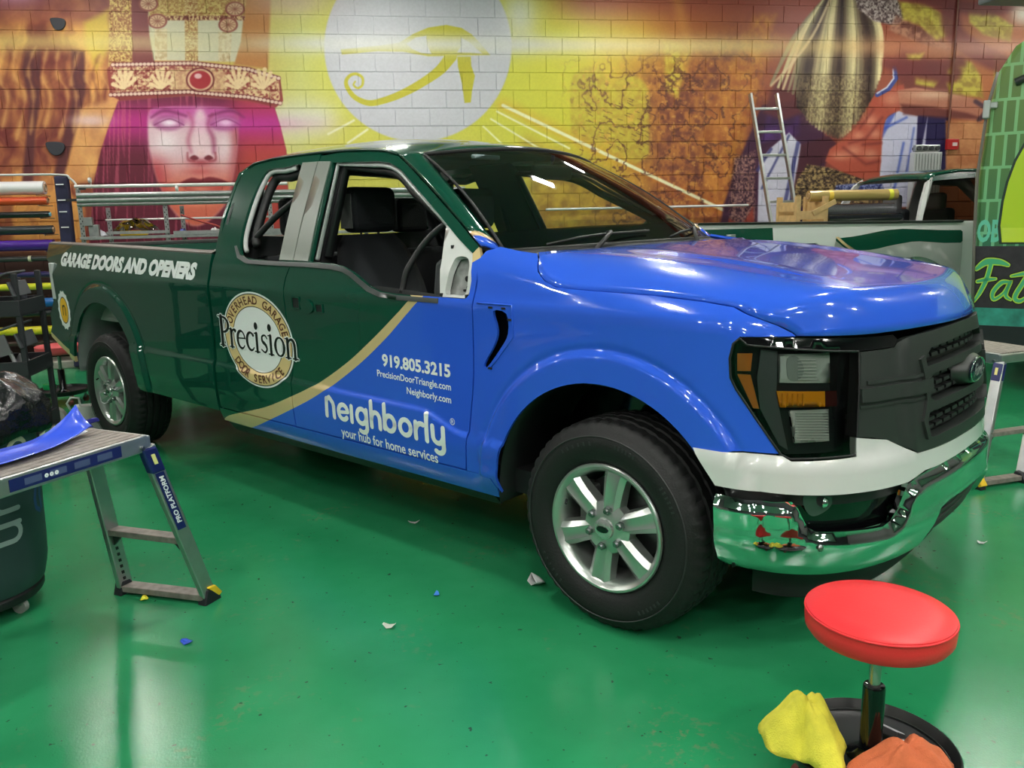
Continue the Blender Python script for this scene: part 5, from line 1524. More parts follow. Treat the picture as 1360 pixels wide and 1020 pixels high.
        P.append(stroke([(x + a, b) for a, b in [(.0, .95), (.02, .45)] + arc(.38, .42, .36, .40, 180, 345, 10)], W_)); P.append(stroke([(x + a, b) for a, b in [(.76, .95), (.76, .1)] + arc(.40, -.16, .36, .40, 10, -130, 9)], W_)); x += .95
        return merge2d(P), x
    (V, F), wid = word()
    V = V * [.835 / wid, .0765]
    text3d('word_mark', V, F, on_side(-1.650, .586, -.016), WHITE, fdn)
    V, F = text_mesh('®', .04, 0); text3d('mark_symbol', V, F, on_side(-.80, .665, 0), WHITE, fdn)
    # ---------------------------------------------------------------- round logo spanning the doors
    lx, lz, rx_, rz_ = -2.245, .910, .335, .252
    def disc(r0, r1, n=96):
        V = []; F = []
        K_ = max(3, int((r1 - r0) / .02) + 2) if r1 > .5 else 3
        for r in np.linspace(r0, r1, K_):
            for i in range(n):
                t = 2 * math.pi * i / n; V.append((r * math.cos(t), r * math.sin(t)))
        for j in range(K_ - 1):
            for i in range(n): F.append((j * n + i, j * n + (i + 1) % n, (j + 1) * n + (i + 1) % n, (j + 1) * n + i))
        if r0 == 0: F = F + []
        return np.array(V, float), F
    lay = lambda off: (lambda a, b: side(lx + a * rx_, lz + b * rz_ - .05 * a * rx_, off))
    def ringobj(nm, r0, r1, off, m_):
        V, F = disc(max(r0, .001), r1); text3d(nm, V, F, lay(off), m_, rdn)
    ringobj('logo_border', 0, 1.0, .0026, WHITE)
    ringobj('logo_outline', .945, .965, .0038, LOGOBLK)
    ringobj('logo_ring', .70, .945, .0034, LOGOGLD)
    ringobj('logo_inner_line', .685, .70, .0038, LOGOBLK)
    def arc_text(s, r, a_start, a_end, flip_, size, word):
        out = []
        i0 = s.index(word)
        for k, ch in enumerate(s):
            if not i0 <= k < i0 + len(word): continue
            V, F = text_mesh(ch, size, .004 * size / .2, 0, 1, 'CENTER')
            if len(V) == 0: continue
            a = math.radians(a_start + (a_end - a_start) * k / (len(s) - 1))
            V = V * [.82, 1]
            if not flip_:
                c, s_ = math.cos(a - math.pi / 2), math.sin(a - math.pi / 2); bx_, by_ = r * math.cos(a), r * math.sin(a)
            else:
                c, s_ = math.cos(a + math.pi / 2), math.sin(a + math.pi / 2); bx_, by_ = r * math.cos(a), r * math.sin(a)
            out.append((np.stack([bx_ + V[:, 0] * c - V[:, 1] * s_, by_ + V[:, 0] * s_ + V[:, 1] * c], 1), F))
        return merge2d(out)
    for wd_ in ('OVERHEAD', 'GARAGE'):
        V, F = arc_text('OVERHEAD GARAGE', .745, 158, 18, False, .24, wd_); text3d('logo_upper_lettering', V, F, lay(.0046), LOGORED, rdn)
    for wd_ in ('DOOR', 'SERVICE'):
        V, F = arc_text('DOOR SERVICE', .905, 222, 318, True, .24, wd_); text3d('logo_lower_lettering', V, F, lay(.0058), LOGORED, rdn, 4)
    # serif name, built from strokes with slab ends
    def serif(grow=0.0):
        P = []; x = 0
        g_ = grow
        def S(pts, w): P.append(stroke([(x + a, b) for a, b in pts], (np.asarray(w) + g_) if not np.isscalar(w) else w + g_))
        def foot(cx_, y, w=.34): S([(cx_ - w / 2, y), (cx_ + w / 2, y)], .07)
        # P (tall)
        S([(.18, 0), (.18, 1.62)], .26); foot(.18, 0, .52); foot(.10, 1.62, .42); S([(.18, 1.60)] + arc(.30, 1.18, .52, .42, 90, -90, 12) + [(.18, .76)], list(np.interp(np.linspace(0, 1, 15), [0, .5, 1], [.09, .24, .08]))); x += .92
        S([(.14, 0), (.14, .98)], .20); foot(.14, 0, .42); foot(.08, .98, .26); S([(.16, .62)] + arc(.42, .70, .22, .28, 150, 55, 6), [.1, .12, .2]); x += .66
        c = lambda: None
        S(arc(.40, .50, .34, .48, 12, 320, 20), list(np.interp(np.linspace(0, 1, 21), [0, .18, .45, .8, 1], [.12, .10, .22, .14, .07]))); S([(.10, .56), (.72, .60)], .07); x += .86
        S(arc(.40, .50, .34, .48, 48, 318, 20), list(np.interp(np.linspace(0, 1, 21), [0, .08, .45, .8, 1], [.18, .10, .22, .14, .07]))); x += .80
        S([(.14, 0), (.14, .98)], .20); foot(.14, 0, .42); foot(.08, .98, .26); x += .46
        S(spline([(.58, .80), (.40, .96), (.16, .86), (.18, .62), (.44, .44), (.52, .22), (.34, .04), (.06, .16)], 4), list(np.interp(np.linspace(0, 1, 29), [0, .2, .5, .8, 1], [.08, .10, .20, .11, .09]))); x += .74
        S([(.14, 0), (.14, .98)], .20); foot(.14, 0, .42); foot(.08, .98, .26); x += .46
        S(arc(.42, .49, .36, .48, 90, 450, 24), list(np.interp(np.linspace(0, 1, 25), [0, .25, .5, .75, 1], [.08, .22, .08, .22, .08]))); x += .94
        S([(.14, 0), (.14, .98)], .20); foot(.14, 0, .42); foot(.08, .98, .26); S([(.16, .60)] + arc(.44, .62, .26, .36, 150, 0, 8) + [(.70, 0)], [.08, .12, .2, .2]); foot(.72, 0, .42); x += .95
        V, F = merge2d(P)
        return V, F, x
    for nm, gr_, off, m_ in (('logo_name_outline', .11, .0046, WHITE), ('logo_name', 0.0, .0056, LOGOBLK)):
        V, F, w_ = serif(gr_)
        V = (V - [w_ / 2, 0]) * [.745 / w_, .099]
        text3d(nm, V, F, (lambda off: (lambda a, b: side(-2.245 + a, .846 + b - .022 * a, off)))(off), m_, rdn)
    for k, (a, b) in enumerate(((-.003, .073), (.125, .072))):
        V, F = disc(.001, 1.0, 20); text3d('logo_dot', V, F, (lambda a, b: (lambda p, q: side(lx + a + p * .017, lz + b + q * .020, .0056)))(a, b), LOGOBLK, rdn)
    # round emblem at the bed corner
    ex_, ez_ = -4.885, .917
    lay2 = lambda off: (lambda a, b: skin(u_of_x(ex_ + a), ez_ + b, off))
    for nm, r0, r1, off, m_ in (('emblem_edge', 0, .112, .0020, WHITE), ('emblem_rim', .074, .082, .0026, LOGOBLK), ('emblem_disc', 0, .075, .0028, LOGOYEL)):
        V, F = disc(max(r0, .0005), r1, 40); V = V * [1.0, 1.22]
        text3d(nm, V, F, lay2(off), m_, T)
    sc_ = []
    for k in range(14):
        V, F = disc(.0005, .016, 10); t = 2 * math.pi * k / 14
        sc_.append((V * [1, 1.2] + [.104 * math.cos(t), .128 * math.sin(t)], F))
    V, F = merge2d(sc_); text3d('emblem_scallop', V, F, lay2(.0024), WHITE, T)
    V, F = merge2d([stroke([(-.022, -.034), (-.020, .030)], .013), stroke(arc(.004, .008, .024, .026, 165, 0, 8) + [(.028, -.034)], .013)])
    text3d('emblem_letter', V, F, lay2(.0034), LOGOBLK, T)
    return T
TRUCK = build_truck()
# ------------------------------------------------------------------ shared materials of the props
ALU = mat('brushed_aluminium', (176, 180, 178), .35, metal=.85, noise=.06, nscale=20)
ALUW = mat('worn_aluminium', (138, 130, 124), .55, metal=.3, noise=.25, nscale=30)
NAVY = mat('navy_plastic', (22, 32, 92), .4)
GALV = mat('galvanised_steel', (158, 160, 160), .4, metal=.7, noise=.12, nscale=25)
WOOD = mat('raw_pine', (196, 164, 112), .6, noise=.15, nscale=14)
YEL = mat('yellow_plastic', (232, 196, 44), .4)
REDV = mat('red_vinyl_seat', (224, 44, 50), .38, bump=.05, bscale=180)
def plane_decal(name, V, F, o, ex, ey, m_, parent):
    o, ex, ey = Vector(o), Vector(ex), Vector(ey)
    return link_mesh(name, [tuple(o + ex * float(a) + ey * float(b)) for a, b in V], F, m_, parent)

# ------------------------------------------------------------------ rolling stools
def rolling_stool(loc, label, rz=0.0, red=REDV):
    t = empty('rolling_stool', loc, rz, label, 'stool', 'red rolling work stools')
    s = MB().lathe([(r_, h_ + .013) for r_, h_ in [(0, .430), (.150, .430), (.168, .435), (.178, .450), (.180, .476), (.178, .490), (.1795, .494), (.177, .500), (.170, .5035), (.12, .506), (0, .507)]], 64)
    st = s.build('seat', red, t, smooth='auto')
    MB().tube([(.1785 * math.cos(a), .1785 * math.sin(a), .5075) for a in np.linspace(0, 2 * math.pi, 64, endpoint=False)], .0032, 6, True).build('seat_piping', red, st, smooth=True)
    MB().cyl((0, 0, .43), (0, 0, .447), .09, 28).build('seat_plate', BLK, t)
    MB().cyl((0, 0, .25), (0, 0, .435), .0145, 18).build('chrome_rod', mat('rod_steel', (170, 172, 172), .22, metal=.9), t, smooth='auto')
    MB().lathe([(.0145, .300), (.026, .302), (.028, .296), (.028, .125), (.034, .115), (.06, .10)], 28).build('sleeve', GLOSSBLK, t, smooth='auto')
    MB().lathe([(0, .098), (.165, .098), (.196, .106), (.206, .124), (.212, .133), (.217, .130), (.214, .116), (.203, .094), (.17, .086), (0, .086)], 56).build('tray', mat('black_tray', (22, 23, 24), .35), t, smooth='auto')
    MB().tube([(.195 * math.cos(a), .195 * math.sin(a), .109) for a in np.linspace(0, 2 * math.pi, 48, endpoint=False)], .002, 4, True).build('tray_rib', SATIN, t)
    for k in range(5):
        a = 2 * math.pi * k / 5 + .3
        c, s_ = math.cos(a), math.sin(a)
        ca = MB().cyl((.17 * c, .17 * s_, .088), (.17 * c, .17 * s_, .055), .008, 8).box((.17 * c, .17 * s_, .05), (.018, .03, .03)).build('caster_fork', STEEL, t)
        MB().cyl((.17 * c - .012 * s_, .17 * s_ + .012 * c, .027), (.17 * c + .012 * s_, .17 * s_ - .012 * c, .027), .027, 16).build('caster_wheel', mat('caster_red', (120, 60, 50), .5), ca, smooth='auto')
    return t
SX, SY = 1.235, 1.775
rolling_stool((SX, SY, 0), 'round red padded rolling stool with cleaning cloths on its black tray')
rolling_stool((-2.70, 7.72, 0), 'round red rolling stool standing behind the rear corner of the wrapped truck', red=mat('faded_red_vinyl', (206, 84, 88), .45))

def cloth_heap(name, loc, rx, ry, h, m_, seed, label, cat, tilt=0.0, rz=0.0):
    g = np.random.default_rng(seed); ph = g.random(8) * 6.28
    n, k = 40, 14
    V = []; F = []
    for j in range(k):
        r = j / (k - 1)
        for i in range(n):
            th = 2 * math.pi * i / n
            edge = 1 + .16 * math.sin(3 * th + ph[0]) + .10 * math.sin(5 * th + ph[1])
            x = rx * r * edge * math.cos(th); y = ry * r * edge * math.sin(th)
            z = h * (1 - r ** 1.8) + .18 * h * math.sin(4 * th + ph[2] + 3 * r) * r * (1.25 - r) + .10 * h * math.sin(9 * th + ph[3]) * r + .12 * h * math.sin(11 * x / rx + ph[4]) * (1 - r)
            if r > .97: z -= .03 * h
            V.append((x, y, max(z + tilt * x, 0.002)))
    F = [(j * n + i, j * n + (i + 1) % n, (j + 1) * n + (i + 1) % n, (j + 1) * n + i) for j in range(k - 1) for i in range(n)]
    mb = MB().add(V, F)
    o = mb.build(name, m_, None, smooth=True, solid=.004, loc=loc, rot=(0, 0, rz))
    return tag(o, label, cat)
cloth_heap('cleaning_cloth', (SX - .165, SY + .035, .1335), .105, .12, .135, mat('yellow_microfibre', (222, 212, 70), .9, noise=.12, nscale=30, bump=.4, bscale=250), 4, 'crumpled yellow microfibre cloth draped over the stool tray edge', 'cloth')
cloth_heap('shop_rag', (SX + .02, SY - .125, .1335), .13, .085, .085, mat('orange_rag', (206, 108, 68), .9, noise=.1, nscale=30, bump=.4, bscale=250), 9, 'crumpled orange shop rag lying in the stool tray', 'rag')
tin = tag(MB().box((0, 0, .02), (.055, .075, .018)).build('blade_box', mat('dark_card', (40, 38, 40), .5), None, bevel=.003, loc=(SX + .075, SY + .045, .107), rot=(0, .55, .5)), 'small dark blade box with white lettering leaning against the stool post', 'box')
V, F = text_mesh('CB', .04, .001, 0, 1, 'CENTER'); link_mesh('lettering', [(v[1] - .012, v[0], .0295) for v in V], F, mat('pale_print', (190, 190, 192), .5), tin)
MB().tube([(-.024, -.033, .0295), (.024, -.033, .0295), (.024, .033, .0295), (-.024, .033, .0295)], .0015, 4, True).build('print_frame', mat('pale_print', (190, 190, 192), .5), tin)
er = tag(MB().box((0, 0, .011), (.035, .07, .022)).build('rubber_block', mat('grey_rubber', (78, 80, 80), .6), None, bevel=.005, loc=(SX + .09, SY - .012, .0985), rot=(0, 0, -.8)), 'small grey rubber block with a pale band in the stool tray', 'block')
MB().box((0, 0, .0225), (.018, .05, .0015)).build('pale_band', mat('pale_print', (190, 190, 192), .5), er)

# ------------------------------------------------------------------ folding work platforms
def work_platform(N, Fc, d, feetN, feetF, z, L, label, full=True):
    """N, Fc: near and far top corners of the visible end; d: unit direction along the deck away from that end"""
    t = empty('work_platform', (N[0], N[1], 0), 0, label, 'platform')
    O = Vector((N[0], N[1], 0)); N_ = Vector((0, 0, z)); F_ = Vector((Fc[0], Fc[1], z)) - O
    d = Vector((d[0], d[1], 0)).normalized()
    wv = (F_ - N_); wv.z = 0; wd = wv.length; wn_ = wv.normalized(); up = Vector((0, 0, 1))
    Rm = Matrix((d, wn_, up)).transposed()
    ctr = N_ + d * L / 2 + wn_ * wd / 2
    n_sl = 9
    for k in range(n_sl):
        c = N_ + d * L / 2 + wn_ * (wd * (k + .5) / n_sl) + up * -.004
        MB().box(c, (L - .03, wd / n_sl - .004, .010), Rm).build('deck_slat', ALUW, t)
    for k, s in ((0, 0.0), (1, 1.0)):
        c = N_ + d * L / 2 + wn_ * (wd * s) + up * -.032
        r = MB().box(c, (L, .022, .062), Rm).build('side_rail', ALU, t, bevel=.004)
        if k == 0:
            st = MB().box(c + d * (-L * .5 + .33) - wn_ * .0125, (.42, .002, .040), Rm).build('blue_sticker', NAVY, r)
            for q in range(4):
                MB().box(c + d * (-L * .5 + .19 + q * .09) - wn_ * .0137, (.06, .001, .022), Rm).build('sticker_panel', mat('sticker_grey', (70, 82, 120), .5), r)
            V, F = text_mesh('▪ ▪ ▪' if False else 'o o o', .022, .002); 
            plane_decal('sticker_print', V, F, c + d * (-L * .5 + .42) - wn_ * .0145 - up * .006, -d, up, WHITE, r)
    for e in (0.0, 1.0):
        MB().box(N_ + d * (L * e) + wn_ * wd / 2 + up * -.030, (.03, wd + .02, .05), Rm).build('end_cap', ALU, t, bevel=.006)
    for e in ((0, 1) if full else (0,)):
        for side_, (top, foot) in enumerate(((N_, feetN), (F_, feetF))):
            ft = Vector((foot[0], foot[1], 0)) - O
            tp = top - up * .05
            if e == 1:
                off = ft - Vector((top.x, top.y, 0))
                along = off.dot(d)
                tp = tp + d * L; ft = ft + d * (L - 2 * along)
            lean = (tp - ft).normalized()
            sidev = wn_
            lg = MB().bar(ft + up * .015, tp, .026, .062, up=d if abs(lean.dot(d)) < .9 else up).build('leg', ALU, t, bevel=.004)
            MB().bar(ft + lean * .06, ft + lean * (.42 * z), .018, .048, up=d).build('leg_extension', ALUW, lg)
            if side_ == 1:
                for q in range(7):
                    p = ft + lean * (.075 + q * .030) - wn_ * .0135
                    MB().box(p, (.011, .004, .013), Matrix((d, wn_, lean)).transposed()).build('adjustment_hole', BLK, lg)
            # feet
            fb = MB().prism([(-.045, 0), (.045, 0), (.040, .018), (.012, .055), (-.026, .06)], 'y', -.022, .022).build('foot', mat('black_rubber_foot', (26, 28, 34), .6), t, bevel=.004, loc=ft, rot=(0, 0, math.atan2(-d.y, -d.x) if e == 0 else math.atan2(d.y, d.x)))
            if side_ == 0:
                MB().prism([(-.022, .070), (.018, .068), (.050, .026), (.032, .016)], 'y', -.024, .024).build('foot_cap', YEL, fb, bevel=.003)
            # hinge block
            h = MB().box(tp + lean * -.055, (.066, .034, .11), Matrix((d, wn_, lean)).transposed()).build('hinge_block', NAVY, t, bevel=.008)
            MB().box(tp + lean * -.05 - wn_ * .0185, (.016, .003, .042), Matrix((d, wn_, lean)).transposed()).build('hinge_sticker', mat('pale_yellow', (232, 224, 140), .5), h)
            MB().cyl(tp - wn_ * .02 + up * .005 + d * .03, tp + wn_ * .02 + up * .005 + d * .03, .008, 10).build('hinge_bolt', STEEL, h)
            if side_ == 0:
                strip = MB().box(tp + lean * -.24 - wn_ * .0140, (.040, .002, .26), Matrix((d, wn_, lean)).transposed()).build('leg_sticker', NAVY, lg)
                V, F = text_mesh('PRO PLATFORM', .030, .001); V = V - [0, .011]
                plane_decal('leg_lettering', V, F, tp + lean * -.34 - wn_ * .0155, lean, d if e == 0 else d, WHITE, strip)
        for hgt, dep in ((.30 * z / .76, .055), (.028, .06)):
            f0 = Vector((feetN[0], feetN[1], 0)) - O; f1 = Vector((feetF[0], feetF[1], 0)) - O
            if e == 1:
                al = (f0 - Vector((N_.x, N_.y, 0))).dot(d); f0 = f0 + d * (L - 2 * al); f1 = f1 + d * (L - 2 * al)
                t0 = N_ + d * L; t1 = F_ + d * L
            else: t0, t1 = N_, F_
            a = f0 + (t0 - f0) * (hgt / z); b = f1 + (t1 - f1) * (hgt / z)
            rg = MB().bar(a, b, dep, .026).build('rung', ALUW, t, bevel=.003)
            for p, q in ((a, b), (b, a)):
                MB().prism([(0, 0), (.05, 0), (0, -.05)], 'y', -.006, .006).build('rung_bracket', BLK, rg, loc=p - up * .012 + (q - p).normalized() * .012, rot=(0, 0, math.atan2((q - p).y, (q - p).x)))
    return t
DP = (-.56, -.83)
work_platform((-.846, 3.158), (-1.104, 3.336), DP, (-.715, 3.330), (-1.085, 3.505), .76, 1.20, 'aluminium folding work platform with blue vinyl offcuts on its deck')
work_platform((3.475, 4.07), (3.82, 4.14), (-.2, .98), (3.22, 3.86), (3.53, 3.90), .70, 1.0, 'aluminium folding work platform standing in front of the graffiti van')

# curled blue vinyl offcut lying on the platform
def vinyl_strip():
    dd = Vector((-.56, -.83, 0)).normalized(); nn = Vector((-.81, .56, 0)).normalized()
    base = Vector((-.985, 3.11, .7665))
    rows = []
    for k in np.linspace(0, 1, 30):
        c = base + dd * (k * .95 - .02) + nn * (.10 - .02 * math.sin(k * 3))
        lift = .06 * max(0, 1 - k / .22) ** 2
        w = .055 + .035 * min(1, k * 3)
        r = []
        for q in np.linspace(-1, 1, 7):
            r.append(tuple(c + nn * (w * q * (1 - .35 * max(0, 1 - k / .2))) + Vector((0, 0, lift * (1 + .6 * q) + .012 * (q * q) * (1 - .5 * k) + .012 * math.sin(k * 9)*0 + .002))))
        rows.append(r)
    return rows
R_ = vinyl_strip()
vs = tag(MB().grid(R_).build('vinyl_offcut', mat('blue_vinyl_film', (52, 84, 216), .3, coat=.4), None, smooth=True, solid=.0012), 'curling strip of blue vinyl film lying along the work platform deck', 'vinyl strip')
B2 = [[(x - .025, y + .03, z - .0016) for x, y, z in r] for r in R_]
B2 = [[(p[0], p[1], max(p[2] * .0 + .7635 + .35 * (p[2] - .7665), .7625)) for p in r] for r in B2]
tag(MB().grid(B2).build('backing_paper', mat('white_backing_paper', (226, 228, 232), .5), None, smooth=True, solid=.001), 'white backing paper under the curled blue vinyl strip', 'paper')
rl = []
for a in np.linspace(0, 4.2, 16): rl.append([(-1.045 + .018 * math.cos(a) * .6 + q * -.05, 3.265 + .018 * math.cos(a) * .8 + q * -.075 + .0, .7925 - .018 * math.cos(a + 1.57)) for q in np.linspace(0, 1, 4)])
tag(MB().grid(rl).build('vinyl_curl', mat('dark_blue_vinyl_back', (40, 40, 120), .4), None, smooth=True, solid=.001), 'small rolled curl of dark blue vinyl at the platform end', 'vinyl strip')

# ------------------------------------------------------------------ wheeled refuse barrel with black liner
def barrel():
    cx, cy = -1.655, 3.46
    t = empty('refuse_barrel', (cx, cy, 0), 0, 'dark grey-green round refuse barrel on a wheeled dolly with white lettering', 'trash can')
    bm_ = mat('barrel_grey_green', (44, 66, 66), .5, noise=.06, nscale=6)
    prof = [(0, .105), (.262, .105), (.268, .112), (.280, .16), (.287, .20), (.292, .30), (.300, .55), (.306, .78), (.318, .80), (.318, .825), (.300, .825)]
    MB().lathe(prof, 56).build('barrel_body', bm_, t, smooth='auto')
    MB().lathe([(0, .060), (.255, .060), (.262, .072), (.262, .092), (.25, .104), (0, .104)], 48).build('dolly', BLK, t, smooth='auto')
    for k in range(5):
        a = 2 * math.pi * k / 5 - .32
        c, s_ = math.cos(a), math.sin(a)
        f = MB().box((.215 * c, .215 * s_, .052), (.03, .03, .03)).build('caster_fork', STEEL, t, bevel=.003)
        MB().cyl((.215 * c - .011 * s_, .215 * s_ + .011 * c, .030), (.215 * c + .011 * s_, .215 * s_ - .011 * c, .030), .030, 18).build('caster_wheel', mat('pale_caster', (150, 152, 148), .5), f, smooth='auto')
    rad = lambda z: np.interp(z, [.11, .16, .2, .3, .55, .8], [.268, .280, .287, .292, .300, .306]) + .0015
    def wrap(name, V, F, ang, z0, m_, sc=1.0):
        # text runs upwards, letter tops point to the side away from the camera's right
        P = []
        for a_, b_ in V:
            z = z0 + a_ * sc; th = ang - b_ * sc / .295
            r = float(rad(z)); P.append((r * math.cos(th), r * math.sin(th), z))
        return link_mesh(name, P, F, m_, t)
    wl = mat('barrel_lettering', (150, 166, 164), .5)
    def strokes(L): return merge2d([stroke(dens(p, .02, False) if len(p) < 5 else p, .020) for p in L])
    V, F = strokes([[(0, .09)] + [(0, .04)] + arc(.035, .035, .035, .035, 180, 360, 10) + [(.07, .09)], [(.07, .09), (.07, 0)], [(.125, 0), (.125, .09)], arc(.155, .06, .03, .03, 180, 60, 6), [(.225, 0), (.225, .135)]])
    wrap('barrel_lettering', V, F, -.43, .335, wl)
    V, F = strokes([arc(.04, .04, .035, .04, 0, 360, 18), [(.078, .085), (.078, 0)]])
    wrap('barrel_lettering', V, F, -.41, .60, wl)
    V, F = strokes([arc(.06, .06, .065, .05, 0, 360, 22)])
    wrap('barrel_lettering', V, F, -.12, .60, mat('cream_print', (176, 178, 150), .5))
    V, F = strokes([[(0, 0), (.02, .03), (.06, .035), (.10, .02), (.12, .0)], [(.01, -.02), (.06, -.01), (.11, -.02)]])
    wrap('barrel_print', V, F, .02, .40, mat('barrel_blue_print', (40, 70, 120), .5))
    # liner bag, gathered over the rim
    n, k = 60, 16; V = []; g = np.random.default_rng(2); ph = g.random(12) * 6.28
    prof = [(.334, .73), (.336, .76), (.335, .79), (.338, .83), (.328, .865), (.300, .885), (.265, .915), (.225, .93), (.175, .925), (.13, .91), (.08, .90), (0.001, .90)]
    for j, (r, z) in enumerate(prof):
        for i in range(n):
            th = 2 * math.pi * i / n
            w = (.020 * math.sin(5 * th + ph[0] + z * 8) + .018 * math.sin(11 * th + ph[1] - z * 10) + .012 * math.sin(19 * th + ph[2] + z * 16)) * (1 if r > .05 else 0)
            w = max(w, 0.0)
            zz = z + .02 * math.sin(3 * th + ph[3]) + (.02 * math.sin(5 * th + ph[4]) if j < 2 else .012 * math.sin(9 * th + ph[5] + r * 20))
            V.append(((r + w) * math.cos(th), (r + w) * math.sin(th), zz))
    F = [(j * n + i, j * n + (i + 1) % n, (j + 1) * n + (i + 1) % n, (j + 1) * n + i) for j in range(len(prof) - 1) for i in range(n)]
    bag = MB().add(V, F).build('liner_bag', mat('black_bin_liner', (14, 15, 18), .22, bump=.9, bscale=28), None, smooth=True, solid=.002, loc=(cx, cy, 0))
    tag(bag, 'glossy black plastic bag lining the refuse barrel', 'bag')
    w = cloth_heap('paper_scrap', (cx + .02, cy + .02, .975), .12, .10, .07, mat('white_scrap_paper', (216, 218, 222), .6), 12, 'crumpled white paper on top of the black refuse bag', 'paper')
barrel()

# ------------------------------------------------------------------ tool cart behind the barrel
def tool_cart():
    t = empty('tool_cart', (-2.26, 5.45, 0), 0, 'dark plastic tool cart with tilted bins behind the refuse barrel', 'cart')
    dk = mat('cart_black', (34, 36, 40), .5)
    for x in (-.30, .23):
        for y in (-.18, .18):
            MB().box((x, y, .68), (.03, .03, 1.16)).build('post', dk, t, bevel=.004)
            MB().cyl((x, y - .015, .05), (x, y + .015, .05), .05, 16).build('caster', BLK, t)
    for z in (.30, .66, 1.02):
        b = MB().box((-.035, 0, z), (.56, .40, .02))
        b.box((-.035, -.195, z + .04), (.56, .012, .09)).box((-.035, .195, z + .04), (.56, .012, .09)).box((.24, 0, z + .04), (.012, .40, .09)).box((-.31, 0, z + .04), (.012, .40, .09))
        b.build('shelf_tray', dk, t, bevel=.004)
    Rt = Matrix.Rotation(-.30, 3, 'Y')
    for z in (1.20, .90):
        MB().box((0, -.10, z), (.46, .26, .012), Rt).box((.22, -.10, z - .03), (.012, .26, .09), Rt).build('tilted_bin', mat('bin_grey', (66, 68, 72), .5), t, bevel=.004)
    MB().box((-.05, -.215, .80), (.44, .012, .12), Matrix.Rotation(-.25, 3, 'Y')).build('sign_board', mat('board_grey', (92, 92, 94), .5), t)
    V, F = text_mesh('Sun', .11, .006, .1); V = V * [.9, 1]
    ex = Matrix.Rotation(-.25, 3, 'Y') @ Vector((1, 0, 0)); ey = Matrix.Rotation(-.25, 3, 'Y') @ Vector((0, 0, 1))
    plane_decal('sign_lettering', V, F, Vector((-.24, -.2225, .80 - .085)), ex, ey, mat('orange_red_print', (214, 66, 40), .5), t)
    for (nm, a, b, r, col, lab, cat) in (('marker_pen', (-2.34, 5.30, 1.200), (-2.16, 5.30, 1.254), .013, (110, 200, 224), 'cyan marker pen lying across the cart top', 'pen'), ('spray_nozzle', (-2.13, 5.32, .80), (-2.09, 5.31, .692), .012, (210, 212, 214), 'bent chrome spray wand propped on the cart', 'nozzle')):
        o = MB().cyl(a, b, r, 12).build(nm, mat(nm + '_colour', col, .35), None, smooth='auto'); tag(o, lab, cat)
    MB().cyl((-.02, 0, .05), (.06, 0, .02), .014, 10)
    cloth_heap('orange_rag', (-2.38, 5.36, .675), .08, .065, .06, mat('bright_orange_cloth', (230, 88, 36), .8), 21, 'bright orange rag in the lower tray of the tool cart', 'rag')
    cloth_heap('grey_rag', (-2.13, 5.48, .675), .06, .06, .08, mat('grey_cloth', (150, 152, 154), .8), 22, 'pale grey rag in the lower tray of the tool cart', 'rag')
    o = MB().lathe([(0, 0), (.035, 0), (.037, .02), (.037, .13), (.014, .16), (.014, .19), (0, .19)], 18, (-2.12, 5.56, 1.032)).build('spray_bottle', mat('bottle_dark', (50, 52, 60), .3), None, smooth='auto'); tag(o, 'dark plastic bottle standing on the tool cart', 'bottle')
tool_cart()

# ------------------------------------------------------------------ things by the rear wheel
def rear_clutter():
    t = empty('white_bag', (-2.12, 6.50, 0), .25, 'white paper carrier bag standing by the rear wheel', 'bag')
    pm = mat('white_paper_bag', (206, 208, 204), .6, bump=.2, bscale=20)
    MB().prism([(-.11, 0), (.11, 0), (.10, .20), (.04, .215), (-.09, .22)], 'y', -.05, .05).build('bag_body', pm, t, bevel=.008)
    MB().tube([(-.10, -.04, .16), (-.13, -.05, .25), (-.10, -.05, .29), (-.05, -.04, .28), (-.045, -.04, .20)], .008, 8).build('bag_handle', pm, t, smooth=True)
    tag(MB().prism([(-.10, 0), (-.02, 0), (.02, .15), (-.06, .17)], 'y', -.012, .012).build('card_sheet', mat('pale_green_card', (206, 214, 190), .6), None, loc=(-2.40, 6.42, 0), rot=(0, 0, .3)), 'folded pale card leaning on the white bag', 'card')
    o = empty('masking_tape', (-2.43, 6.70, 0), 0, 'roll of masking tape standing on the floor behind the white bag', 'tape')
    MB().lathe([(.05, -.03), (.085, -.03), (.085, .03), (.05, .03)], 32, (0, 0, .085), 'y', True).build('tape_roll', mat('grey_tape', (150, 150, 146), .5), o, smooth='auto')
    MB().lathe([(.046, -.031), (.05, -.031), (.05, .031), (.046, .031)], 32, (0, 0, .085), 'y', True).build('card_core', mat('card_core', (190, 170, 130), .7), o, smooth='auto')
    f = tag(MB().lathe([(.0, 0), (.05, 0), (.055, .02), (.052, .045), (0, .05)], 24, (-2.80, 7.70, .134)).build('tape_spool', mat('green_plastic', (26, 160, 90), .4), None, smooth='auto'), 'small green spool on the tray of the far red stool', 'spool')
    c = tag(MB().lathe([(.03, -.06), (.11, -.06), (.12, -.05), (.12, .05), (.11, .06), (.03, .06)], 32, (-2.02, 6.95, .12), 'x').build('hose_reel', BLK, None, smooth='auto'), 'black reel lying under the truck tail', 'reel')
rear_clutter()

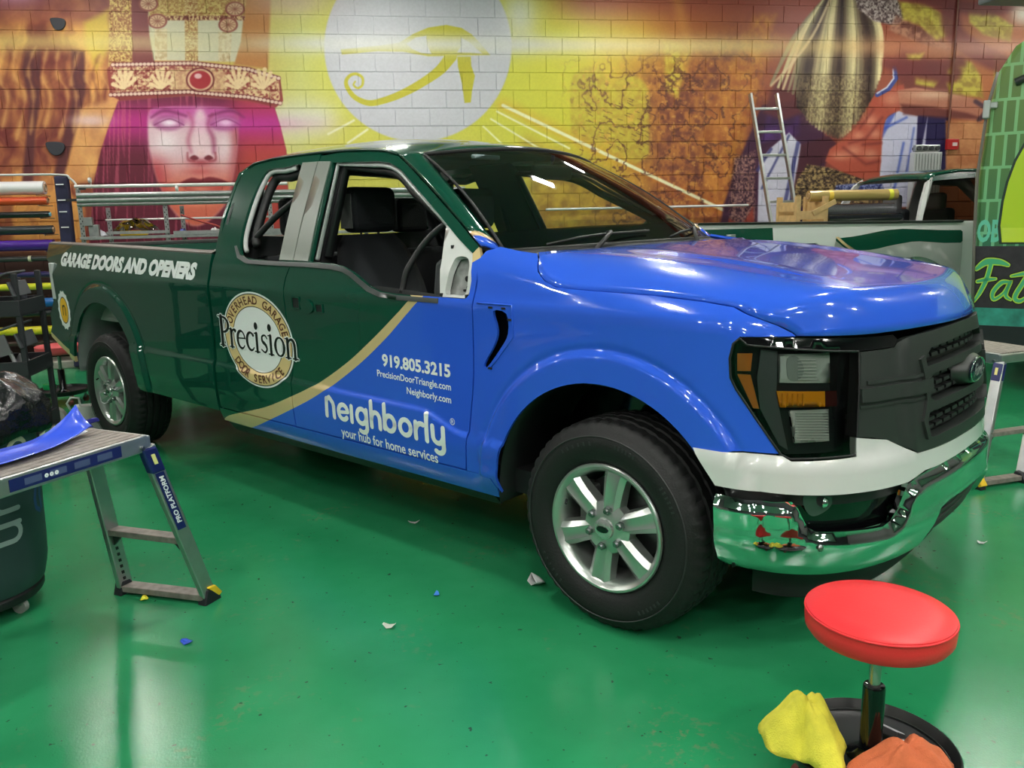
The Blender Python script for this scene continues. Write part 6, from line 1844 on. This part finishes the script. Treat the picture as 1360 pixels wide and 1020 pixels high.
# ------------------------------------------------------------------ vinyl rack by the wall
def vinyl_rack():
    Y = 9.82
    t = empty('vinyl_rack', (-3.25, Y, 0), 0, 'tall wall rack of pegs holding horizontal vinyl rolls', 'rack')
    po = MB().bar((.10, -.20, .02), (.13, -.17, 2.045), .13, .10, up=(0, 1, 0)).build('padded_post', mat('dark_blue_carpet', (34, 34, 62), .85, noise=.35, nscale=7), t, bevel=.02)
    for z in (1.52, 1.68, 1.80, 1.96, 1.36):
        MB().box((.122, -.23, z), (.075, .006, .012)).build('peg_tie', mat('white_tie', (220, 222, 224), .4), po)
    MB().bar((-1.75, .10, .02), (-1.75, .10, 2.05), .07, .07).build('post', SATIN, t, bevel=.006)
    MB().tube(spline([(-2.0, -.20, 2.065), (-.5, -.20, 2.065), (.12, -.20, 2.06), (.22, -.20, 2.02), (.275, -.20, 1.94), (.285, -.20, 1.75), (.30, -.20, .03)], 6), .011, 8).build('bent_pipe', mat('pale_pipe', (206, 208, 204), .35, metal=.3), t, smooth=True)
    MB().box((-.85, .30, 1.0), (1.9, .03, 2.0)).build('back_board', mat('dark_board', (46, 40, 40), .7, noise=.3, nscale=4), t) if False else None
    MB().box((-.9, .05, .04), (2.1, .40, .08)).build('plinth', mat('dirty_kerb', (150, 148, 138), .8, noise=.3, nscale=9), t, bevel=.01)
    rolls = [('white', 1.936, .070, (216, 216, 218), -3.34, .06), ('orange', 1.801, .044, (206, 78, 40), -3.31, 0), ('black', 1.659, .034, (24, 26, 28), -3.30, -.02), ('charcoal', 1.498, .047, (40, 46, 50), -3.29, 0), ('purple', 1.339, .057, (66, 24, 130), -3.30, 0), ('dark grey', 1.199, .030, (52, 54, 54), -3.27, 0), ('navy', 1.027, .033, (30, 24, 78), -3.28, 0), ('lime', .902, .037, (198, 200, 40), -3.26, 0), ('blue', .727, .050, (24, 92, 160), -3.26, 0), ('gloss black', .613, .041, (20, 22, 26), -3.27, 0), ('yellow', .428, .046, (204, 196, 36), -3.25, 0), ('brown', .292, .026, (60, 40, 34), -3.26, 0)]
    for k, (nm, z, r, col, xe, dy) in enumerate(rolls):
        y = Y - .10 + dy
        o = empty('vinyl_roll', (xe, y, z), 0, nm + ' vinyl roll lying on the pegs of the wall rack', 'vinyl roll', 'vinyl rolls on the rack')
        MB().cyl((-1.60, 0, 0), (0, 0, 0), r, 28).build('vinyl_film', mat('vinyl_' + nm.replace(' ', '_'), col, .28, coat=.4), o, smooth='auto')
        MB().lathe([(r * .45, -.001), (r * .45, .012), (r * .62, .012), (r * .62, -.001)], 20, ax='x').build('card_tube', mat('tube_card', (170, 140, 110), .7) if k != 2 else mat('cyan_cap', (130, 190, 214), .4), o, smooth='auto')
        if k in (5, 8):
            MB().lathe([(r + .001, -.30 if k == 5 else -.36), (r + .002, -.30 if k == 5 else -.36), (r + .002, -.27 if k == 5 else -.32), (r + .001, -.27 if k == 5 else -.32)], 24, ax='x').build('tape_band', mat('tape_band', (206, 200, 170), .5), o, smooth='auto')
        MB().cyl((-.06, .30, -r - .006), (-.06, -.10, -r - .006), .006, 8).cyl((-1.5, .30, -r - .006), (-1.5, -.10, -r - .006), .006, 8).build('rack_peg', STEEL, t).location = (xe + 3.25, y - Y, z)
vinyl_rack()

# ------------------------------------------------------------------ perforated steel shelf rack behind the bed
def shelf_rack():
    t = empty('steel_shelf_rack', (-2.9, 9.4, 0), 0, 'galvanised perforated-angle shelf rack with long pipes on top', 'shelf')
    def post(x, y, h):
        p = MB().box((x, y, h / 2), (.045, .004, h)).box((x - .0205, y + .020, h / 2), (.004, .04, h)).build('perforated_post', GALV, t)
        hb = MB()
        for z in np.arange(1.30, h - .02, .05): hb.box((x - .008, y - .0025, z), (.008, .002, .016)); hb.box((x + .010, y - .0025, z + .025), (.008, .002, .016))
        hb.build('post_slot', BLK, p)['kind'] = 'stuff'
    post(0, 0, 1.90); post(.13, .5, 1.72); post(.835, 0, 1.80); post(.93, .35, 1.72); post(1.9, 0, 1.8); post(2.9, 0, 1.8); post(3.9, 0, 1.8)
    for y, z, r, x0, x1 in ((-.02, 1.925, .018, -.02, 2.1), (-.05, 1.835, .026, 0, 4.0), (-.05, 1.785, .024, 0, 4.0), (-.03, 1.745, .022, -.01, 4.0), (.30, 1.585, .011, .15, 4.0), (.10, 1.80, .02, 0, 4.0)):
        MB().cyl((x0, y, z), (x1, y, z), r, 14).build('pipe', mat('pale_pipe', (206, 208, 204), .35, metal=.3) if r < .02 else GALV, t, smooth='auto')
    for z in (1.40, .80, .25): MB().box((1.95, .22, z), (3.95, .50, .03)).build('shelf_board', GALV, t, bevel=.003)
    MB().box((.55, -.02, 1.45), (.62, .03, .03)).box((1.5, -.02, 1.435), (1.2, .03, .04)).build('shelf_lip', GALV, t)
    for x, z in ((.14, 1.965), (.98, 1.87), (1.62, 1.97)):
        c = MB().cyl((x, -.02, z - .06), (x, -.02, z), .007, 8).cyl((x - .012, -.045, z + .02), (x + .012, -.045, z + .02), .028, 14).build('pulley', mat('pale_pulley', (206, 204, 200), .4), t, smooth='auto')
    MB().box((-.05, -.05, 1.79), (.10, .03, .025)).build('clamp', BLK, t); MB().box((.06, -.05, 1.90), (.06, .03, .02)).build('clamp', BLK, t)
    MB().box((.06, .02, 1.57), (.09, .05, .09)).box((.10, .05, 1.46), (.10, .06, .16)).build('gear_box', GALV, t, bevel=.006)
shelf_rack()
o = empty('wrapped_tape_roll', (-2.45, 9.60, 1.418), 0, 'yellow tape roll in crinkled clear plastic on the steel shelf', 'tape')
MB().lathe([(.05, 0), (.135, 0), (.14, .01), (.14, .045), (.135, .05), (.05, .05)], 32).build('tape_roll', YEL, o, smooth='auto')
g_ = np.random.default_rng(5); V = []; n, k = 36, 9; ph = g_.random(6) * 6.28
for j in range(k):
    r = 1 - j / (k - 1)
    for i in range(n):
        th = 2 * math.pi * i / n
        V.append((.24 * r * math.cos(th) + .03, .16 * r * math.sin(th), .05 + .10 * (1 - r ** 2) + .022 * math.sin(6 * th + ph[0] + 5 * r) + .015 * math.sin(11 * th + ph[1])))
MB().add(V, [(j * n + i, j * n + (i + 1) % n, (j + 1) * n + (i + 1) % n, (j + 1) * n + i) for j in range(k - 1) for i in range(n)]).build('plastic_wrap', glass_mat('crinkled_plastic', (190, 196, 184)), o, smooth=True)
for (x, col, w, lab, cat, nm) in ((-2.78, (190, 196, 206), .16, 'pale crumpled packet on the steel shelf beside the tape', 'packet', 'packet'), (-1.95, (60, 66, 130), .10, 'blue crumpled packet on the steel shelf by the middle post', 'packet', 'packet'), (-1.62, (206, 208, 208), .12, 'white crumpled packet at the far end of the steel shelf', 'packet', 'packet')):
    cloth_heap(nm, (x, 9.58, 1.418), w / 2, .06, .06, mat(nm + str(col[0]), col, .5), int(abs(x) * 100), lab, cat)
tag(MB().tube(spline([(-1.9, 9.33, 1.62), (-1.72, 9.33, 1.55), (-1.55, 9.33, 1.50), (-1.48, 9.335, 1.445)], 8), .010, 6).build('coiled_cord', mat('red_cord', (150, 50, 46), .5), None, smooth=True), 'red twisted cord hanging off the steel shelf', 'cord')
tag(MB().cyl((2.2, 10.24, 1.60), (4.86, 10.24, 1.60), .016, 12).cyl((2.6, 10.24, 1.60), (2.6, 10.325, 1.60), .008, 8).cyl((4.5, 10.24, 1.60), (4.5, 10.325, 1.60), .008, 8).build('wall_conduit', mat('pale_pipe', (206, 208, 204), .35), None, smooth='auto'), 'thin pale pipe running along the mural wall beside the ladder', 'pipe')

# ------------------------------------------------------------------ wall fittings
o = empty('fire_alarm', (7.755, WALL_Y - .002, 2.335), 0, 'small red fire alarm box on the mural wall', 'alarm')
MB().box((0, -.03, 0), (.17, .055, .14)).build('alarm_body', mat('alarm_red', (176, 36, 34), .4), o, bevel=.01)
MB().box((.02, -.060, 0), (.07, .006, .045)).build('alarm_window', mat('alarm_pale', (206, 190, 186), .4), o)
MB().cyl((-.06, -.016, .07), (-.06, -.016, CEIL_Z - 2.34), .012, 10).build('conduit', mat('brown_conduit', (120, 74, 60), .5), o, smooth='auto')
for x, z, w, h in ((-3.175, 3.69, .15, .12), (-3.36, 2.385, .19, .14)):
    P = spline([(-w / 2, .3 * h), (-w * .3, h * .5), (w * .42, h * .42), (w * .5, -.05 * h), (w * .2, -h * .5), (-w * .25, -h * .45)], 4, True)
    tag(MB().prism([(a, b) for a, b in P], 'y', -.03, -.001).build('wall_sensor', mat('sensor_black', (40, 42, 50), .5), None, bevel=.006, loc=(x, WALL_Y, z)), 'small black rounded sensor on the mural ' + ('near the crown' if z > 3 else 'above the vinyl rack'), 'sensor')
duct = empty('ventilation_duct', (7.9, 7.5, 3.42), 0, 'grey sheet metal duct hung above the graffiti van', 'duct')
MB().box((0, 0, .17), (3.9, .40, .34)).build('duct_body', mat('duct_grey', (120, 128, 138), .5, metal=.3), duct, bevel=.02)
for x in (-1.5, 1.5): MB().cyl((x, 0, .33), (x, 0, CEIL_Z - 3.42), .006, 6).build('hanger_rod', STEEL, duct)

# ------------------------------------------------------------------ loose scraps on the floor
def scrap(x, y, w, h, col, seed, label, lift=.012):
    g = np.random.default_rng(seed); P = [(math.cos(a) * w * (.7 + .5 * g.random()), math.sin(a) * h * (.7 + .5 * g.random())) for a in np.linspace(0, 6.28, 8)[:-1]]
    rows = []
    for r in np.linspace(0.02, 1, 5): rows.append([(p[0] * r, p[1] * r, .003 + lift * ((p[0] / w) ** 2) * r * r) for p in P + P[:1]])
    o = MB().grid(rows).build('floor_scrap', mat('scrap_%d_%d_%d' % col, col, .5), None, smooth=True, solid=.0012, loc=(x, y, 0), rot=(0, 0, g.random() * 6))
    tag(o, label, 'scrap', 'scraps on the floor')
scrap(.625, 3.20, .055, .035, (226, 228, 228), 1, 'curled white paper scrap on the floor against the front tire', .03)
scrap(-.737, 2.988, .030, .020, (44, 84, 200), 2, 'blue vinyl scrap on the floor below the work platform')
scrap(.202, 3.18, .020, .013, (50, 120, 210), 3, 'tiny bright blue vinyl scrap on the floor beside the truck')
scrap(.003, 2.949, .024, .018, (206, 214, 200), 4, 'small pale paper scrap lying on the open green floor')
scrap(2.696, 3.171, .022, .014, (220, 226, 224), 5, 'small white scrap on the floor in front of the bumper')
scrap(-.985, 3.40, .022, .016, (220, 220, 60), 6, 'small yellow tape scrap at the foot of the work platform')
scrap(.158, 4.032, .030, .012, (206, 214, 210), 7, 'thin white sliver on the floor under the door sill')
# ------------------------------------------------------------------ second pickup, partly wrapped, behind the hood
def second_truck():
    Y0 = 8.2
    t = empty('white_pickup', (3.38, Y0, 0), 0, 'pale grey pickup truck with half-applied green vinyl along its bed', 'truck')
    W_ = PAINT['white']; G = PAINT['green']; grey = mat('pale_grey_paint', (160, 164, 160), .25, coat=.8)
    def surf(off=0.0):
        def f(x, z):
            d = _is(z, [(.3, .10), (.45, .02), (.7, .008), (1.0, 0), (1.15, .004), (1.25, .016), (1.40, .05)], .02)
            r = np.hypot(x - 2.45, z - .50)
            d = d - .016 * (1 - sst(.60, .63, r))
            return np.stack([x, -0.0 + d - off + 0 * x, z], -1)
        return f
    cx, cz, R = 2.45, .50, .50
    arch = [(cx + R * math.cos(a), cz + R * math.sin(a)) for a in np.linspace(math.pi - .02, .02, 30)]
    bed = [(0, .50), (-.02, 1.395), (2.53, 1.362), (2.53, .46), (cx + R, .48)][::1]
    bed = [(0.0, .55), (-.02, 1.390), (2.55, 1.352), (3.02, 1.35), (3.02, .47)] + arch[::-1] + [(cx - R - .02, .47), (.3, .50)]
    # the bed side ends at the cab; the arch sits at its forward end
    def cls(C):
        x, z = C[:, 0], C[:, 1]
        left = (x < .81) & (z > 1.06 + .03 * np.sin(x * 9)) & (z < 1.345)
        up = np.interp(x, [1.50, 1.75, 2.10, 2.30, 2.75, 3.2], [1.215, 1.235, 1.29, 1.300, 1.275, 1.265])
        lo = np.interp(x, [1.50, 1.66, 1.95, 2.15, 2.45, 2.8, 3.2], [1.21, 1.085, 1.085, 1.125, 1.165, 1.135, 1.13])
        w = (x > 1.50) & (z < up) & (z > lo)
        low = (z < 1.05) | (x > 1.5) & (z < up)
        return np.where(left | w, 1, np.where(low, 2, 0))
    L1 = [(.81, 1.345), (.81, 1.06)]
    L2 = [(x, float(np.interp(x, [1.50, 1.75, 2.10, 2.30, 2.75, 3.2], [1.215, 1.235, 1.29, 1.300, 1.275, 1.265]))) for x in np.linspace(1.52, 3.0, 16)]
    L3 = [(x, float(np.interp(x, [1.50, 1.66, 1.95, 2.15, 2.45, 2.8, 3.2], [1.21, 1.085, 1.085, 1.125, 1.165, 1.135, 1.13]))) for x in np.linspace(1.52, 3.0, 16)]
    cut = [(1.10, 1.10), (1.10, 1.175), (1.30, 1.175), (1.33, 1.15), (1.33, 1.10)]
    hole2 = [(.08, 1.19), (.10, 1.30), (.30, 1.28), (.28, 1.16)]
    def wpanel(name, outl, sf, m_, **k):
        o = panel(name, outl, lambda a, b: sf(a, b) - np.array([0, 5, 0]), t, m_, **k); o.location.y = 5; return o
    wpanel('bed_side', bed, surf(), [W_, G, grey], holes=[cut, hole2], h=.05, lines=[L1, L2, L3], cls=cls, thick=.03)
    wpanel('fuel_door_opening', [(1.05, 1.05), (1.05, 1.22), (1.4, 1.22), (1.4, 1.05)], surf(-.05), [BLK], h=.1, thick=.01)
    wpanel('lamp_opening', [(.04, 1.12), (.04, 1.33), (.34, 1.33), (.34, 1.12)], surf(-.06), [BLK], h=.1, thick=.01)
    MB().box((.33, -.004, 1.235), (.10, .02, .11)).build('hinge_bracket', GALV, t, bevel=.004)
    MB().tube(spline([(.08, -.01, 1.30), (.10, -.02, 1.22), (.18, -.015, 1.18), (.26, -.01, 1.20)], 5), .006, 6).build('wire', mat('pale_tie', (206, 206, 206), .5), t)
    # loose flap of film with its pale backing
    fl = MB().grid([[(1.49, .0 - .03, 1.235), (1.56, -.06, 1.16), (1.68, -.05, 1.08)], [(1.53, -.02, 1.235), (1.62, -.03, 1.16), (1.74, -.02, 1.09)]]).build('film_flap', PAINT['tan'], t, smooth=True, solid=.002)
    MB().grid([[(-.02, .03, 1.395), (3.02, .03, 1.355)], [(-.02, .0, 1.412), (3.02, .0, 1.372)], [(-.02, .12, 1.412), (3.02, .12, 1.372)]]).build('rail_cap', mat('dark_rail', (50, 48, 48), .5), t, solid=.01)
    for y in (.14, 1.66): MB().box((1.25, y, 1.10), (2.5, .03, .50)).build('bed_inner_wall', grey, t)
    MB().box((1.52, 1.78, .95), (3.0, .04, .86)).build('far_bed_side', W_, t, bevel=.01)
    MB().box((1.25, .9, .86), (2.5, 1.5, .04)).build('bed_floor', grey, t)
    MB().box((.0, .9, 1.10), (.05, 1.6, .55)).build('tailgate', G, t, bevel=.01)
    # cab
    cabp = [(2.47, .50), (2.47, 1.32), (2.50, 1.36), (2.60, 1.60), (2.70, 1.80), (2.80, 1.865), (3.1, 1.905), (3.6, 1.91), (4.2, 1.87), (4.9, 1.42), (6.0, 1.28), (6.1, 1.1), (6.1, .5)]
    wh = [(2.555, 1.372), (2.60, 1.48), (2.735, 1.775), (2.80, 1.815), (3.55, 1.845), (3.55, 1.36)]
    wh2 = [(3.72, 1.36), (3.72, 1.80), (4.15, 1.78), (4.70, 1.42), (4.6, 1.34)]
    def cs(off=0.0):
        def f(x, z): return np.stack([x, .03 + .38 * np.clip(z - 1.34, 0, 1) + .02 * sst(1.2, 1.34, z) - off + 0 * x, z], -1)
        return f
    wpanel('cab_side', cabp, cs(), [W_], holes=[wh, wh2], h=.07, thick=.05)
    o = wpanel('cab_roof_wrap', [(2.72, 1.80), (2.80, 1.868), (3.1, 1.908), (4.2, 1.872), (4.2, 1.83), (3.5, 1.845), (2.9, 1.81)], cs(.006), [G], h=.06, thick=.01)
    for q, w_ in ((wh, 'side_glass'), (wh2, 'front_side_glass')): wpanel(w_, q, cs(-.02), [glass_mat('dark_side_glass', (120, 112, 104))], h=.2, thick=0)
    ys = np.linspace(.24, 1.60, 9)
    MB().grid([[(x, y, z + .03 * math.sin((y - .24) / 1.36 * math.pi)) for y in ys] for x, z in ((2.72, 1.82), (2.82, 1.875), (3.1, 1.912), (3.6, 1.918), (4.2, 1.875))]).build('roof', G, t, smooth=True, solid=.02)
    MB().box((2.56, .92, 1.0), (.05, 1.7, .72)).bar((2.56, .10, 1.36), (2.76, .24, 1.83), .03, .03).bar((2.56, 1.76, 1.36), (2.76, 1.60, 1.83), .03, .03).build('cab_back', grey, t)
    MB().grid([[(x, y, z) for y in np.linspace(.06, 1.78, 9)] for x, z in ((4.75, 1.42), (5.0, 1.40), (5.6, 1.34), (6.0, 1.27), (6.1, 1.1), (6.12, .5))]).build('hood', W_, t, smooth=True, solid=.02)
    MB().grid([[(x, y, z) for y in np.linspace(.24, 1.60, 9)] for x, z in ((4.2, 1.86), (4.75, 1.43))]).build('windshield', GLASS, t, smooth=True)
    wpanel('far_cab_side', cabp, lambda x, z: cs()(x, z) * [1, -1, 1] + np.array([0, 1.85, 0]), [W_], holes=[wh, wh2], h=.12, thick=.03)
    for y in (.5, 1.3):
        s = empty('seat'); s.parent = t; s.location = (3.05, y, 0)
        MB().box((0, 0, 1.20), (.14, .48, .62)).build('backrest', SEATM, s, bevel=.05, seg=3)
        MB().box((-.03, 0, 1.58), (.11, .28, .20)).build('headrest', mat('grey_headrest', (104, 104, 104), .7), s, bevel=.04, seg=3)
    MB().box((3.6, .92, .85), (2.0, 1.6, .10)).build('cab_floor', BLK, t)
    MB().box((3.0, .92, .50), (5.6, 1.1, .16)).build('chassis', BLK, t)
    for x in (2.45, 5.25):
        for y in (.02, 1.60):
            w = MB().lathe([(.20, .02), (.235, 0), (.36, .0), (.40, .05), (.40, .20), (.36, .25), (.2, .25)], 40, (x, y, .40), 'y').build('wheel', RUB, t, smooth='auto')
            MB().lathe([(0, .03), (.08, .02), (.2, .05), (.235, .01)], 32, (x, y, .40), 'y').build('rim', ALLOY, w, smooth='auto')
second_truck()

# ------------------------------------------------------------------ load in its bed
def bed_load():
    Y = 8.62
    c = empty('wooden_crate', (4.63, Y, .885), 0, 'raw timber crate standing in the bed of the pale pickup', 'crate')
    for z in (.06, .19, .32, .45, .58):
        for y in (-.20, .24): MB().box((.0 + .10, y, z), (.36, .02, .09)).build('crate_board', WOOD, c, bevel=.002)
    for z in (.13, .33, .53, .67): [MB().box((x_, .02, z), (.02, .42, .10)).build('end_board', WOOD, c, bevel=.002) for x_ in (-.07, .27)]
    for x in (-.06, .26):
        for y in (-.18, .22): MB().box((x, y, .39), (.05, .05, .78)).build('corner_post', WOOD, c, bevel=.002)
    MB().bar((.10, -.215, .60), (.36, -.215, .72), .02, .05).build('brace', WOOD, c)
    for x in (.98,):
        MB().box((x, .20, .34), (.06, .05, .67)).bar((x - .16, .20, .50), (x + .02, .20, .64), .03, .05).build('roll_stand', WOOD, c)
    r = empty('gold_vinyl_roll', (4.78, Y - .02, 1.668), 0, 'long gold vinyl roll resting across the timber crate', 'vinyl roll')
    MB().cyl((0, 0, 0), (1.05, .0, 0), .060, 24).build('vinyl_film', mat('gold_film', (184, 160, 100), .28, metal=.3, coat=.4), r, smooth='auto')
    MB().lathe([(.025, .0), (.025, -.01), (.036, -.01), (.036, .0)], 18, ax='x').build('card_tube', mat('tube_card', (170, 140, 110), .7), r)
    for x, col in ((.22, (226, 190, 70)), (.94, (214, 214, 60))): MB().lathe([(.0605, x), (.0615, x), (.0615, x + .05), (.0605, x + .05)], 24, (0, 0, 0), 'x').build('tape_band', mat('tape_%d' % col[2], col, .4), r, smooth='auto')
    k = tag(MB().cyl((4.96, Y + .02, 1.503), (5.83, Y + .02, 1.503), .075, 26).build('silver_vinyl_roll', mat('grey_glitter_film', (110, 110, 116), .25, metal=.5, noise=.3, nscale=120), None, smooth='auto'), 'grey metallic vinyl roll below the gold roll', 'vinyl roll')
    k2 = tag(MB().cyl((4.95, Y - .10, 1.385), (5.83, Y - .10, 1.385), .085, 26).build('black_vinyl_roll', mat('black_gloss_film', (18, 20, 26), .12, coat=.6), None, smooth='auto'), 'glossy black vinyl roll lying behind the bed rail', 'vinyl roll')
    MB().box((.42, -.08, .207), (.06, .22, .40)).build('roll_bearer', WOOD, c); MB().box((1.10, -.08, .207), (.06, .22, .40)).build('roll_bearer', WOOD, c)
    # ladder standing in the bed, leaning on the wall
    l = empty('extension_ladder', (0, 0, 0), 0, 'aluminium ladder leaning against the mural wall', 'ladder')
    a0, a1 = Vector((4.90, 9.48, .918)), Vector((4.735, 10.02, 2.935))
    wv = Vector((.345, 0, 0))
    for s in (0, 1):
        MB().bar(a0 + wv * s, a1 + wv * s, .06, .030, up=(1, 0, 0)).build('rail', ALU, l, bevel=.004)
        MB().box(a0 + wv * s - Vector((0, 0, .016)), (.05, .07, .03)).build('foot', BLK, l)
    n = 8
    for k in range(n):
        f = (2.748 - .285 * k - .885) / (2.935 - .885)
        if f < 0: break
        p = a0 + (a1 - a0) * f
        MB().bar(p, p + wv, .032, .03).build('rung', ALU, l, bevel=.004)
    # stacked aluminium planks on the wall
    s = empty('aluminium_planks', (7.12, 10.12, 0), 0, 'upright stack of ribbed aluminium planks against the mural wall', 'planks')
    MB().box((.20, .09, 1.115), (.40, .10, 2.23)).build('plank', mat('pale_aluminium', (200, 204, 202), .4, metal=.2), s, bevel=.004)
    for q in range(9): MB().box((.025 + q * .044, .037, 1.11), (.012, .008, 2.2)).build('rib', ALU, s)
    for q in range(4): MB().cyl((.06 + q * .09, .03, 2.28), (.06 + q * .09, .15, 2.28), .028, 12).build('end_tube', mat('dark_end', (60, 62, 64), .5), s)
    MB().box((.20, .09, 2.28), (.36, .06, .09)).build('top_block', ALU, s, bevel=.01)
bed_load()

# ------------------------------------------------------------------ graffiti van
def van():
    Yf = 6.2
    t = empty('graffiti_van', (4.93, Yf, 0), math.radians(-42), 'tall van wrapped in green brick graphics with a lime disc and script lettering', 'van')
    M = bpy.data.materials.new('green_brick_graphic'); M.use_nodes = True
    nt = M.node_tree; b = nt.nodes['Principled BSDF']; b.inputs['Roughness'].default_value = .3; b.inputs['Coat Weight'].default_value = .6
    tc = nt.nodes.new('ShaderNodeTexCoord'); mp = nt.nodes.new('ShaderNodeMapping')
    mp.inputs['Rotation'].default_value = (math.radians(90), 0, math.radians(4)); mp.inputs['Scale'].default_value = (1, 1, 1)
    sp = nt.nodes.new('ShaderNodeSeparateXYZ'); cb = nt.nodes.new('ShaderNodeCombineXYZ')
    nt.links.new(tc.outputs['Object'], sp.inputs[0]); nt.links.new(sp.outputs['X'], cb.inputs[0]); nt.links.new(sp.outputs['Z'], cb.inputs[1])
    br = nt.nodes.new('ShaderNodeTexBrick'); br.inputs['Scale'].default_value = 1.0
    br.inputs['Brick Width'].default_value = .085; br.inputs['Row Height'].default_value = .26; br.inputs['Mortar Size'].default_value = .012; br.offset = .3
    br.inputs['Color1'].default_value = lin(44, 74, 50); br.inputs['Color2'].default_value = lin(74, 108, 58); br.inputs['Mortar'].default_value = lin(128, 190, 140)
    nt.links.new(cb.outputs[0], br.inputs['Vector'])
    nz = nt.nodes.new('ShaderNodeTexNoise'); nz.inputs['Scale'].default_value = 3.5; nt.links.new(tc.outputs['Object'], nz.inputs['Vector'])
    rp = nt.nodes.new('ShaderNodeValToRGB'); rp.color_ramp.elements[0].color = lin(60, 150, 110); rp.color_ramp.elements[1].color = lin(140, 176, 50)
    mr = nt.nodes.new('ShaderNodeMapRange'); mr.inputs['From Min'].default_value = 1.2; mr.inputs['From Max'].default_value = 2.5; nt.links.new(sp.outputs['Z'], mr.inputs['Value']); nt.links.new(mr.outputs[0], rp.inputs['Fac'])
    mx = nt.nodes.new('ShaderNodeMix'); mx.data_type = 'RGBA'; mx.inputs['Factor'].default_value = .33
    nt.links.new(br.outputs['Color'], mx.inputs[6]); nt.links.new(rp.outputs['Color'], mx.inputs[7]); nt.links.new(mx.outputs[2], b.inputs['Base Color'])
    prof = [(.06, .34), (.02, 1.2), (.0, 1.75), (.035, 2.30), (.08, 2.56), (.18, 2.74), (.34, 2.84), (.60, 2.88), (4.0, 2.88), (4.3, 2.7), (4.5, 1.6), (4.9, 1.15), (5.0, .8), (5.0, .34)]
    body = MB().prism(prof, 'y', 0, 1.8).build('van_body', M, t, bevel=.05, seg=4)
    def face(name, poly, m_, off, th=.004): return MB().prism([(x * .8, z) for x, z in poly], 'y', -off - th, -off).build(name, m_, t)
    face('black_band', [(.045, .690), (.020, 1.195), (3.8, 1.195), (3.8, .690)], mat('charcoal_print', (44, 40, 44), .4, noise=.35, nscale=14), .001)
    face('teal_band', [(.055, .545), (.046, .690), (3.8, .690), (3.8, .545)], mat('teal_print', (46, 132, 116), .4, noise=.4, nscale=10), .001)
    face('lower_skirt', [(.06, .30), (.06, .545), (4.8, .545), (4.8, .30)], mat('van_skirt', (26, 32, 34), .4), .004, .012)
    c = [(.26, 1.225), (.235, 1.36), (.245, 1.55), (.27, 1.70), (.32, 1.86), (.40, 2.01), (.52, 2.13), (.70, 2.22), (.95, 2.22), (1.15, 2.1), (1.3, 1.85), (1.35, 1.5), (1.32, 1.225)]
    face('disc_outline', [(.78 + (x - .78) * 1.045, 1.6 + (z - 1.6) * 1.035) for x, z in c], mat('dark_green_line', (24, 50, 34), .4), .001, .003)
    face('lime_disc', c, mat('lime_print', (178, 206, 34), .35, coat=.5), .004, .003)
    face('disc_lower_panel', [(.262, 1.225), (.25, 1.34), (1.33, 1.34), (1.32, 1.225)], mat('lime_print_light', (196, 216, 56), .35, coat=.5), .0072, .002)
    # script lettering in brush strokes
    def script(grow):
        P = []
        def S(pts, w): P.append(stroke(spline(pts, 6), [x + grow for x in w]))
        S([(.00, .40), (.10, .47), (.24, .47), (.34, .44)], [.04, .07, .06, .03])
        S([(.15, .44), (.12, .30), (.06, .16), (.0, .06)], [.05, .05, .045, .02])
        S([(.02, .27), (.12, .29), (.22, .30)], [.03, .045, .02])
        S([(.36, .27), (.28, .26), (.20, .16), (.22, .09), (.32, .16), (.38, .28), (.34, .14), (.40, .09)], [.03, .045, .045, .035, .03, .04, .04, .02])
        S([(.62, .46), (.52, .28), (.44, .12), (.50, .08), (.58, .14)], [.03, .05, .05, .04, .02])
        S([(.38, .33), (.54, .36), (.72, .38)], [.02, .045, .02])
        S([(.86, .52), (.76, .30), (.66, .08)], [.03, .055, .03])
        S([(.62, .36), (.76, .50), (.96, .54), (1.02, .44), (.86, .34), (1.0, .26), (.98, .12), (.80, .06), (.70, .10)], [.03, .06, .06, .05, .04, .055, .06, .05, .02])
        return merge2d(P)
    for nm, gr_, off, m_ in (('script_shadow', .035, .0058, mat('script_dark', (14, 18, 14), .4)), ('script_edge', .012, .0068, mat('script_lime', (176, 210, 60), .35)), ('script_lettering', -.010, .0078, mat('script_teal', (70, 170, 120), .35))):
        V, F = script(gr_); V = V * [.66, .80] + [.045, .69]
        link_mesh(nm, [(v[0], -off, v[1]) for v in V], F, m_, t)
    V, F = text_mesh('OB', .24, .008); V = V * [.5, 1] + [.025, 1.235]
    link_mesh('block_lettering', [(v[0], -.003, v[1]) for v in V], F, mat('teal_letter', (100, 190, 160), .4), t)
    h = MB().box((.02, -.03, 2.27), (.05, .05, .14)).box((.05, -.02, 2.30), (.09, .03, .05)).build('door_hinge', mat('hinge_grey', (170, 176, 172), .4, metal=.4), t, bevel=.01)
    MB().cyl((.20, -.02, 2.46), (.30, -.02, 2.50), .03, 14).build('marker_lamp', mat('lamp_dark', (50, 54, 50), .3), t, smooth='auto')
    MB().tube([(.045, -.012, .60), (.012, -.012, 1.2), (-.008, -.012, 1.75), (.025, -.012, 2.3), (.075, -.012, 2.55)], .012, 6).build('corner_seam', mat('seam_grey', (108, 104, 96), .5), t, smooth=True)
    for x in (.95, 4.1):
        for y in (.02, 1.56):
            w = MB().lathe([(.18, .02), (.22, 0), (.30, .0), (.34, .04), (.34, .18), (.3, .22), (.18, .22)], 36, (x, y - .03, .34), 'y').build('wheel', RUB, t, smooth='auto')
            MB().lathe([(0, .02), (.10, .02), (.2, .03), (.22, .01)], 28, (x, y - .03, .34), 'y').build('hubcap', ALLOY, w, smooth='auto')
    MB().box((2.5, .9, .36), (4.6, 1.6, .12)).build('underbody', BLK, t)
van()
